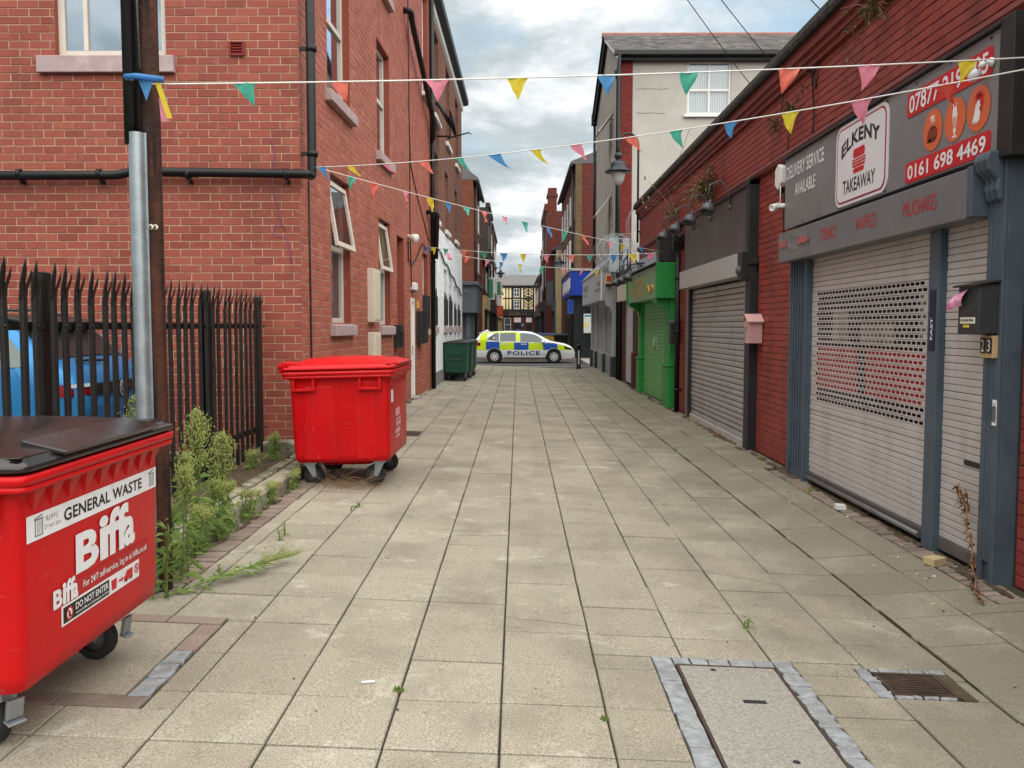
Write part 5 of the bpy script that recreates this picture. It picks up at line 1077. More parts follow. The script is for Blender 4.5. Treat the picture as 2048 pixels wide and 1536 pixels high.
# things on the front
SXF = PRT(2.985)
wb2 = MB().pbox(SXF, -6.42, -6.33, 1.42, 1.86, .0, .003); w0 = tag(wb2.build('sticker', mat('navy_vinyl', s2l(28, 32, 58), .5), None, 0, (2.98, 6.37, 1.42)), 'dark blue strip sticker with white lettering on the post between the shutters', 'sticker')
tt = MB(); tt.text('FAST', lambda u, v, n: SXF(-6.36 - (v - 1.0), 1.5 + (u), n), 0, .16, 1.0, 1.035, .005, 0, .02); tt.build('lettering', M_vinyl, w0)
lbx = thing('letter_box', 'dark grey letter box stuffed with a pink leaflet on the takeaway pilaster', 'letter box', (2.9, 5.58, 1.55))
MB().box(2.85, 2.972, 5.48, 5.74, 1.55, 1.86).build('body', mat('letterbox_grey', s2l(48, 52, 54), .5, .15, 5, .1, 40), lbx, .008)
MB().prism([(2.82, 1.845), (2.99, 1.875), (2.99, 1.89), (2.82, 1.858)], lambda u, v, n: (u, n, v), 5.46, 5.76).build('lid', M_black, lbx, .003)
MB().box(2.846, 2.85, 5.52, 5.70, 1.615, 1.655).build('notice_label', M_ivory, lbx)
MB().text('NO JUNK MAIL', PRT(2.846), -5.69, -5.53, 1.625, 1.645, .002, 0, .03).build('lettering', M_ink, lbx, recalc=False)
MB().box(2.846, 2.85, 5.59, 5.66, 1.59, 1.608).build('yellow_label', mat('yellow_paper', s2l(200, 180, 70), .7), lbx)
tag(MB().sheet(lambda s, t: (2.845 - .03 * math.sin(t * 2.6) - .02 * s * t, 5.60 + .16 * s + .05 * t, 1.835 - .105 * t - .03 * s), 5, 6).build('leaflet', mat('pink_leaflet', s2l(214, 150, 180), .6, .3, 25, 0, stain=s2l(200, 30, 90), stain_amt=.9, stain_scale=18), None, 0, (2.83, 5.7, 1.74), False), 'creased pink and white leaflet hanging out of the grey letter box', 'leaflet')
np_ = thing('number_plate', 'worn house number plate reading 23 under the grey letter box', 'number plate', (2.955, 5.54, 1.40)); MB().box(2.94, 2.972, 5.47, 5.62, 1.40, 1.54).build('plate', mat('worn_plate', s2l(176, 150, 110), .8, .2, 20, .1, 30), np_, .003)
for k, ch in enumerate('23'):
    u = -5.615 + .072 * k; c = MB().pbox(PRT(2.94), u, u + .06, 1.43, 1.525, 0, .004).build('digit_tile', M_black, np_); MB().text(ch, PRT(2.94), u + .014, u + .048, 1.44, 1.515, .006, 0, .005).build('digit', M_ivory, c, recalc=False)
sk = tag(MB().box(2.967, 2.969, 5.455, 5.505, .98, 1.14).build('sticker', M_vinyl, None, 0, (2.965, 5.48, .98)), 'small white printed sticker low on the blue-grey pilaster', 'sticker')
m = MB()
for k in range(5): m.box(-.0012, -.0002, .003 + .009 * k - .022, .007 + .009 * k - .022, .02, .02 + .1 + .02 * (k % 2))
obj('print', m.mesh('print', M_ink), sk, (.0012, 0, 0))
cam2 = thing('security_camera', 'white dome-headed security camera on the top corner of the takeaway sign', 'camera', (2.92, 5.62, 3.18)); MB().lathe([(0, 0), (.028, 0), (.028, .014), (.014, .02), (.014, .05)], (2.945, 5.60, 3.235), 14, 0, (-1, 0, 0)).build('mount', M_white, cam2)
MB().tube([(2.90, 5.60, 3.235), (2.88, 5.63, 3.21)], .018, 10).build('arm', M_white, cam2); MB().lathe([(0, -.035), (.028, -.03), (.034, 0), (.03, .036), (0, .042)], (2.87, 5.665, 3.175), 14, 0, (-.4, .4, -.6)).build('head', mat('camera_shell', s2l(196, 196, 196), .4), cam2)
cam3 = thing('security_camera', 'small white bullet camera with an aerial at the far end of the takeaway sign', 'camera', (2.9, 9.93, 2.98)); MB().cyl((3.08, 9.95, 2.94), (2.92, 9.95, 2.94), .025, 10).build('mount', M_white, cam3)
MB().lathe([(.0, -.06), (.038, -.06), (.04, .06), (.034, .065), (.03, .05), (0, .05)], (2.88, 9.98, 2.93), 14, 0, (-.8, -.5, -.25)).build('head', M_white, cam3); MB().cyl((2.93, 9.97, 2.95), (2.93, 9.97, 3.16), .006, 6).build('aerial', M_white, cam3)
al = thing('alarm_box', 'white hexagonal alarm box beside the takeaway sign', 'alarm', (3.05, 10.36, 3.2)); MB().prism([(-10.48, 3.24), (-10.36, 3.17), (-10.24, 3.24), (-10.24, 3.42), (-10.36, 3.47), (-10.48, 3.42)], PRT(3.1), 0, .09).build('cover', M_white, al, .012); MB().prism([(-10.42, 3.20), (-10.30, 3.20), (-10.32, 3.14), (-10.40, 3.14)], PRT(3.1), .01, .08).build('lamp', M_blackpl, al, .01)
# ------------------------------------------------------------ ribbed grey shutter shop
gs = thing('shuttered_shopfront', 'shop front with a dark blank fascia and a ribbed grey roller shutter', 'shopfront', (3.05, 13.8, 0))
M_fas = mat('dark_fascia', s2l(62, 58, 58), .38, .1, 1.3, .06, 12, spec=.5, stain=s2l(40, 37, 37), stain_amt=.5, stain_scale=1.2)
MB().pbox(PR(3.0), 13.0, 15.98, 2.52, 3.42, -.1, 0).build('fascia_panel', M_fas, gs, .004); MB().pbox(PR(3.0), 11.62, 12.99, 2.52, 3.42, -.1, .002).build('fascia_panel', M_fas, gs, .004)
MB().pbox(PR(3.0), 11.46, 11.61, 2.40, 3.50, -.12, .03).build('fascia_end', M_black, gs, .006)
MB().prism([(-.1, 3.42), (.04, 3.42), (.04, 3.45), (-.1, 3.52)], lambda a, b, n: (3.0 - a, n, b), 11.46, 16.05).build('fascia_capping', M_black, gs)
M_box = mat('light_grey_box', s2l(164, 163, 162), .45, .06, 2, .04, 20)
for y0, y1 in ((11.74, 13.5), (13.51, 15.75)): MB().prism([(2.87, 2.25), (2.87, 2.55), (3.1, 2.55), (3.1, 2.25)], lambda u, v, n: (u, n, v), y0, y1).build('shutter_box', M_box, gs, .004)
MB().box(2.90, 3.1, 11.5, 11.735, 2.2, 2.56).build('motor_plate', M_black, gs, .004); MB().lathe([(0, 0), (.05, 0), (.06, .02), (.03, .04), (0, .05)], (2.9, 11.62, 2.33), 14, 0, (-1, -.4, 0)).build('motor', M_wgrey, gs)
M_rib = mat('ribbed_grey_steel', s2l(166, 165, 164), .38, .1, 4, .04, 30, metal=.35, stain=s2l(96, 92, 90), stain_amt=.4, stain_scale=2)
rs = shutter(gs, 'ribbed_shutter', 3.06, 11.80, 15.62, .05, 2.30, M_rib, (), .0805, True)
MB().box(3.05, 3.09, 11.80, 15.62, -.06, .05).build('bottom_rail', mat('white_rail', s2l(176, 174, 170), .5, .1, 4), rs, .004)
MB().box(3.02, 3.1, 11.70, 11.80, -.08, 2.3).build('guide_rail', M_galv, gs, .003); MB().box(3.02, 3.1, 15.62, 15.70, -.08, 2.3).build('guide_rail', M_black, gs, .003)
MB().box(3.0, 3.12, 11.46, 11.695, -.08, 2.3).build('frame_post', M_black, gs, .004); MB().box(3.04, 3.12, 15.71, 16.0, -.08, 2.3).build('frame_post', M_sign2, gs, .004)
ml = thing('mail_box', 'pale pink mail box with a pitched lid and inked doodles beside the ribbed shutter', 'letter box', (2.98, 11.3, 1.38))
M_pink = mat('pink_paint', s2l(196, 154, 152), .6, .08, 6, .1, 40)
MB().prism([(11.17, 1.38), (11.33, 1.38), (11.35, 1.66), (11.25, 1.72), (11.15, 1.66)], PR(3.08), -.01, .17).build('body', M_pink, ml, .005)
MB().prism([(11.10, 1.645), (11.25, 1.735), (11.40, 1.645), (11.40, 1.66), (11.25, 1.755), (11.10, 1.66)], PR(3.08), -.015, .2).build('lid', M_pink, ml, .003)
MB().pbox(PR(3.08), 11.19, 11.31, 1.585, 1.65, .17, .182).build('flap', M_pink, ml, .003)
m = MB()
for k in range(22): y = 11.2 + .1 * random.random(); z = 1.42 + .15 * random.random(); m.pbox(PR(3.08), y, y + .012, z, z + .01, .171, .1725)
for k in range(34): x = 2.93 + .11 * random.random(); z = 1.42 + .17 * random.random(); m.box(x, x + .014, 11.1665, 11.1685, z, z + .01)
m.build('doodles', M_greyink, ml)
def gooseneck(lab, y, z, x0, xr, grp, sc=1.0):
    t = thing('gooseneck_lamp', lab, 'lamp', (x0, y, z), 0, grp)
    MB().tube([(xr, y, z + .05), (xr - .05, y, z + .3), ((xr + x0) / 2, y, z + .42), (x0 + .02, y, z + .36), (x0, y, z + .2)], .014, 7).build('arm', M_wgrey, t)
    MB().lathe([(.0, .12), (.02, .12), (.024, .07), (.055, .06), (.085, .025), (.10, -.03), (.104, -.075), (.095, -.075), (.08, -.02), (0, .04)], (x0, y, z + .04), 18, 0, (.35, .3, 1)).build('shade', mat('lamp_grey', s2l(76, 78, 82), .45, .08, 4), t)
    MB().lathe([(.0, 0), (.035, 0), (.035, .03), (0, .03)], (xr, y, z + .05), 10, 0, (-1, 0, 0)).build('wall_plate', M_wgrey, t)
for i, y in enumerate((12.55, 13.85, 15.15, 16.4)): gooseneck(('grey gooseneck lamp over the end of the dark fascia nearest the pink mail box', 'second gooseneck lamp along the dark fascia from the pink mail box', 'third gooseneck lamp along the dark fascia from the pink mail box', 'grey gooseneck lamp beside the drainpipe hopper')[i], y, 3.22, 2.68, 3.0, 'gooseneck lamps over the dark fascia')
# drainpipe between the shops
t = thing('drainpipe', 'black drainpipe with a hopper head between the ribbed shutter and the green shop', 'drainpipe', (3.0, 16.62, 0)); MB().tube([(3.0, 16.62, -.05), (3.0, 16.62, 3.05)], .05, 12).build('pipe', M_blackpl, t)
MB().prism([(-.09, 3.3), (.09, 3.3), (.09, 3.16), (.05, 3.02), (-.05, 3.02), (-.09, 3.16)], lambda u, v, n: (3.0 + n, 16.62 + u, v), -.1, .09).build('hopper', M_blackpl, t, .006); MB().tube([(3.08, 16.62, 3.6), (3.03, 16.62, 3.5), (3.0, 16.62, 3.3)], .045, 10).build('offset_pipe', M_blackpl, t)
for z in (.4, 1.5, 2.5): c = MB(); c.cyl((3.0, 16.62, z - .025), (3.0, 16.62, z + .025), .06, 12); c.box(3.0, 3.1, 16.60, 16.64, z - .015, z + .015); c.build('pipe_clip', M_blackpl, t)
lb2 = thing('letter_box', 'small black letter box on the pier beside the drainpipe', 'letter box', (3.0, 16.95, 1.25)); MB().box(2.92, 3.09, 16.85, 17.08, 1.25, 1.66).build('body', M_black, lb2, .006); MB().prism([(2.88, 1.66), (3.09, 1.72), (3.09, 1.74), (2.88, 1.68)], lambda u, v, n: (u, n, v), 16.83, 17.1).build('lid', M_wgrey, lb2)
# ------------------------------------------------------------ green shop
gr = thing('green_shopfront', 'bright green shop front with a pale green roller shutter and gold lettered sign', 'shopfront', (3.0, 19.4, 0))
M_grn = mat('bright_green_paint', s2l(34, 138, 62), .45, .12, 4, .15, 30, stain=s2l(18, 84, 40), stain_amt=.5, stain_scale=4)
M_gsign = mat('faded_green_sign', s2l(112, 150, 108), .45, .12, 2, .05, 20); M_gsh = mat('pale_green_shutter', s2l(98, 164, 96), .5, .08, 3, .05, 30)
for y0, y1 in ((17.3, 18.0), (21.4, 21.95)):
    MB().box(2.98, 3.12, y0 + .05, y1 - .05, .8, 2.15).build('pilaster', M_grn, gr, .006); MB().box(2.94, 3.12, y0, y1, -.08, .8).build('pilaster_base', M_grn, gr, .02); MB().box(2.92, 3.12, y0 - .02, y1 + .02, .80, .84).build('base_moulding', M_grn, gr, .01)
    MB().prism([(0, 1.85), (.03, 1.87), (.05, 1.95), (.12, 1.97), (.14, 2.03), (.24, 2.06), (.27, 2.14), (0, 2.14)], lambda a, b, n: (2.98 - a, n, b), y0 + .12, y1 - .12).build('bracket', M_grn, gr, .008)
MB().box(2.69, 3.12, 17.25, 17.35, 2.14, 2.84).build('sign_end', M_grn, gr, .01); MB().box(2.69, 3.12, 21.9, 22.0, 2.14, 2.84).build('sign_end', M_grn, gr, .01)
gsn = MB().box(2.72, 3.1, 17.36, 21.89, 2.15, 2.80).build('sign_board', M_gsign, gr, .004)
m = MB(); m.text('The', PRT(2.72), -21.5, -20.9, 2.32, 2.55, .004, 0, .01); m.build('gold_lettering', mat('gold_paint', s2l(206, 164, 74), .45, .1, 8, 0), gsn, recalc=False); m = MB(); m.text('COBBO', PRT(2.72), -20.75, -19.1, 2.24, 2.66, .004, 0, -.01, .85); m.build('gold_lettering', MATS['gold_paint'], gsn, recalc=False); m = MB(); m.tube([PRT(2.72)(-18.6 + .12 * k, 2.36 + .08 * math.sin(k * 1.4), .008) for k in range(8)], .02, 6); m.build('gold_lettering', mat('gold_paint', s2l(206, 164, 74), .45, .1, 8, 0), gsn, recalc=False)
MB().prism([(2.66, 2.84), (3.12, 2.84), (3.12, 3.25), (3.05, 3.25)], lambda u, v, n: (u, n, v), 17.3, 22.0).build('lead_canopy', mat('lead_sheet', s2l(96, 100, 106), .5, .15, 3, .1, 15, metal=.2), gr, .006)
MB().box(2.74, 3.1, 17.25, 17.6, 2.85, 3.38).build('cable_box', M_black, gr, .01)
gsh = shutter(gr, 'green_shutter', 3.06, 18.02, 21.38, .0, 2.14, M_gsh, (), .0764)
tagm = MB(); g_ = random.Random(3)
for k in range(7): tagm.tube([PR(3.06)(19.9 - .1 * k + .06 * g_.random(), 1.15 + .3 * g_.random() - .12 * j, .006) for j in range(3)], .008, 4)
tg = tagm.build('graffiti', mat('white_spray', s2l(176, 204, 176), .7), gr)
for i, y in enumerate((19.9, 21.15, 22.35)): gooseneck(('grey lamp over the middle of the green shop sign', 'grey lamp over the far part of the green shop sign', 'grey lamp past the far end of the green shop sign')[i], y, 2.66, 2.48, 2.74, 'lamps over the green sign')
cb = tag(MB().tube([(2.7, 19.0, 2.95), (2.6, 20.2, 3.0), (2.55, 21.4, 2.9), (2.6, 21.8, 3.2), (2.7, 21.3, 3.35), (2.75, 20.4, 3.05), (2.72, 19.2, 2.88)], .02, 6).build('loose_cable', M_black, None, 0, (2.7, 19, 2.95)), 'black cable looping above the green shop sign', 'cable')
# narrow brick bay with a white shutter door, between green shop and rendered building
nb_ = thing('brick_bay', 'low dark brick bay with a white shuttered door beside the green shop', 'building', (3.1, 24.8, 0))
M_dbrick = brick_tex('dark_red_brick', s2l(110, 58, 50), s2l(98, 50, 44), s2l(84, 56, 48), .225, .075)
MB().box(3.1, 8, 22.72, 26.95, -.1, 3.0).build('wall', M_dbrick, nb_); MB().box(3.0, 8, 22.7, 26.97, 3.0, 3.16).build('roof_slab', mat('felt', s2l(70, 72, 76), .9), nb_)
shutter(nb_, 'white_shutter', 3.04, 23.25, 24.75, .05, 2.3, mat('white_shutter', s2l(178, 172, 170), .5, .06, 3, .05, 30), (), .0764)
for y0, y1 in ((23.17, 23.25), (24.75, 24.83)): MB().box(3.02, 3.1, y0, y1, -.08, 2.36).build('guide_rail', M_wgrey, nb_)
MB().box(3.0, 3.1, 23.0, 25.0, 2.36, 2.62).build('shutter_box', M_galv, nb_, .004); MB().box(2.9, 3.1, 24.3, 26.0, 2.3, 2.75).build('sign_box', mat('cream_panel', s2l(186, 178, 164), .6, .1, 3), nb_, .006)
MB().box(2.96, 3.1, 22.78, 23.1, -.08, .9).build('brick_plinth', M_dbrick, nb_)
MB().tube([(3.0, 25.9, 0), (3.0, 25.9, 4.3)], .055, 10).build('drainpipe', M_blackpl, nb_); MB().tube([(3.0, 26.6, 0), (3.0, 26.6, 9.6)], .055, 10).build('drainpipe', M_blackpl, nb_)
rz_ = thing('razor_wire', 'coil of razor wire on a bracket above the narrow brick bay', 'razor wire', (2.95, 25.6, 3.6)); m = MB()
for (yy, n_, rad) in ((24.6, 6, .42), (25.8, 7, .48)):
    for k in range(n_):
        cx, cy, cz = 2.85 + random.gauss(0, .1), yy + k * .16, 3.75 + random.gauss(0, .06); tl = random.gauss(0, .35); m.tube([(cx + rad * math.cos(a) * random.uniform(.94, 1.0), cy + .14 * a / 6.28 + tl * .3 * math.sin(a), cz + rad * math.sin(a)) for a in [j * .349 for j in range(19)]], .006, 4, 0, False)
m.build('coil', M_galv, rz_, recalc=False); MB().box(2.7, 3.3, 26.3, 26.36, 3.2, 4.2).build('mesh_plate', mat('pale_plate', s2l(150, 156, 160), .5, .1, 4, 0), rz_)
for x, y, z, zt in ((3.0, 24.3, 3.16, 3.7), (3.0, 26.9, 3.16, 3.7)): MB().tube([(x, y, z), (x, y, zt)], .02, 6).build('bracket', M_black, rz_)
m = MB()
for k in range(5):
    cy = 23.2 + k * .2; m.tube([(3.25 + .34 * math.cos(a), cy + .1 * a / 6.28, 4.25 + .55 * math.sin(a)) for a in [j * .349 for j in range(19)]], .005, 4, 0, False)
m.build('upper_coil', M_galv, rz_, recalc=False)
# bracket street lamp at the end of the terrace
sl = thing('street_lamp', 'black swan-neck street lamp with a bell lantern at the end of the red terrace', 'street lamp', (3.05, 22.45, 3.8))
MB().tube(elbow([(3.02, 22.45, 3.7), (3.02, 22.45, 5.9)], .1) + [(3.02 - .25 + .25 * math.cos(t), 22.45, 6.1 + .32 * math.sin(t)) for t in [k * math.pi / 10 for k in range(11)]] + [(2.52, 22.45, 5.95)], .028, 8).build('pole', M_black, sl)
for z in (4.0, 4.55): MB().tube([(3.02, 22.45, z), (3.1, 22.45, z - .05), (3.12, 22.5, z)], .02, 6).build('bracket', M_black, sl)
MB().lathe([(.0, .42), (.07, .42), (.1, .36), (.1, .3), (.06, .27), (.06, .22), (.17, .19), (.2, .12), (.2, .05), (.34, -.04), (.34, -.06), (.0, -.05)], (2.52, 22.45, 5.52), 22).build('lantern', mat('lantern_black', s2l(30, 38, 46), .4, .1, 4), sl)
MB().lathe([(.17, .0), (.17, -.08), (.13, -.22), (.07, -.31), (.0, -.33)], (2.52, 22.45, 5.46), 18).build('lamp_glass', mat('frosted_glass', s2l(176, 178, 176), .25, .05, 3, 0, spec=.6), sl)
# plants rooted in the parapet
def buddleia(lab, p, n, spread, L=.09, twigs=0):
    t = thing('wall_plant', lab, 'plant', p); st = MB(); lv = MB(); P = Vector(p)
    for k in range(n):
        d = Vector((-abs(random.gauss(.4, .3)), random.gauss(0, .8), random.gauss(.15, .6))); q = P + d * spread * random.uniform(.4, 1)
        st.tube([P, P.lerp(q, .5) + Vector((0, 0, .04)), q], [.005, .004, .002], 4, 0, False)
        for j in range(9): leaf(lv, P.lerp(q, random.uniform(.3, 1)), (random.gauss(0, 1), random.gauss(0, 1), random.gauss(-.2, .6)), L * random.uniform(.6, 1.3), L * .28, .7, random.random() < .5)
    for k in range(twigs):
        q = P + Vector((random.uniform(-.5, -.1), random.uniform(.2, 2.0), random.uniform(.3, 1.2))); st.tube([P, P.lerp(q, .5) + Vector((0, 0, .1)), q], [.005, .003, .002], 4, 0, False); lv.tube([q, q + Vector((.0, .06, .05)), q + Vector((0, .15, .0))], [.012, .025, .006], 5, 1)
    st.build('stems', M_dry, t, recalc=False); lv.build('leaves', [mat('buddleia_leaf', s2l(84, 100, 64), .7, .35, 14, 0), mat('buddleia_dead', s2l(104, 78, 56), .8, .3, 14, 0)], t, recalc=False)
buddleia('straggly bush growing out of the brickwork above the dark fascia', (3.05, 14.2, 3.75), 46, .62, .1, 0)
buddleia('sparse twigs with dead flower spikes beside the bush on the parapet', (3.05, 17.2, 3.7), 10, .5, .09, 7)
buddleia('small drooping plant on the red wall above the alarm box', (3.05, 9.9, 4.0), 8, .2, .07); buddleia('tiny drooping plant on the red wall beside the hanging cables', (3.05, 10.55, 3.95), 7, .2, .07)
buddleia('dead hanging tuft under the parapet coping above the takeaway', (3.0, 7.6, 4.25), 18, .34, .06)
for lab, pts in (('black cable drooping down the red wall beside the alarm box', [(10.4, 4.5), (10.5, 4.1), (10.2, 3.85), (10.25, 3.5), (10.35, 2.9), (10.3, 2.6), (10.28, 2.95)]), ('looped black cable hanging under the parapet by the sign end', [(9.9, 4.45), (9.4, 4.2), (9.2, 4.35), (9.3, 4.05), (9.45, 4.3), (9.35, 3.8), (9.4, 3.5)])):
    tag(MB().tube([PR(3.1)(u, v, .02) for u, v in pts], .008, 5).build('hanging_cable', M_black, None, 0, PR(3.1)(*pts[-1], .02)), lab, 'cable')
# ------------------------------------------------------------ cars
def interp(pts, x):
    if x <= pts[0][0]: return pts[0][1]
    for (a, b), (c, d) in zip(pts[:-1], pts[1:]):
        if x <= c: return b + (d - b) * (x - a) / (c - a)
    return pts[-1][1]
M_tyre = M_rubber; M_carglass = mat('car_glass', s2l(84, 96, 94), .06, .15, 2, 0, spec=.5)
M_cardark = mat('car_cabin', (.03, .034, .036), .8, .2, 4, 0); M_trim = mat('car_trim', (.014, .014, .015), .4, .1, 6, 0, spec=.5)
M_alloy = mat('silver_wheel', s2l(206, 208, 210), .4, .05, 6, 0, metal=.1); M_lampred = mat('red_lamp', (.2, .005, .008), .15, .05, 5, 0, spec=.6); M_lampclr = mat('clear_lamp', s2l(190, 196, 202), .12, .1, 5, 0, spec=.7)
def car(t, top, bot, belt, L2, W, wheels, wr, paint, gl_side, screens, tumble=.42):
    """body skin from the side profile: half-width depends on place along the car and height"""
    def hw(x, z):
        plan = 1 - .16 * abs(x / L2) ** 5 - .05 * abs(x / L2) ** 2; low = .94 + .06 * min(1, max(0, (z - .2) / .28)); b = interp(belt, x)
        w = W * plan * low
        if z > b: w -= (z - b) * tumble
        elif z > b - .2: w -= .012 * ((z - b + .2) / .2) ** 2
        return max(w, .05)
    N = 64; rings = []
    for i in range(N + 1):
        x = -L2 + 2 * L2 * i / N; zt, zb = interp(top, x), interp(bot, x); zb2 = zb
        for wx in wheels:
            d = abs(x - wx)
            if d < wr + .05: zb2 = max(zb2, wr + math.sqrt((wr + .05) ** 2 - d * d))
        zb2 = min(zb2, zt - .12); zs = [zb2 + (zt - zb2) * k / 14 for k in range(15)]
        side = [(x, hw(x, z), z) for z in zs[:-1]]; we = hw(x, zs[-1])
        cap = [(x, we * .93, zt), (x, we * .72, zt + .018), (x, we * .36, zt + .026), (x, 0, zt + .028)]
        half = [(x, 0, zb2)] + [(x, side[0][1] * .7, zb2)] + side + cap
        rings.append(half + [(a, -b, c) for a, b, c in half[-2:0:-1]])
    m = MB(); loft(m, rings, 0, (True, True)); body = m.build('body', paint, t)
    def patch(x0, x1, zf0, zf1, s, n=.006, nx=10, nz=5):
        def fn(a, b):
            x = x0 + (x1 - x0) * a; z = zf0(x) + (zf1(x) - zf0(x)) * b; return (x, s * (hw(x, z) + n), z)
        return MB().sheet(fn, nx, nz)
    for s in (-1, 1):
        for nm, x0, x1, f0, f1 in gl_side: patch(x0, x1, f0, f1, s, .007).build(nm, M_carglass, t, recalc=False)
    # wheel arches and wheels
    for wx in wheels:
        for s in (-1, 1):
            y = s * (W * .90)
            MB().lathe([(wr + .045, -.22), (wr + .045, .01), (wr - .02, .01), (wr - .02, -.2)], (wx, y * .98, wr), 28, 0, (0, s, 0)).build('wheel_arch', M_trim, t)
            MB().lathe([(0, -.21), (wr + .04, -.21), (wr + .04, -.2)], (wx, y * .98, wr), 20, 0, (0, s, 0)).build('arch_lining', M_cardark, t)
            w = MB().lathe([(wr * .66, -.16), (wr * .97, -.15), (wr, -.12), (wr, .0), (wr * .96, .02), (wr * .7, .025), (wr * .66, .0)], (wx, y, wr), 30, 0, (0, s, 0)).build('wheel', M_tyre, t)
            MB().lathe([(0, -.06), (wr * .64, -.06), (wr * .68, .02), (wr * .62, .022), (wr * .58, -.01)], (wx, y, wr), 24, 0, (0, s, 0)).build('rim', M_trim, w)
            sp = MB()
            for k in range(8):
                a = 2 * math.pi * k / 8; da = .17
                sp.add([(wx + wr * r_ * math.cos(a + q), y + s * (.012 + .006 * (r_ < .3)), wr + wr * r_ * math.sin(a + q)) for r_, q in ((.12, -.5), (.64, -da * 1.3), (.64, da * 1.3), (.12, .5))], [(0, 1, 2, 3)])
            ring(sp, lambda u, v, n: (u, y + s * n, v), wx, wr, wr * .56, wr * .67, .014, 30); disc(sp, lambda u, v, n: (u, y + s * n, v), wx, wr, wr * .16, .02, 14); sp.build('spokes', M_alloy, w, recalc=False)
    for nm, mm, x0, x1, wf in screens:                         # windscreen and tailgate glass lie on the sloping ends
        def fn(a, b):
            x = x0 + (x1 - x0) * b; z = interp(top, x); ww = hw(x, z) * wf; k = abs(2 * a - 1); return (x, (2 * a - 1) * ww, z + .042 - .03 * k ** 3)
        MB().sheet(fn, 10, 6).build(nm, mm, t, recalc=False)
    return hw, patch
# police estate, nose to the right
pc = thing('police_car', 'white police estate car with blue and yellow checks parked across the street end', 'car', (.0, 40.0, -.1), R(.01)); ORG[pc] = Vector((0, 0, 0)); pc.location = (.26, 40.9, -.1)
M_pw = mat('white_car_paint', s2l(226, 228, 230), .3, .02, 3, 0, spec=.5, coat=.5); M_yel = mat('fluorescent_yellow', (.62, .80, .01), .45, .04, 5, 0); M_pblue = mat('police_blue', s2l(30, 84, 176), .4, .04, 5, 0)
top = [(-2.33, .80), (-2.28, .98), (-2.18, 1.08), (-1.98, 1.34), (-1.9, 1.38), (-1.2, 1.43), (-.5, 1.445), (.1, 1.435), (.45, 1.39), (.8, 1.24), (1.2, 1.02), (1.35, .97), (1.9, .87), (2.15, .76), (2.28, .62), (2.33, .5)]
bot = [(-2.33, .36), (-2.2, .24), (-1.8, .22), (1.9, .18), (2.2, .2), (2.33, .3)]
belt = [(-2.33, 1.0), (-1.7, 1.05), (-1.0, 1.0), (.9, .94), (2.33, .9)]
bt = lambda x: interp(belt, x); tp = lambda x: interp(top, x) - .055
gl = [('window', -1.68, -1.12, lambda x: bt(x) + .02 + max(0, (-1.25 - x)) * .05, lambda x: min(tp(x), bt(x) + .03 + (x + 1.72) * .75)),
      ('window', -1.08, -.36, lambda x: bt(x) + .02, tp), ('window', -.16, .98, lambda x: bt(x) + .02, lambda x: max(min(tp(x), bt(x) + .03 + (1.0 - x) * .74), bt(x) + .022))]
hw, patch = car(pc, top, bot, belt, 2.33, .89, (-1.33, 1.38), .315, M_pw, gl, [('windscreen', M_carglass, .42, 1.2, .9), ('tailgate_glass', M_carglass, -1.98, -2.2, .8)])
for nm, mm, spans in (('yellow_check', M_yel, ((-2.26, -1.72, .60, .98), (-1.1, -.44, .62, .955), (.22, .88, .62, .94), (1.53, 2.14, .60, .84))), ('blue_check', M_pblue, ((-1.72, -1.1, .62, .985), (-.44, .22, .62, .95), (.88, 1.53, .62, .93)))):
    for s in (-1, 1):
        for x0, x1, z0, z1 in spans:
            arch = lambda x: max([z0] + [.315 + math.sqrt(.395 ** 2 - (x - w) ** 2) if abs(x - w) < .39 else z0 for w in (-1.33, 1.38)])
            patch(x0, x1, lambda x: min(arch(x), z1 - .02), lambda x: min(z1, interp(top, x) - .06), s, .004, 16, 3).build(nm, mm, pc, recalc=False)
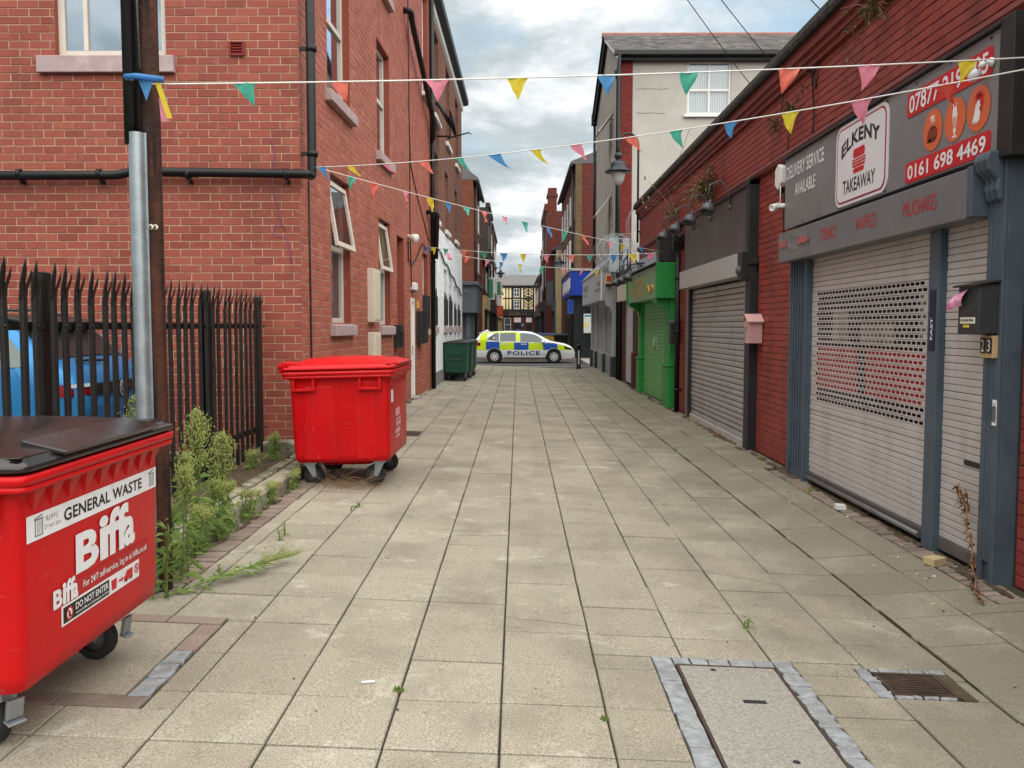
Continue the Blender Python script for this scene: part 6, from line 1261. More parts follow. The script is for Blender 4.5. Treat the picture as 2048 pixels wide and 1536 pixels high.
for s in (-1, 1):
    patch(-2.0, -1.66, lambda x: .98, lambda x: max(1.0, min(tp(x) + .02, 1.02 + (x + 2.2) * .95)), s, .004).build('yellow_pillar', M_yel, pc, recalc=False)
    patch(-1.95, -.3, lambda x: tp(x) + .005, lambda x: tp(x) + .05, s, .006, 14, 2).build('yellow_roof_edge', M_yel, pc, recalc=False)
    patch(-.35, -.17, lambda x: bt(x) + .0, lambda x: tp(x), s, .006, 3, 4).build('yellow_pillar', M_yel, pc, recalc=False)
    patch(-2.28, -1.98, lambda x: .82 - (x + 2.28) * .1, lambda x: .92 + (x + 2.28) * .1, s, .009, 5, 2).build('tail_lamp', M_lampred, pc, recalc=False)
    patch(1.85, 2.2, lambda x: .62 + (2.2 - x) * .1, lambda x: .68 + (2.2 - x) * .3, s, .008, 5, 2).build('headlight', M_trim, pc, recalc=False)
    PT = lambda u, v, n: (u * -s, s * (hw(u * -s, v) + n), v)
    m = MB(); m.text('POLICE', PT, -.74, .74, .385, .565, .007, 0, .025, 1.15); m.build('lettering', mat('navy_print', s2l(30, 44, 104), .4), pc, recalc=False)
    MB().lathe([(.0, -.07), (.06, -.06), (.075, 0), (.06, .06), (0, .07)], (.86, s * .94, .98), 12, 0, (1, 0, .1)).build('wing_mirror', M_pw, pc)
    for x in (-.92, .0): patch(x - .13, x + .13, lambda q: .86, lambda q: .895, s, .014, 4, 2).build('door_handle', M_pw, pc, recalc=False)
    for x in (-1.13, -.24, .93): patch(x - .006, x + .006, lambda q: .34 if q > -1 else .8, lambda q: bt(q), s, .0075, 1, 4).build('door_seam', M_wgrey, pc, recalc=False)
    patch(-.9, 1.0, lambda x: .2, lambda x: .27, s, .01, 8, 2).build('sill_trim', M_wgrey, pc, recalc=False)
    m = MB(); disc(m, lambda u, v, n: (u, s * (hw(u, v) + n), v), -1.36, 1.16, .055, .009, 16); m.build('crest_disc', mat('crest_print', s2l(196, 170, 190), .5), pc, recalc=False)
MB().prism([(-.12, 1.47), (.14, 1.47), (.12, 1.53), (-.10, 1.53)], lambda u, v, n: (u - .28, n, v), -.5, .5).build('light_bar', mat('blue_lens', s2l(20, 70, 130), .2, .1, 4, 0, spec=.6), pc, .02)
MB().prism([(-1.9, 1.43), (-1.55, 1.45), (-1.7, 1.53)], lambda u, v, n: (u, n, v), -.02, .02).build('roof_fin', M_pw, pc, .008); MB().prism([(-2.06, 1.36), (-1.85, 1.41), (-1.85, 1.44), (-2.06, 1.39)], lambda u, v, n: (u, n, v), -.6, .6).build('spoiler', M_pw, pc, .01)
MB().box(2.2, 2.34, -.6, .6, .24, .42).build('grille', M_trim, pc, .02)
# blue car in the car park, tail towards the fence
bc = thing('parked_car', 'metallic blue hatchback parked tail-on behind the palisade fence', 'car', (-5.9, 8.16, .1), R(180)); ORG[bc] = Vector((0, 0, 0))
M_blue = mat('metallic_blue', s2l(34, 112, 166), .3, .06, 2, 0, metal=.3, spec=.5)
top = [(-2.2, .78), (-2.16, .98), (-2.1, 1.08), (-1.95, 1.17), (-1.6, 1.5), (-1.45, 1.54), (-.6, 1.6), (.1, 1.58), (.6, 1.44), (1.1, 1.1), (1.7, .98), (2.1, .8), (2.2, .6)]
bot = [(-2.2, .4), (-2.05, .26), (1.9, .22), (2.2, .35)]; belt = [(-2.2, 1.14), (-1.6, 1.12), (1, 1.02), (2.2, .95)]
bt2 = lambda x: interp(belt, x); tp2 = lambda x: interp(top, x) - .06
hwb, patchb = car(bc, top, bot, belt, 2.2, .91, (-1.35, 1.4), .34, M_blue, [('window', -1.75, -.75, lambda x: bt2(x) + .03, lambda x: max(bt2(x) + .04, min(tp2(x), bt2(x) + .05 + (x + 1.8) * 1.2))), ('window', -.66, .2, lambda x: bt2(x) + .03, tp2), ('window', .28, .95, lambda x: bt2(x) + .03, lambda x: max(bt2(x) + .04, min(tp2(x), bt2(x) + .04 + (1 - x) * .8)))], [('windscreen', M_carglass, .55, 1.1, .92), ('tailgate_glass', M_trim, -1.62, -1.93, .86), ('roof_panel', M_trim, -1.5, .4, .93)], .40)
PBk = lambda u, v, n: (-2.2 - n + .10 * abs(u / .8) ** 3 + .16 * max(0, v - .95), u, v)
m = MB(); m.sheet(lambda a, b: PBk(-.78 + 1.56 * a, .90 + .10 * b, .012), 16, 3); m.build('tail_light_bar', M_trim, bc, recalc=False)
for s in (-1, 1):
    m = MB(); m.sheet(lambda a, b: PBk(s * (.55 + .27 * a), .91 + .05 * b, .016), 8, 3); m.build('tail_lamp', M_lampred, bc, recalc=False)
    m = MB(); m.sheet(lambda a, b: PBk(s * (.48 + .3 * a), .975 + .03 * b, .02), 8, 2); m.build('lamp_strip', M_lampclr, bc, recalc=False)
    patchb(-2.12, -1.95, lambda x: .89 + (x + 2.12) * .1, lambda x: 1.0, s, .01, 6, 3).build('tail_lamp', M_lampred, bc, recalc=False)
m = MB(); ring(m, PBk, 0, .93, .062, .072, .022, 28)
for q in (((-.045, .97), (-.033, .97), (-.012, .905), (-.02, .895)), ((.045, .97), (.033, .97), (.012, .905), (.02, .895)), ((-.02, .985), (-.008, .985), (.004, .955), (-.004, .945)), ((.02, .985), (.008, .985), (-.004, .955), (.004, .945)), ((-.02, .895), (-.012, .905), (.0, .945), (0, .92)), ((.02, .895), (.012, .905), (.0, .945), (0, .92))): m.add([PBk(u, v, .022) for u, v in q], [(0, 1, 2, 3)])
m.build('badge', M_alloy, bc, recalc=False); m = MB(); disc(m, PBk, 0, .93, .08, .018, 24); m.build('badge_disc', M_trim, bc, recalc=False)
MB().sheet(lambda a, b: PBk(-.26 + .52 * a, .50 + .11 * b, .012), 2, 2).build('number_plate', mat('yellow_plate', s2l(214, 180, 40), .5), bc, recalc=False); MB().sheet(lambda a, b: PBk(-.75 + 1.5 * a, .28 + .16 * b, .01), 10, 2).build('bumper_trim', M_trim, bc, recalc=False)
MB().prism([(-1.78, 1.50), (-1.4, 1.57), (-1.4, 1.6), (-1.78, 1.535)], lambda u, v, n: (u, n, v), -.62, .62).build('spoiler', M_trim, bc, .01)
for s in (-1, 1): MB().tube([(-1.4, s * .6, 1.6), (-1.1, s * .62, 1.66), (.2, s * .62, 1.65), (.4, s * .6, 1.58)], .016, 8).build('roof_rail', M_trim, bc)
MB().tube([(-2.03, .0, 1.185), (-2.0, .42, 1.2)], .014, 8).build('wiper', M_trim, bc)
# ------------------------------------------------------------ bollards
def bollard(lab, x, y):
    t = thing('bollard', lab, 'bollard', (x, y, gz(x) if y < 34.7 else -.1)); z0 = gz(x)
    MB().lathe([(0, -.1), (.1, -.1), (.1, .04), (.085, .06), (.085, .86), (.095, .87), (.095, .91), (.07, .95), (0, .97)], (x, y, z0), 18).build('post', M_blackpl, t); MB().box(x - .02, x + .02, y - .092, y - .082, z0 + .18, z0 + .72).build('reflector', M_white, t)
bollard('black bollard with a white strip beside the green bins', -1.72, 34.3); bollard('black bollard with a white strip by the nose of the police car', 2.36, 34.3)

# ------------------------------------------------------------ rendered building with the slate roof (right)
rd = thing('rendered_building', 'tall cream rendered building with a slate roof behind the red terrace', 'building', (3.1, 27.0, 0))
M_render = mat('cream_render', s2l(182, 178, 170), .85, .08, 1.2, .15, 40, stain=s2l(150, 146, 138), stain_amt=.55, stain_scale=.7, thr=(.45, .75)); M_render2 = mat('grey_render', s2l(150, 142, 132), .85, .1, 1.5, .15, 40, stain=s2l(112, 104, 96), stain_amt=.5, stain_scale=.9)
PRB = PF(27.0); op = [(5.08, 6.4, 7.95, 9.52)]
m = MB(); wall_back(m, PRB, 3.44, 16, -.1, 9.75, op, 0, .1); m.build('front_wall', [M_render, M_render], rd, recalc=False)
MB().box(3.06, 3.44, 26.97, 27.3, -.1, 9.74).build('brick_quoin', brick_tex('quoin_brick', s2l(128, 52, 44), s2l(112, 44, 40), s2l(90, 40, 36), .225, .075, gamt=.2), rd)
PG = PR(3.1); ops_g = [(29.2, 30.3, 6.7, 8.6), (29.4, 30.5, 3.9, 6.0)]
m = MB(); wall_back(m, PG, 27.3, 35.4, 3.2, 9.75, ops_g, 0, .1)
m.add([(3.1, 27.0, 9.75), (3.1, 35.4, 9.75), (3.1, 31.0, 11.55)], [(0, 1, 2)]); m.quad((3.1, 35.4, -.1), (16, 35.4, -.1), (16, 35.4, 9.75), (3.1, 35.4, 9.75)); m.build('gable_wall', [M_render2, M_render2], rd, recalc=False)
for q in ops_g:
    w = window(rd, PG, *q, .06, .06, [('h', q[2] + (q[3] - q[2]) * .55, .05)], M_white, M_glass, M_dark); a, b, c, d = q; h = (d - c) * .42
    MB().prism([(0, d - .05), (.02, d - .05), (h * .62, d - .05 - h * .75), (h * .62 - .03, d - .07 - h * .75)], lambda a_, b_, n: PG(n, b_, a_), a + .05, b - .05).build('open_sash', M_white, w)
w = window(rd, PRB, *op[0], .05, .07, [('h', 8.68, .07), ('v', 5.74, .06)], M_white, glass_mat('blind_glass', (.85, .9, .95), .1), mat('blue_grey_room', s2l(150, 160, 170), .9, .1, 2, 0), None, back=.2)  # plain blue-grey room back seen between the blind slats
bl = MB()
for k in range(24): x = 5.16 + k * .052; bl.box(x, x + .034, 27.13, 27.135, 8.03, 9.45)
bl.build('blind_slats', M_white, w)
MB().box(4.98, 6.5, 26.9, 27.02, 9.52, 9.64).build('lintel', M_render, rd); MB().box(4.98, 6.5, 26.9, 27.02, 7.87, 7.95).build('window_ledge', M_white, rd)
cr = MB(); g_ = random.Random(5)
for (x, z, n) in ((3.55, 8.7, 10), (3.55, 8.0, 9), (5.2, 7.6, 8)):
    p = (x, z); pts = [(26.995, p)]
    cr.tube([(x + k * .11 if n > 8 else x - k * .06 + .03 * g_.random(), 26.998, z + g_.uniform(-.02, .02) - (0 if n > 8 else k * .16)) for k in range(n)], .007, 4)
cr.build('crack', M_greyink, rd)
M_slate = piece_mat('roof_slate', [s2l(112, 112, 114), s2l(146, 142, 140), s2l(126, 126, 128), s2l(164, 158, 152)], rough=.7, grime=s2l(70, 72, 60), grime_amt=.6, grain=.1, smear=s2l(150, 148, 142), smear_amt=.3, smear_scale=4)
rf = MB(); rf.quad((2.9, 26.72, 9.74), (16, 26.72, 9.74), (16, 31.0, 11.56), (2.9, 31.0, 11.56)); rf.quad((2.9, 35.4, 9.74), (16, 35.4, 9.74), (16, 31.0, 11.56), (2.9, 31.0, 11.56)); ro = rf.build('roof', mat('roof_felt', s2l(46, 46, 48), .9), rd, recalc=False)
sm = MB(); dY, dZ = 31.0 - 26.72, 11.56 - 9.74; Lr = math.hypot(dY, dZ); ny, nz = -dZ / Lr, dY / Lr; rows = 21
for j in range(rows):
    for i in range(-1, 52):
        x0 = 2.88 + i * .255 + (j % 2) * .127; x1 = min(x0 + .25, 16); x0 = max(x0, 2.88)
        if x1 - x0 < .05: continue
        s0 = j * Lr / rows; s1 = s0 + Lr / rows * 1.25; tk_ = .03 + g_.uniform(-.01, .012); a0, a1 = s0 / Lr, min(s1 / Lr, 1); g0 = g_.uniform(-.006, .006)
        pt = lambda x, a, h: (x, 26.72 + dY * a + ny * h, 9.74 + dZ * a + nz * h)
        sm.add([pt(x0, a0 + g0 / Lr, .002), pt(x1, a0 + g0 / Lr, .002), pt(x1, a0 + g0 / Lr, tk_ + .012), pt(x0, a0 + g0 / Lr, tk_ + .012), pt(x0, a1, .004), pt(x1, a1, .004)], [(0, 1, 2, 3), (3, 2, 5, 4), (0, 3, 4), (1, 5, 2)], 0, False, g_.random())
tag(sm.build('slates', M_slate, ro, recalc=False), kind='stuff')
M_ridge = mat('terracotta', s2l(142, 92, 78), .85, .2, 5, .3, 40)
for k in range(28): MB().prism([(-.13, 11.5), (-.09, 11.62), (0, 11.66), (.09, 11.62), (.13, 11.5), (.1, 11.5), (0, 11.6), (-.1, 11.5)], lambda u, v, n: (n, 31.0 + u, v + .02 * (n % .46 > .38)), 2.88 + k * .46, 2.88 + k * .46 + .45).build('ridge_tile', M_ridge, ro)
MB().prism([(26.6, 9.62), (26.72, 9.60), (26.78, 9.7), (26.62, 9.74)], lambda u, v, n: (n, u, v), 2.85, 16).build('gutter', M_blackpl, rd); MB().box(2.98, 16, 26.8, 26.99, 9.5, 9.62).build('fascia_board', M_black, rd)
MB().prism([(26.7, 9.70), (31.0, 11.52), (31.0, 11.36), (26.7, 9.5)], lambda u, v, n: (n, u, v), 2.97, 3.01).build('barge_board', M_white, rd); MB().prism([(35.45, 9.70), (31.0, 11.52), (31.0, 11.36), (35.45, 9.5)], lambda u, v, n: (n, u, v), 2.97, 3.01).build('barge_board', M_black, rd)
MB().tube([(3.02, 27.15, 3.2), (3.02, 27.15, 9.2), (3.02, 26.75, 9.6)], .055, 10).build('drainpipe', M_blackpl, rd); MB().lathe([(.05, 0), (.11, .18), (.11, .3), (0, .3)], (3.02, 27.15, 9.0), 8).build('hopper', M_blackpl, rd)
MB().tube([(3.02, 35.3, 3.2), (3.02, 35.3, 9.6)], .055, 10).build('drainpipe', M_blackpl, rd); MB().box(2.9, 3.14, 35.2, 35.5, 9.5, 9.9).build('hopper', M_blackpl, rd)
# grey shop below the gable
gsx = thing('grey_shopfront', 'pale grey shop front with a projecting box sign under the rendered gable', 'shopfront', (3.1, 31.5, 0))
M_gsh2 = mat('pale_grey_paint', s2l(164, 164, 166), .5, .05, 3, .04, 30); M_gsh3 = mat('mid_grey_paint', s2l(128, 128, 130), .5, .08, 3, .04, 30)
sgb = MB().box(2.64, 3.1, 28.0, 36.2, 2.42, 3.40).build('box_sign', M_gsh2, gsx, .01); MB().prism([(2.60, 3.40), (3.1, 3.40), (3.1, 3.95), (2.8, 3.62)], lambda u, v, n: (u, n, v), 27.9, 36.3).build('cornice', M_gsh3, gsx, .01)
MB().box(2.62, 2.66, 27.97, 28.06, 2.40, 3.42).build('sign_trim', M_white, gsx)
bl_ = MB(); 
for (y0, y1, z0, z1) in ((35.6, 33.2, 2.92, 3.14), (35.3, 33.8, 2.72, 2.82), (30.4, 28.4, 2.74, 2.86), (29.7, 28.4, 2.93, 3.06)):
    n_ = 9
    for k in range(n_): a = -y0 + (y0 - y1) * k / n_; bl_.pbox(PRT(2.64), a, a + (y0 - y1) / n_ * .7, z0, z1 - .03 * (k % 3 == 1), .002, .005)
bl_.build('worn_lettering', M_gsh3, sgb)
for y0, y1 in ((28.0, 28.35), (30.9, 31.1), (34.0, 34.2), (36.0, 36.3)):
    MB().box(3.0, 3.14, y0, y1, .5, 2.42).build('pilaster', M_gsh2, gsx, .006); MB().box(2.96, 3.14, y0 - .02, y1 + .02, -.08, .62).build('pilaster_base', mat('dark_base', s2l(58, 58, 60), .6), gsx, .01)
for y0, y1 in ((28.35, 30.9), (31.1, 34.0), (34.2, 36.0)):
    MB().box(3.06, 3.14, y0, y1, -.08, .6).build('stall_riser', M_gsh3, gsx, .004); m = MB(); m.quad((3.11, y0, .6), (3.11, y1, .6), (3.11, y1, 2.42), (3.11, y0, 2.42)); m.build('display_window', mat('frosted_window', s2l(128, 130, 134), .3, .1, 1.5, 0, spec=.5), gsx, recalc=False)
    m = MB(); m.box(3.07, 3.12, y0, y1, 2.3, 2.42); m.box(3.07, 3.12, y0, y1, .6, .66); m.box(3.07, 3.12, (y0 + y1) / 2 - .03, (y0 + y1) / 2 + .03, .6, 2.4); m.build('window_frame', M_gsh2, gsx)
MB().prism([(0, 2.05), (.05, 2.08), (.08, 2.2), (.2, 2.24), (.24, 2.42), (0, 2.42)], lambda a, b, n: (3.0 - a, n, b), 28.0, 28.3).build('bracket', M_gsh2, gsx, .01)
ab = thing('alarm_box', 'red and cream alarm box on the end of the grey box sign', 'alarm', (2.86, 27.95, 2.9)); MB().box(2.76, 2.96, 27.86, 27.999, 2.92, 3.22).build('cover', mat('cream_plastic', s2l(200, 180, 140), .5), ab, .02); MB().box(2.79, 2.93, 27.85, 27.86, 3.0, 3.18).build('red_panel', mat('brick_red_plastic', s2l(176, 70, 40), .5), ab, .004); MB().box(2.77, 2.95, 27.87, 27.999, 2.86, 2.918).build('lamp', M_blackpl, ab, .01)
# ------------------------------------------------------------ buildings across the road and down the far street
M_fb1 = brick_tex('far_red_brick', s2l(126, 72, 52), s2l(112, 60, 46), s2l(92, 64, 52), .23, .08, gamt=.45, grime=s2l(62, 44, 36)); M_fb2 = brick_tex('far_dark_brick', s2l(70, 58, 52), s2l(58, 48, 44), s2l(48, 42, 40), .23, .08, gamt=.5); M_fb3 = brick_tex('far_maroon_brick', s2l(112, 54, 46), s2l(98, 46, 40), s2l(80, 48, 42), .23, .08, gamt=.5); M_fb4 = brick_tex('far_buff_brick', s2l(120, 98, 70), s2l(108, 86, 60), s2l(92, 80, 62), .23, .08, gamt=.4); M_cream2 = mat('far_cream_paint', s2l(176, 160, 124), .85, .1, 1, .1, 20)
M_sroof = mat('far_slate', s2l(96, 94, 94), .75, .2, 2.5, .4, 14); M_shopdk = mat('shop_dark', s2l(44, 46, 50), .5, .2, 2, .05, 10); M_shopgr = mat('shop_grey', s2l(74, 80, 86), .5, .15, 2, .05, 10)
def far_window(parent, P, u0, u1, v0, v1, fm=M_white):
    m = MB(); fw = .07
    for q in ((u0, u0 + fw, v0, v1), (u1 - fw, u1, v0, v1), (u0 + fw, u1 - fw, v0, v0 + fw), (u0 + fw, u1 - fw, v1 - fw, v1), (u0 + fw, u1 - fw, (v0 + v1) / 2 - .03, (v0 + v1) / 2 + .03)): m.pbox(P, *q, -.02, .035)
    w = m.build('window', fm, parent); MB().quad(P(u0, v0, .012), P(u1, v0, .012), P(u1, v1, .012), P(u0, v1, .012)).build('pane', mat('far_pane', s2l(70, 78, 86), .12, .2, 1, 0, spec=.7), w, recalc=False); MB().pbox(P, u0 - .08, u1 + .08, v0 - .12, v0, -.01, .09).build('sill', M_concrete, w)
def far_building(name, label, side, xf, y0, y1, h, wm, roof=None, floors=((4.2, 6.0),), shop=None, shop_m=None, gable=0.0, depth=6.0, ny=None, pipe=True, wins=True, parapet=.0, spacing=2.6):
    s = side; x1 = xf + s * depth; t = thing(name, label, 'building', (xf, y0, .0))
    m = MB().box(min(xf, x1), max(xf, x1), y0, y1, -.1, h); 
    if parapet: m.box(min(xf - s * .1, xf + s * .2), max(xf - s * .1, xf + s * .2), y0 - .05, y1 + .05, h, h + parapet)
    if gable: m.prism([(min(xf, x1), h), (max(xf, x1), h), ((xf + x1) / 2, h + gable)], PF(0), -y1, -y0)
    m.build('wall', wm, t)
    P = (lambda u, v, n: (xf - s * n, u, v))
    if roof:
        rm = MB(); e = .25
        rm.prism([(xf - s * e, h - .02), (xf - s * e, h + .1), (xf + s * depth / 2, h + roof), (x1, h + .05), (x1, h - .02)], PF(0), -y1, -y0); rm.build('roof', M_sroof, t); MB().box(min(xf - s * .3, xf - s * .14), max(xf - s * .3, xf - s * .14), y0, y1, h - .12, h).build('gutter', M_black, t)
    if wins:
        for (a, b) in floors:
            n = max(1, int((y1 - y0) / spacing)); g = (y1 - y0) / n
            for k in range(n): far_window(t, P, y0 + g * (k + .5) - .5, y0 + g * (k + .5) + .5, a, b)
    if shop:
        n = max(1, int((y1 - y0) / 5)); g = (y1 - y0) / n
        for k in range(n):
            MB().pbox(P, y0 + g * k + .1, y0 + g * (k + 1) - .1, shop[0], shop[1], -.05, .22).build('fascia', shop_m or M_shopdk, t, .01); MB().pbox(P, y0 + g * k + .3, y0 + g * (k + 1) - .3, .02, shop[0], -.05, .03).build('shop_window', M_shopdk, t)
            for q in (y0 + g * k + .05, y0 + g * (k + 1) - .25): MB().pbox(P, q, q + .2, .02, shop[0], -.05, .12).build('pilaster', shop_m or M_shopdk, t)
    if pipe: MB().tube([(xf - s * .1, y0 + .5, .02), (xf - s * .1, y0 + .5, h)], .06, 8).build('drainpipe', M_blackpl, t)
    return t, P
# left side
b1, P_ = far_building('brick_house', 'orange brick house with a slate roof beyond the road', -1, -2.25, 44.5, 52.0, 8.9, M_fb1, 2.6, ((4.6, 6.2), (6.8, 8.3)), None, None)
fr = PF(44.5)
sh = thing('corner_shop', 'grey-fronted corner shop with a blue door below the orange brick house', 'shop', (-2.4, 43.6, 0)); MB().box(-8, -2.05, 43.5, 49.0, 2.25, 3.6).build('fascia', M_shopgr, sh, .02); MB().box(-8.1, -1.95, 43.35, 49.1, 3.6, 3.78).build('cornice', M_shopgr, sh, .02); MB().box(-8, -2.2, 44.2, 49, -.1, 2.25).build('wall', M_shopgr, sh); MB().box(-3.95, -2.85, 44.12, 44.2, .0, 2.2).build('door', mat('blue_door', s2l(60, 82, 140), .5), sh, .01); MB().box(-3.65, -3.1, 44.08, 44.12, 1.25, 1.95).build('door_window', M_dark, sh); MB().box(-2.6, -2.35, 43.9, 44.2, 0, 2.25).build('pillar', M_shopgr, sh)
for x in (-3.6, -2.6): MB().tube([(x, 43.5, 3.3), (x, 43.3, 3.35), (x, 43.25, 3.2)], .03, 6).build('spot_lamp', M_shopgr, sh)
far_building('brick_shop', 'low brick shop with a pitched roof next to the orange brick house', -1, -2.1, 52.0, 60.0, 5.6, M_fb1, 2.0, ((3.9, 5.1),), (2.6, 3.4), M_cream2)
far_building('dark_brick_building', 'tall dark sooty brick building with a flat parapet down the far street', -1, -2.0, 60.0, 68.0, 9.6, M_fb2, None, ((4.4, 6.2), (6.9, 8.4)), (2.6, 3.4), M_shopdk, parapet=.3)
far_building('maroon_building', 'maroon brick building beyond the dark sooty one', -1, -2.0, 68.0, 82.0, 9.2, M_fb3, None, ((4.4, 6.2), (6.9, 8.2)), (2.6, 3.4), M_shopdk, parapet=.25)
far_building('red_brick_row', 'row of narrow red brick houses near the end of the far street on the left', -1, -2.2, 82.0, 118.0, 5.8, M_fb3, 1.8, ((3.8, 5.2),), (2.5, 3.2), M_cream2, spacing=4)
# right side
b2, P_ = far_building('brown_brick_building', 'three-storey brown brick building with a slate roof across the road', 1, 2.85, 44.0, 58.0, 9.6, M_fb3, 1.4, ((4.6, 6.2), (7.0, 8.5)), None, None, spacing=2.8)
MB().box(2.84, 3.15, 43.985, 44.0, 4.2, 9.6).build('buff_quoin', M_fb4, b2); MB().box(2.845, 2.85, 44.0, 58, 6.5, 6.7).build('brick_band', M_fb4, b2)
bs = thing('blue_sign_shop', 'black tiled shop with a large blue box sign across the road', 'shop', (3.2, 43.5, 0)); MB().box(2.6, 8, 43.4, 52, 3.1, 4.3).build('box_sign', mat('royal_blue', s2l(24, 54, 150), .4, .05, 3, 0), bs, .01); MB().box(2.55, 8, 43.35, 52, 4.3, 4.42).build('sign_capping', M_concrete, bs); MB().box(2.75, 4.62, 43.7, 52, -.1, 3.1).build('wall', mat('black_tiles', s2l(34, 38, 40), .3, .15, 3, .05, 10), bs); MB().box(4.62, 4.72, 43.62, 43.7, -.1, 3.1).build('white_post', M_white, bs); MB().box(4.75, 8, 43.68, 52, -.1, 3.1).build('shop_window', M_shopdk, bs)
m = MB()
for k in range(9): m.pbox(PRT(2.6), -51 + k * .8, -50.5 + k * .8, 3.3 + .1 * (k % 3), 4.0, .0, .02)
m.build('worn_lettering', M_vinyl, bs)
ps_ = thing('wall_poster', 'framed town map poster on the black tiled shop wall', 'poster', (3.6, 43.65, 1.2)); MB().box(3.25, 4.0, 43.62, 43.698, 1.25, 2.2).build('frame', M_white, ps_, .01); MB().box(3.29, 3.96, 43.612, 43.62, 1.29, 2.16).build('sheet', mat('map_print', s2l(206, 212, 206), .6, .1, 6, 0, stain=s2l(150, 170, 160), stain_amt=.7, stain_scale=7), ps_); MB().box(3.29, 3.96, 43.606, 43.612, 2.06, 2.16).build('blue_header', mat('map_blue', s2l(90, 130, 160), .6), ps_); m = MB(); disc(m, PF(43.606), 3.38, 1.66, .1, .002, 16); m.build('yellow_blob', mat('map_yellow', s2l(226, 196, 80), .6), ps_, recalc=False)
far_building('chimney_building', 'tall maroon brick building with a stepped chimney wall on the right of the far street', 1, 1.95, 62.0, 72.0, 9.6, M_fb3, None, ((4.4, 6.0), (6.8, 8.2)), (2.6, 3.4), M_shopdk, parapet=.5, depth=5)
ch = tag(MB().box(2.1, 2.7, 62.0, 63.4, 9.6, 11.2).box(2.02, 2.78, 61.95, 63.45, 10.6, 10.8).build('chimney_stack', M_fb3, None, 0, (2.4, 62.7, 9.6)), 'square brick chimney stack on the tall maroon building', 'chimney')
far_building('cream_building', 'narrow cream painted building on the right of the far street', 1, 2.5, 58.2, 61.9, 6.6, M_cream2, 1.6, ((4.0, 5.6),), (2.6, 3.4), M_shopgr)
far_building('red_brick_shops', 'row of red brick shops further down the right of the far street', 1, 2.35, 72.0, 92.0, 6.4, M_fb3, 1.8, ((4.0, 5.6),), (2.6, 3.4), M_shopgr, spacing=3.4)
far_building('red_brick_shops', 'last red brick shops with a tall chimney by the half-timbered pub', 1, 2.3, 92.0, 118.0, 6.8, M_fb3, 2.0, ((4.2, 5.8),), (2.6, 3.4), M_shopdk, spacing=4)
cs = thing('chimney_stack', 'tall thin red chimney rising beside the half-timbered pub', 'chimney', (3.3, 113, 7)); MB().box(2.9, 3.6, 112.6, 113.4, 6.6, 11.2).box(2.8, 3.7, 112.5, 113.5, 10.2, 10.5).build('stack', M_fb3, cs); MB().lathe([(.25, 0), (.2, .8), (.26, .85), (.2, .9)], (3.25, 113, 11.2), 10).build('pot', M_ridge, cs)
# half-timbered pub closing the street
pub = thing('half_timbered_pub', 'black and cream half-timbered pub closing the far end of the street', 'pub', (.1, 120, 0))
Y = 120.0; PP = PF(Y); x0, x1 = -2.0, 2.25
MB().box(-3.2, x1 + .2, Y, Y + 8, -.1, 7.1).build('wall', mat('pub_cream', s2l(246, 226, 178), .8, .05, 1, 0), pub); MB().prism([(Y - .4, 7.0), (Y - .4, 7.15), (Y + 4, 8.75), (Y + 8, 7.0)], lambda u, v, n: (n, u, v), -3.4, x1 + .3).build('roof', M_sroof, pub)
tm = MB(); z0, z1 = 3.75, 7.05; zm = 5.35
def bm_(a, b, w=.13): tm.bar((a[0], Y - .03, a[1]), (b[0], Y - .03, b[1]), w, .08, 0, (0, 1, 0)) if False else tm.prism([(a[0] - (b[1] - a[1]) / math.hypot(b[0] - a[0], b[1] - a[1]) * w / 2, a[1] + (b[0] - a[0]) / math.hypot(b[0] - a[0], b[1] - a[1]) * w / 2), (a[0] + (b[1] - a[1]) / math.hypot(b[0] - a[0], b[1] - a[1]) * w / 2, a[1] - (b[0] - a[0]) / math.hypot(b[0] - a[0], b[1] - a[1]) * w / 2), (b[0] + (b[1] - a[1]) / math.hypot(b[0] - a[0], b[1] - a[1]) * w / 2, b[1] - (b[0] - a[0]) / math.hypot(b[0] - a[0], b[1] - a[1]) * w / 2), (b[0] - (b[1] - a[1]) / math.hypot(b[0] - a[0], b[1] - a[1]) * w / 2, b[1] + (b[0] - a[0]) / math.hypot(b[0] - a[0], b[1] - a[1]) * w / 2)], PP, 0, .05)
BEAMS = [((-2.05, z0), (2.2, z0), .25), ((-2.05, z1 - .1), (2.2, z1 - .1), .35), ((-2.05, zm), (2.2, zm), .14)] + [((x, z0), (x, z1), w) for x, w in ((-1.65, .13), (-1.25, .13), (-.8, .2), (.38, .16), (.78, .16), (1.4, .13), (2.1, .18))]
for s in (-1, 1):
    for k in range(4):
        c = 1.4; w_ = .6
        BEAMS.append(((c, z0 + .28 + k * .42), (c + s * w_, z0 + .28 + k * .42 + .48), .11))
    for k in range(3): BEAMS.append(((c, z1 - .2 - k * .42 + .1), (c + s * w_, z1 - .2 - k * .42 - .42), .11))
for a, b, w in BEAMS:
    tm = MB(); bm_(a, b, w); tm.build('beam', M_black, pub)
tm = MB(); ring(tm, PP, 1.4, zm, .2, .32, .06, 20); tm.build('ring_beam', M_black, pub)
for v0, v1 in ((5.55, 6.7), (3.95, 5.0)):
    MB().pbox(PP, -.72, .32, v0 - .12, v1 + .12, .0, .04).build('window_surround', M_black, pub); far_window(pub, lambda u, v, n: PP(u, v, n + .05), -.58, .2, v0, v1); MB().pbox(PP, -.22, -.16, v0, v1, .06, .1).build('glazing_bar', M_white, pub)
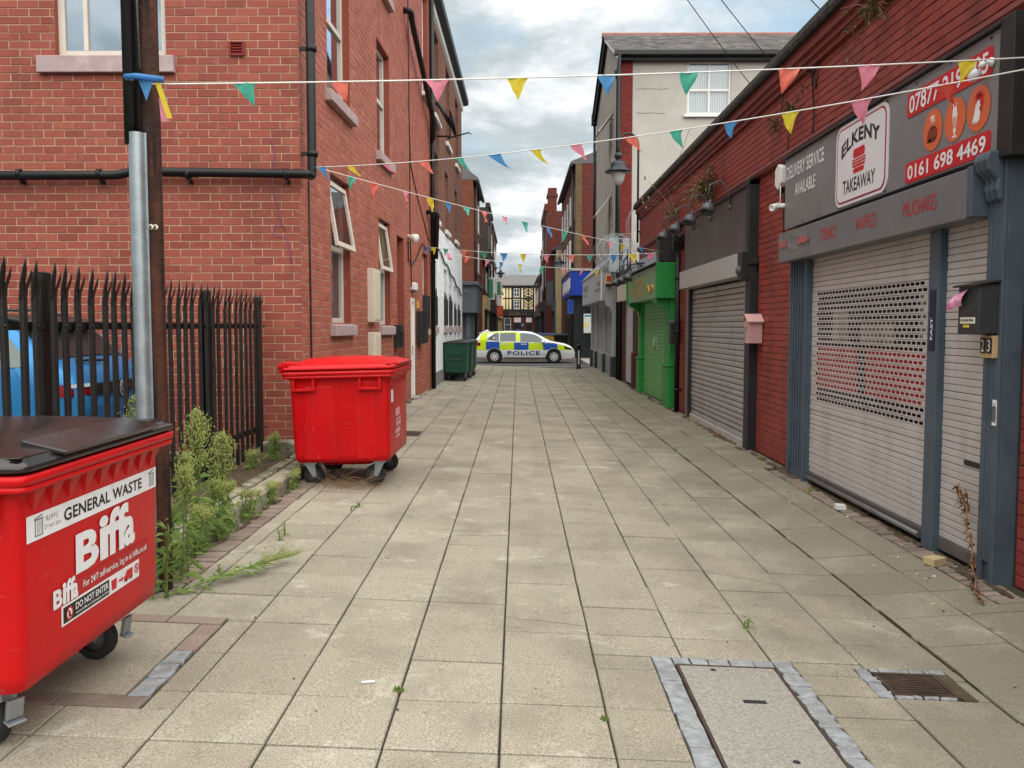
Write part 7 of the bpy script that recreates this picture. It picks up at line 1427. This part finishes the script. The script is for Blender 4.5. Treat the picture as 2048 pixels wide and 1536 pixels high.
MB().pbox(PP, -2.2, 2.3, 2.9, 3.6, 0, .2).build('fascia', M_black, pub, .02); m = MB(); m.text('DUKES', lambda u, v, n: PP(u, v, n + .2), -1.2, .3, 3.05, 3.45, .01, 0, .01, 1.2); m.build('lettering', mat('worn_gold', s2l(130, 96, 56), .6), pub, recalc=False); m = MB(); m.text('111', lambda u, v, n: PP(u, v, n + .2), .7, 1.2, 3.1, 3.35, .01); m.build('lettering', mat('worn_gold', s2l(130, 96, 56), .6), pub, recalc=False)
MB().pbox(PP, -3.2, 2.3, 0, 2.9, 0, .02).build('ground_floor', M_fb3, pub); far_window(pub, lambda u, v, n: PP(u, v, n + .02), -1.9, -.95, .9, 2.7)
for u0, u1 in ((-.55, .4), (1.1, 1.85)): MB().pbox(PP, u0, u1, 0, 2.1, .02, .05).build('doorway', M_dark, pub); MB().pbox(PP, u0, u1, 2.1, 2.75, .02, .06).build('white_panel', M_white, pub)
m = MB(); disc(m, PP, .62, 1.75, .22, .06, 16); m.build('blue_plaque', mat('plaque_blue', s2l(80, 130, 160), .5), pub, recalc=False)
# projecting signs and lanterns of the far street
def proj_sign(lab, x, y, z0, z1, w, fm, pm, side):
    t = thing('projecting_sign', lab, 'sign', (x, y, z0)); a, b = (x, x + w) if side < 0 else (x - w, x); MB().box(a, b, y - .05, y + .05, z0, z1).build('frame', fm, t, .01); MB().box(a + .09, b - .09, y - .058, y - .05, z0 + .1, z1 - .1).build('panel', pm, t); MB().box(min(x - side * -.25, x), max(x - side * -.25, x), y - .03, y + .03, z1 - .1, z1 - .05).build('bracket', M_black, t)
M_tealsign = mat('green_sign_face', s2l(66, 140, 104), .5, .15, 4, 0)
proj_sign('tall green projecting sign in a white frame', -2.1, 60.5, 3.4, 4.9, .5, M_white, M_tealsign, -1); proj_sign('green projecting sign hanging behind the framed one', -1.7, 68.5, 3.9, 5.1, .45, M_white, M_tealsign, -1); proj_sign('square orange projecting sign low on the left of the far street', -2.0, 75.0, 2.4, 3.3, .75, mat('red_frame', s2l(170, 50, 36), .5), mat('orange_face', s2l(220, 96, 50), .5), -1); proj_sign('grey projecting sign on the right of the far street', 2.5, 60.0, 3.0, 4.6, .55, M_shopgr, M_shopgr, 1); proj_sign('small blue projecting sign beside the black tiled shop', 2.75, 43.75, 2.2, 2.9, .3, mat('blue_frame', s2l(40, 80, 140), .5), MATS['royal_blue'], 1)
def lantern(lab, x, y, z, side):
    t = thing('wall_lantern', lab, 'street lamp', (x, y, z)); xx = x - side * .7; MB().tube([(x, y, z), (x - side * .3, y, z + .3), (xx, y, z + .35), (xx, y, z + .1)], .03, 6).build('bracket', M_black, t); MB().lathe([(.0, .3), (.08, .28), (.1, .15), (.2, .1), (.38, -.02), (.0, -.02)], (xx, y, z - .1), 14).build('lantern', MATS['lantern_black'], t); MB().lathe([(.18, 0), (.16, -.15), (.08, -.3), (0, -.32)], (xx, y, z - .12), 12).build('lamp_glass', MATS['frosted_glass'], t)
lantern('black wall lantern on the brown brick building across the road', 2.85, 46.5, 5.0, 1); lantern('black wall lantern on the left of the far street', -2.0, 66.0, 5.6, -1); lantern('small wall lantern far down the right of the street', 2.35, 78.0, 5.2, 1)
for lab, a, b in (('white strip light standing out from the brown brick wall', (2.78, 47.2, 4.5), None),): tag(MB().box(2.66, 2.74, 46.2, 46.3, 4.45, 6.0).build('banner_strip', M_white, None, 0, (2.7, 46.25, 4.45)), 'narrow white banner strip standing out from the brown brick wall', 'banner')
# bins in the far street
def far_bin(lab, x, y, body, lid, grp=None):
    t = thing('wheeled_bin', lab, 'bin', (x, y, .02), 0, grp); m = MB(); ORG[t] = Vector((0, 0, 0)); loft(m, [rr(.28, .3, .03, .08), rr(.36, .40, .03, 1.0), rr(.38, .42, .03, 1.02), rr(.38, .42, .03, 1.06)], 0, (True, True), False); m.build('body', body, t); m = MB(); loft(m, [rr(.4, .44, .03, 1.06), rr(.4, .44, .03, 1.1), rr(.3, .34, .03, 1.18)], 0, (True, True), False); m.build('lid', lid, t)
    for s in (-1, 1): MB().cyl((s * .26, .3, .1), (s * .32, .3, .1), .1, 12).build('wheel', M_rubber, t)
    for s in (-1, 1): MB().box(s * .2 - .04, s * .2 + .04, -.28, -.2, 0, .12).build('foot', M_rubber, t)
M_bbin = mat('blue_bin', s2l(36, 56, 120), .5); M_ybin = mat('yellow_bin', s2l(190, 160, 50), .5)
far_bin('blue wheeled bin beyond the bonnet of the police car', 1.15, 52.0, M_bbin, M_bbin); far_bin('yellow wheeled bin with a blue lid beyond the police car', 1.75, 50.0, M_ybin, M_bbin); far_bin('black wheeled bin against the brown brick building', 2.3, 47.5, M_blackpl, M_blackpl)
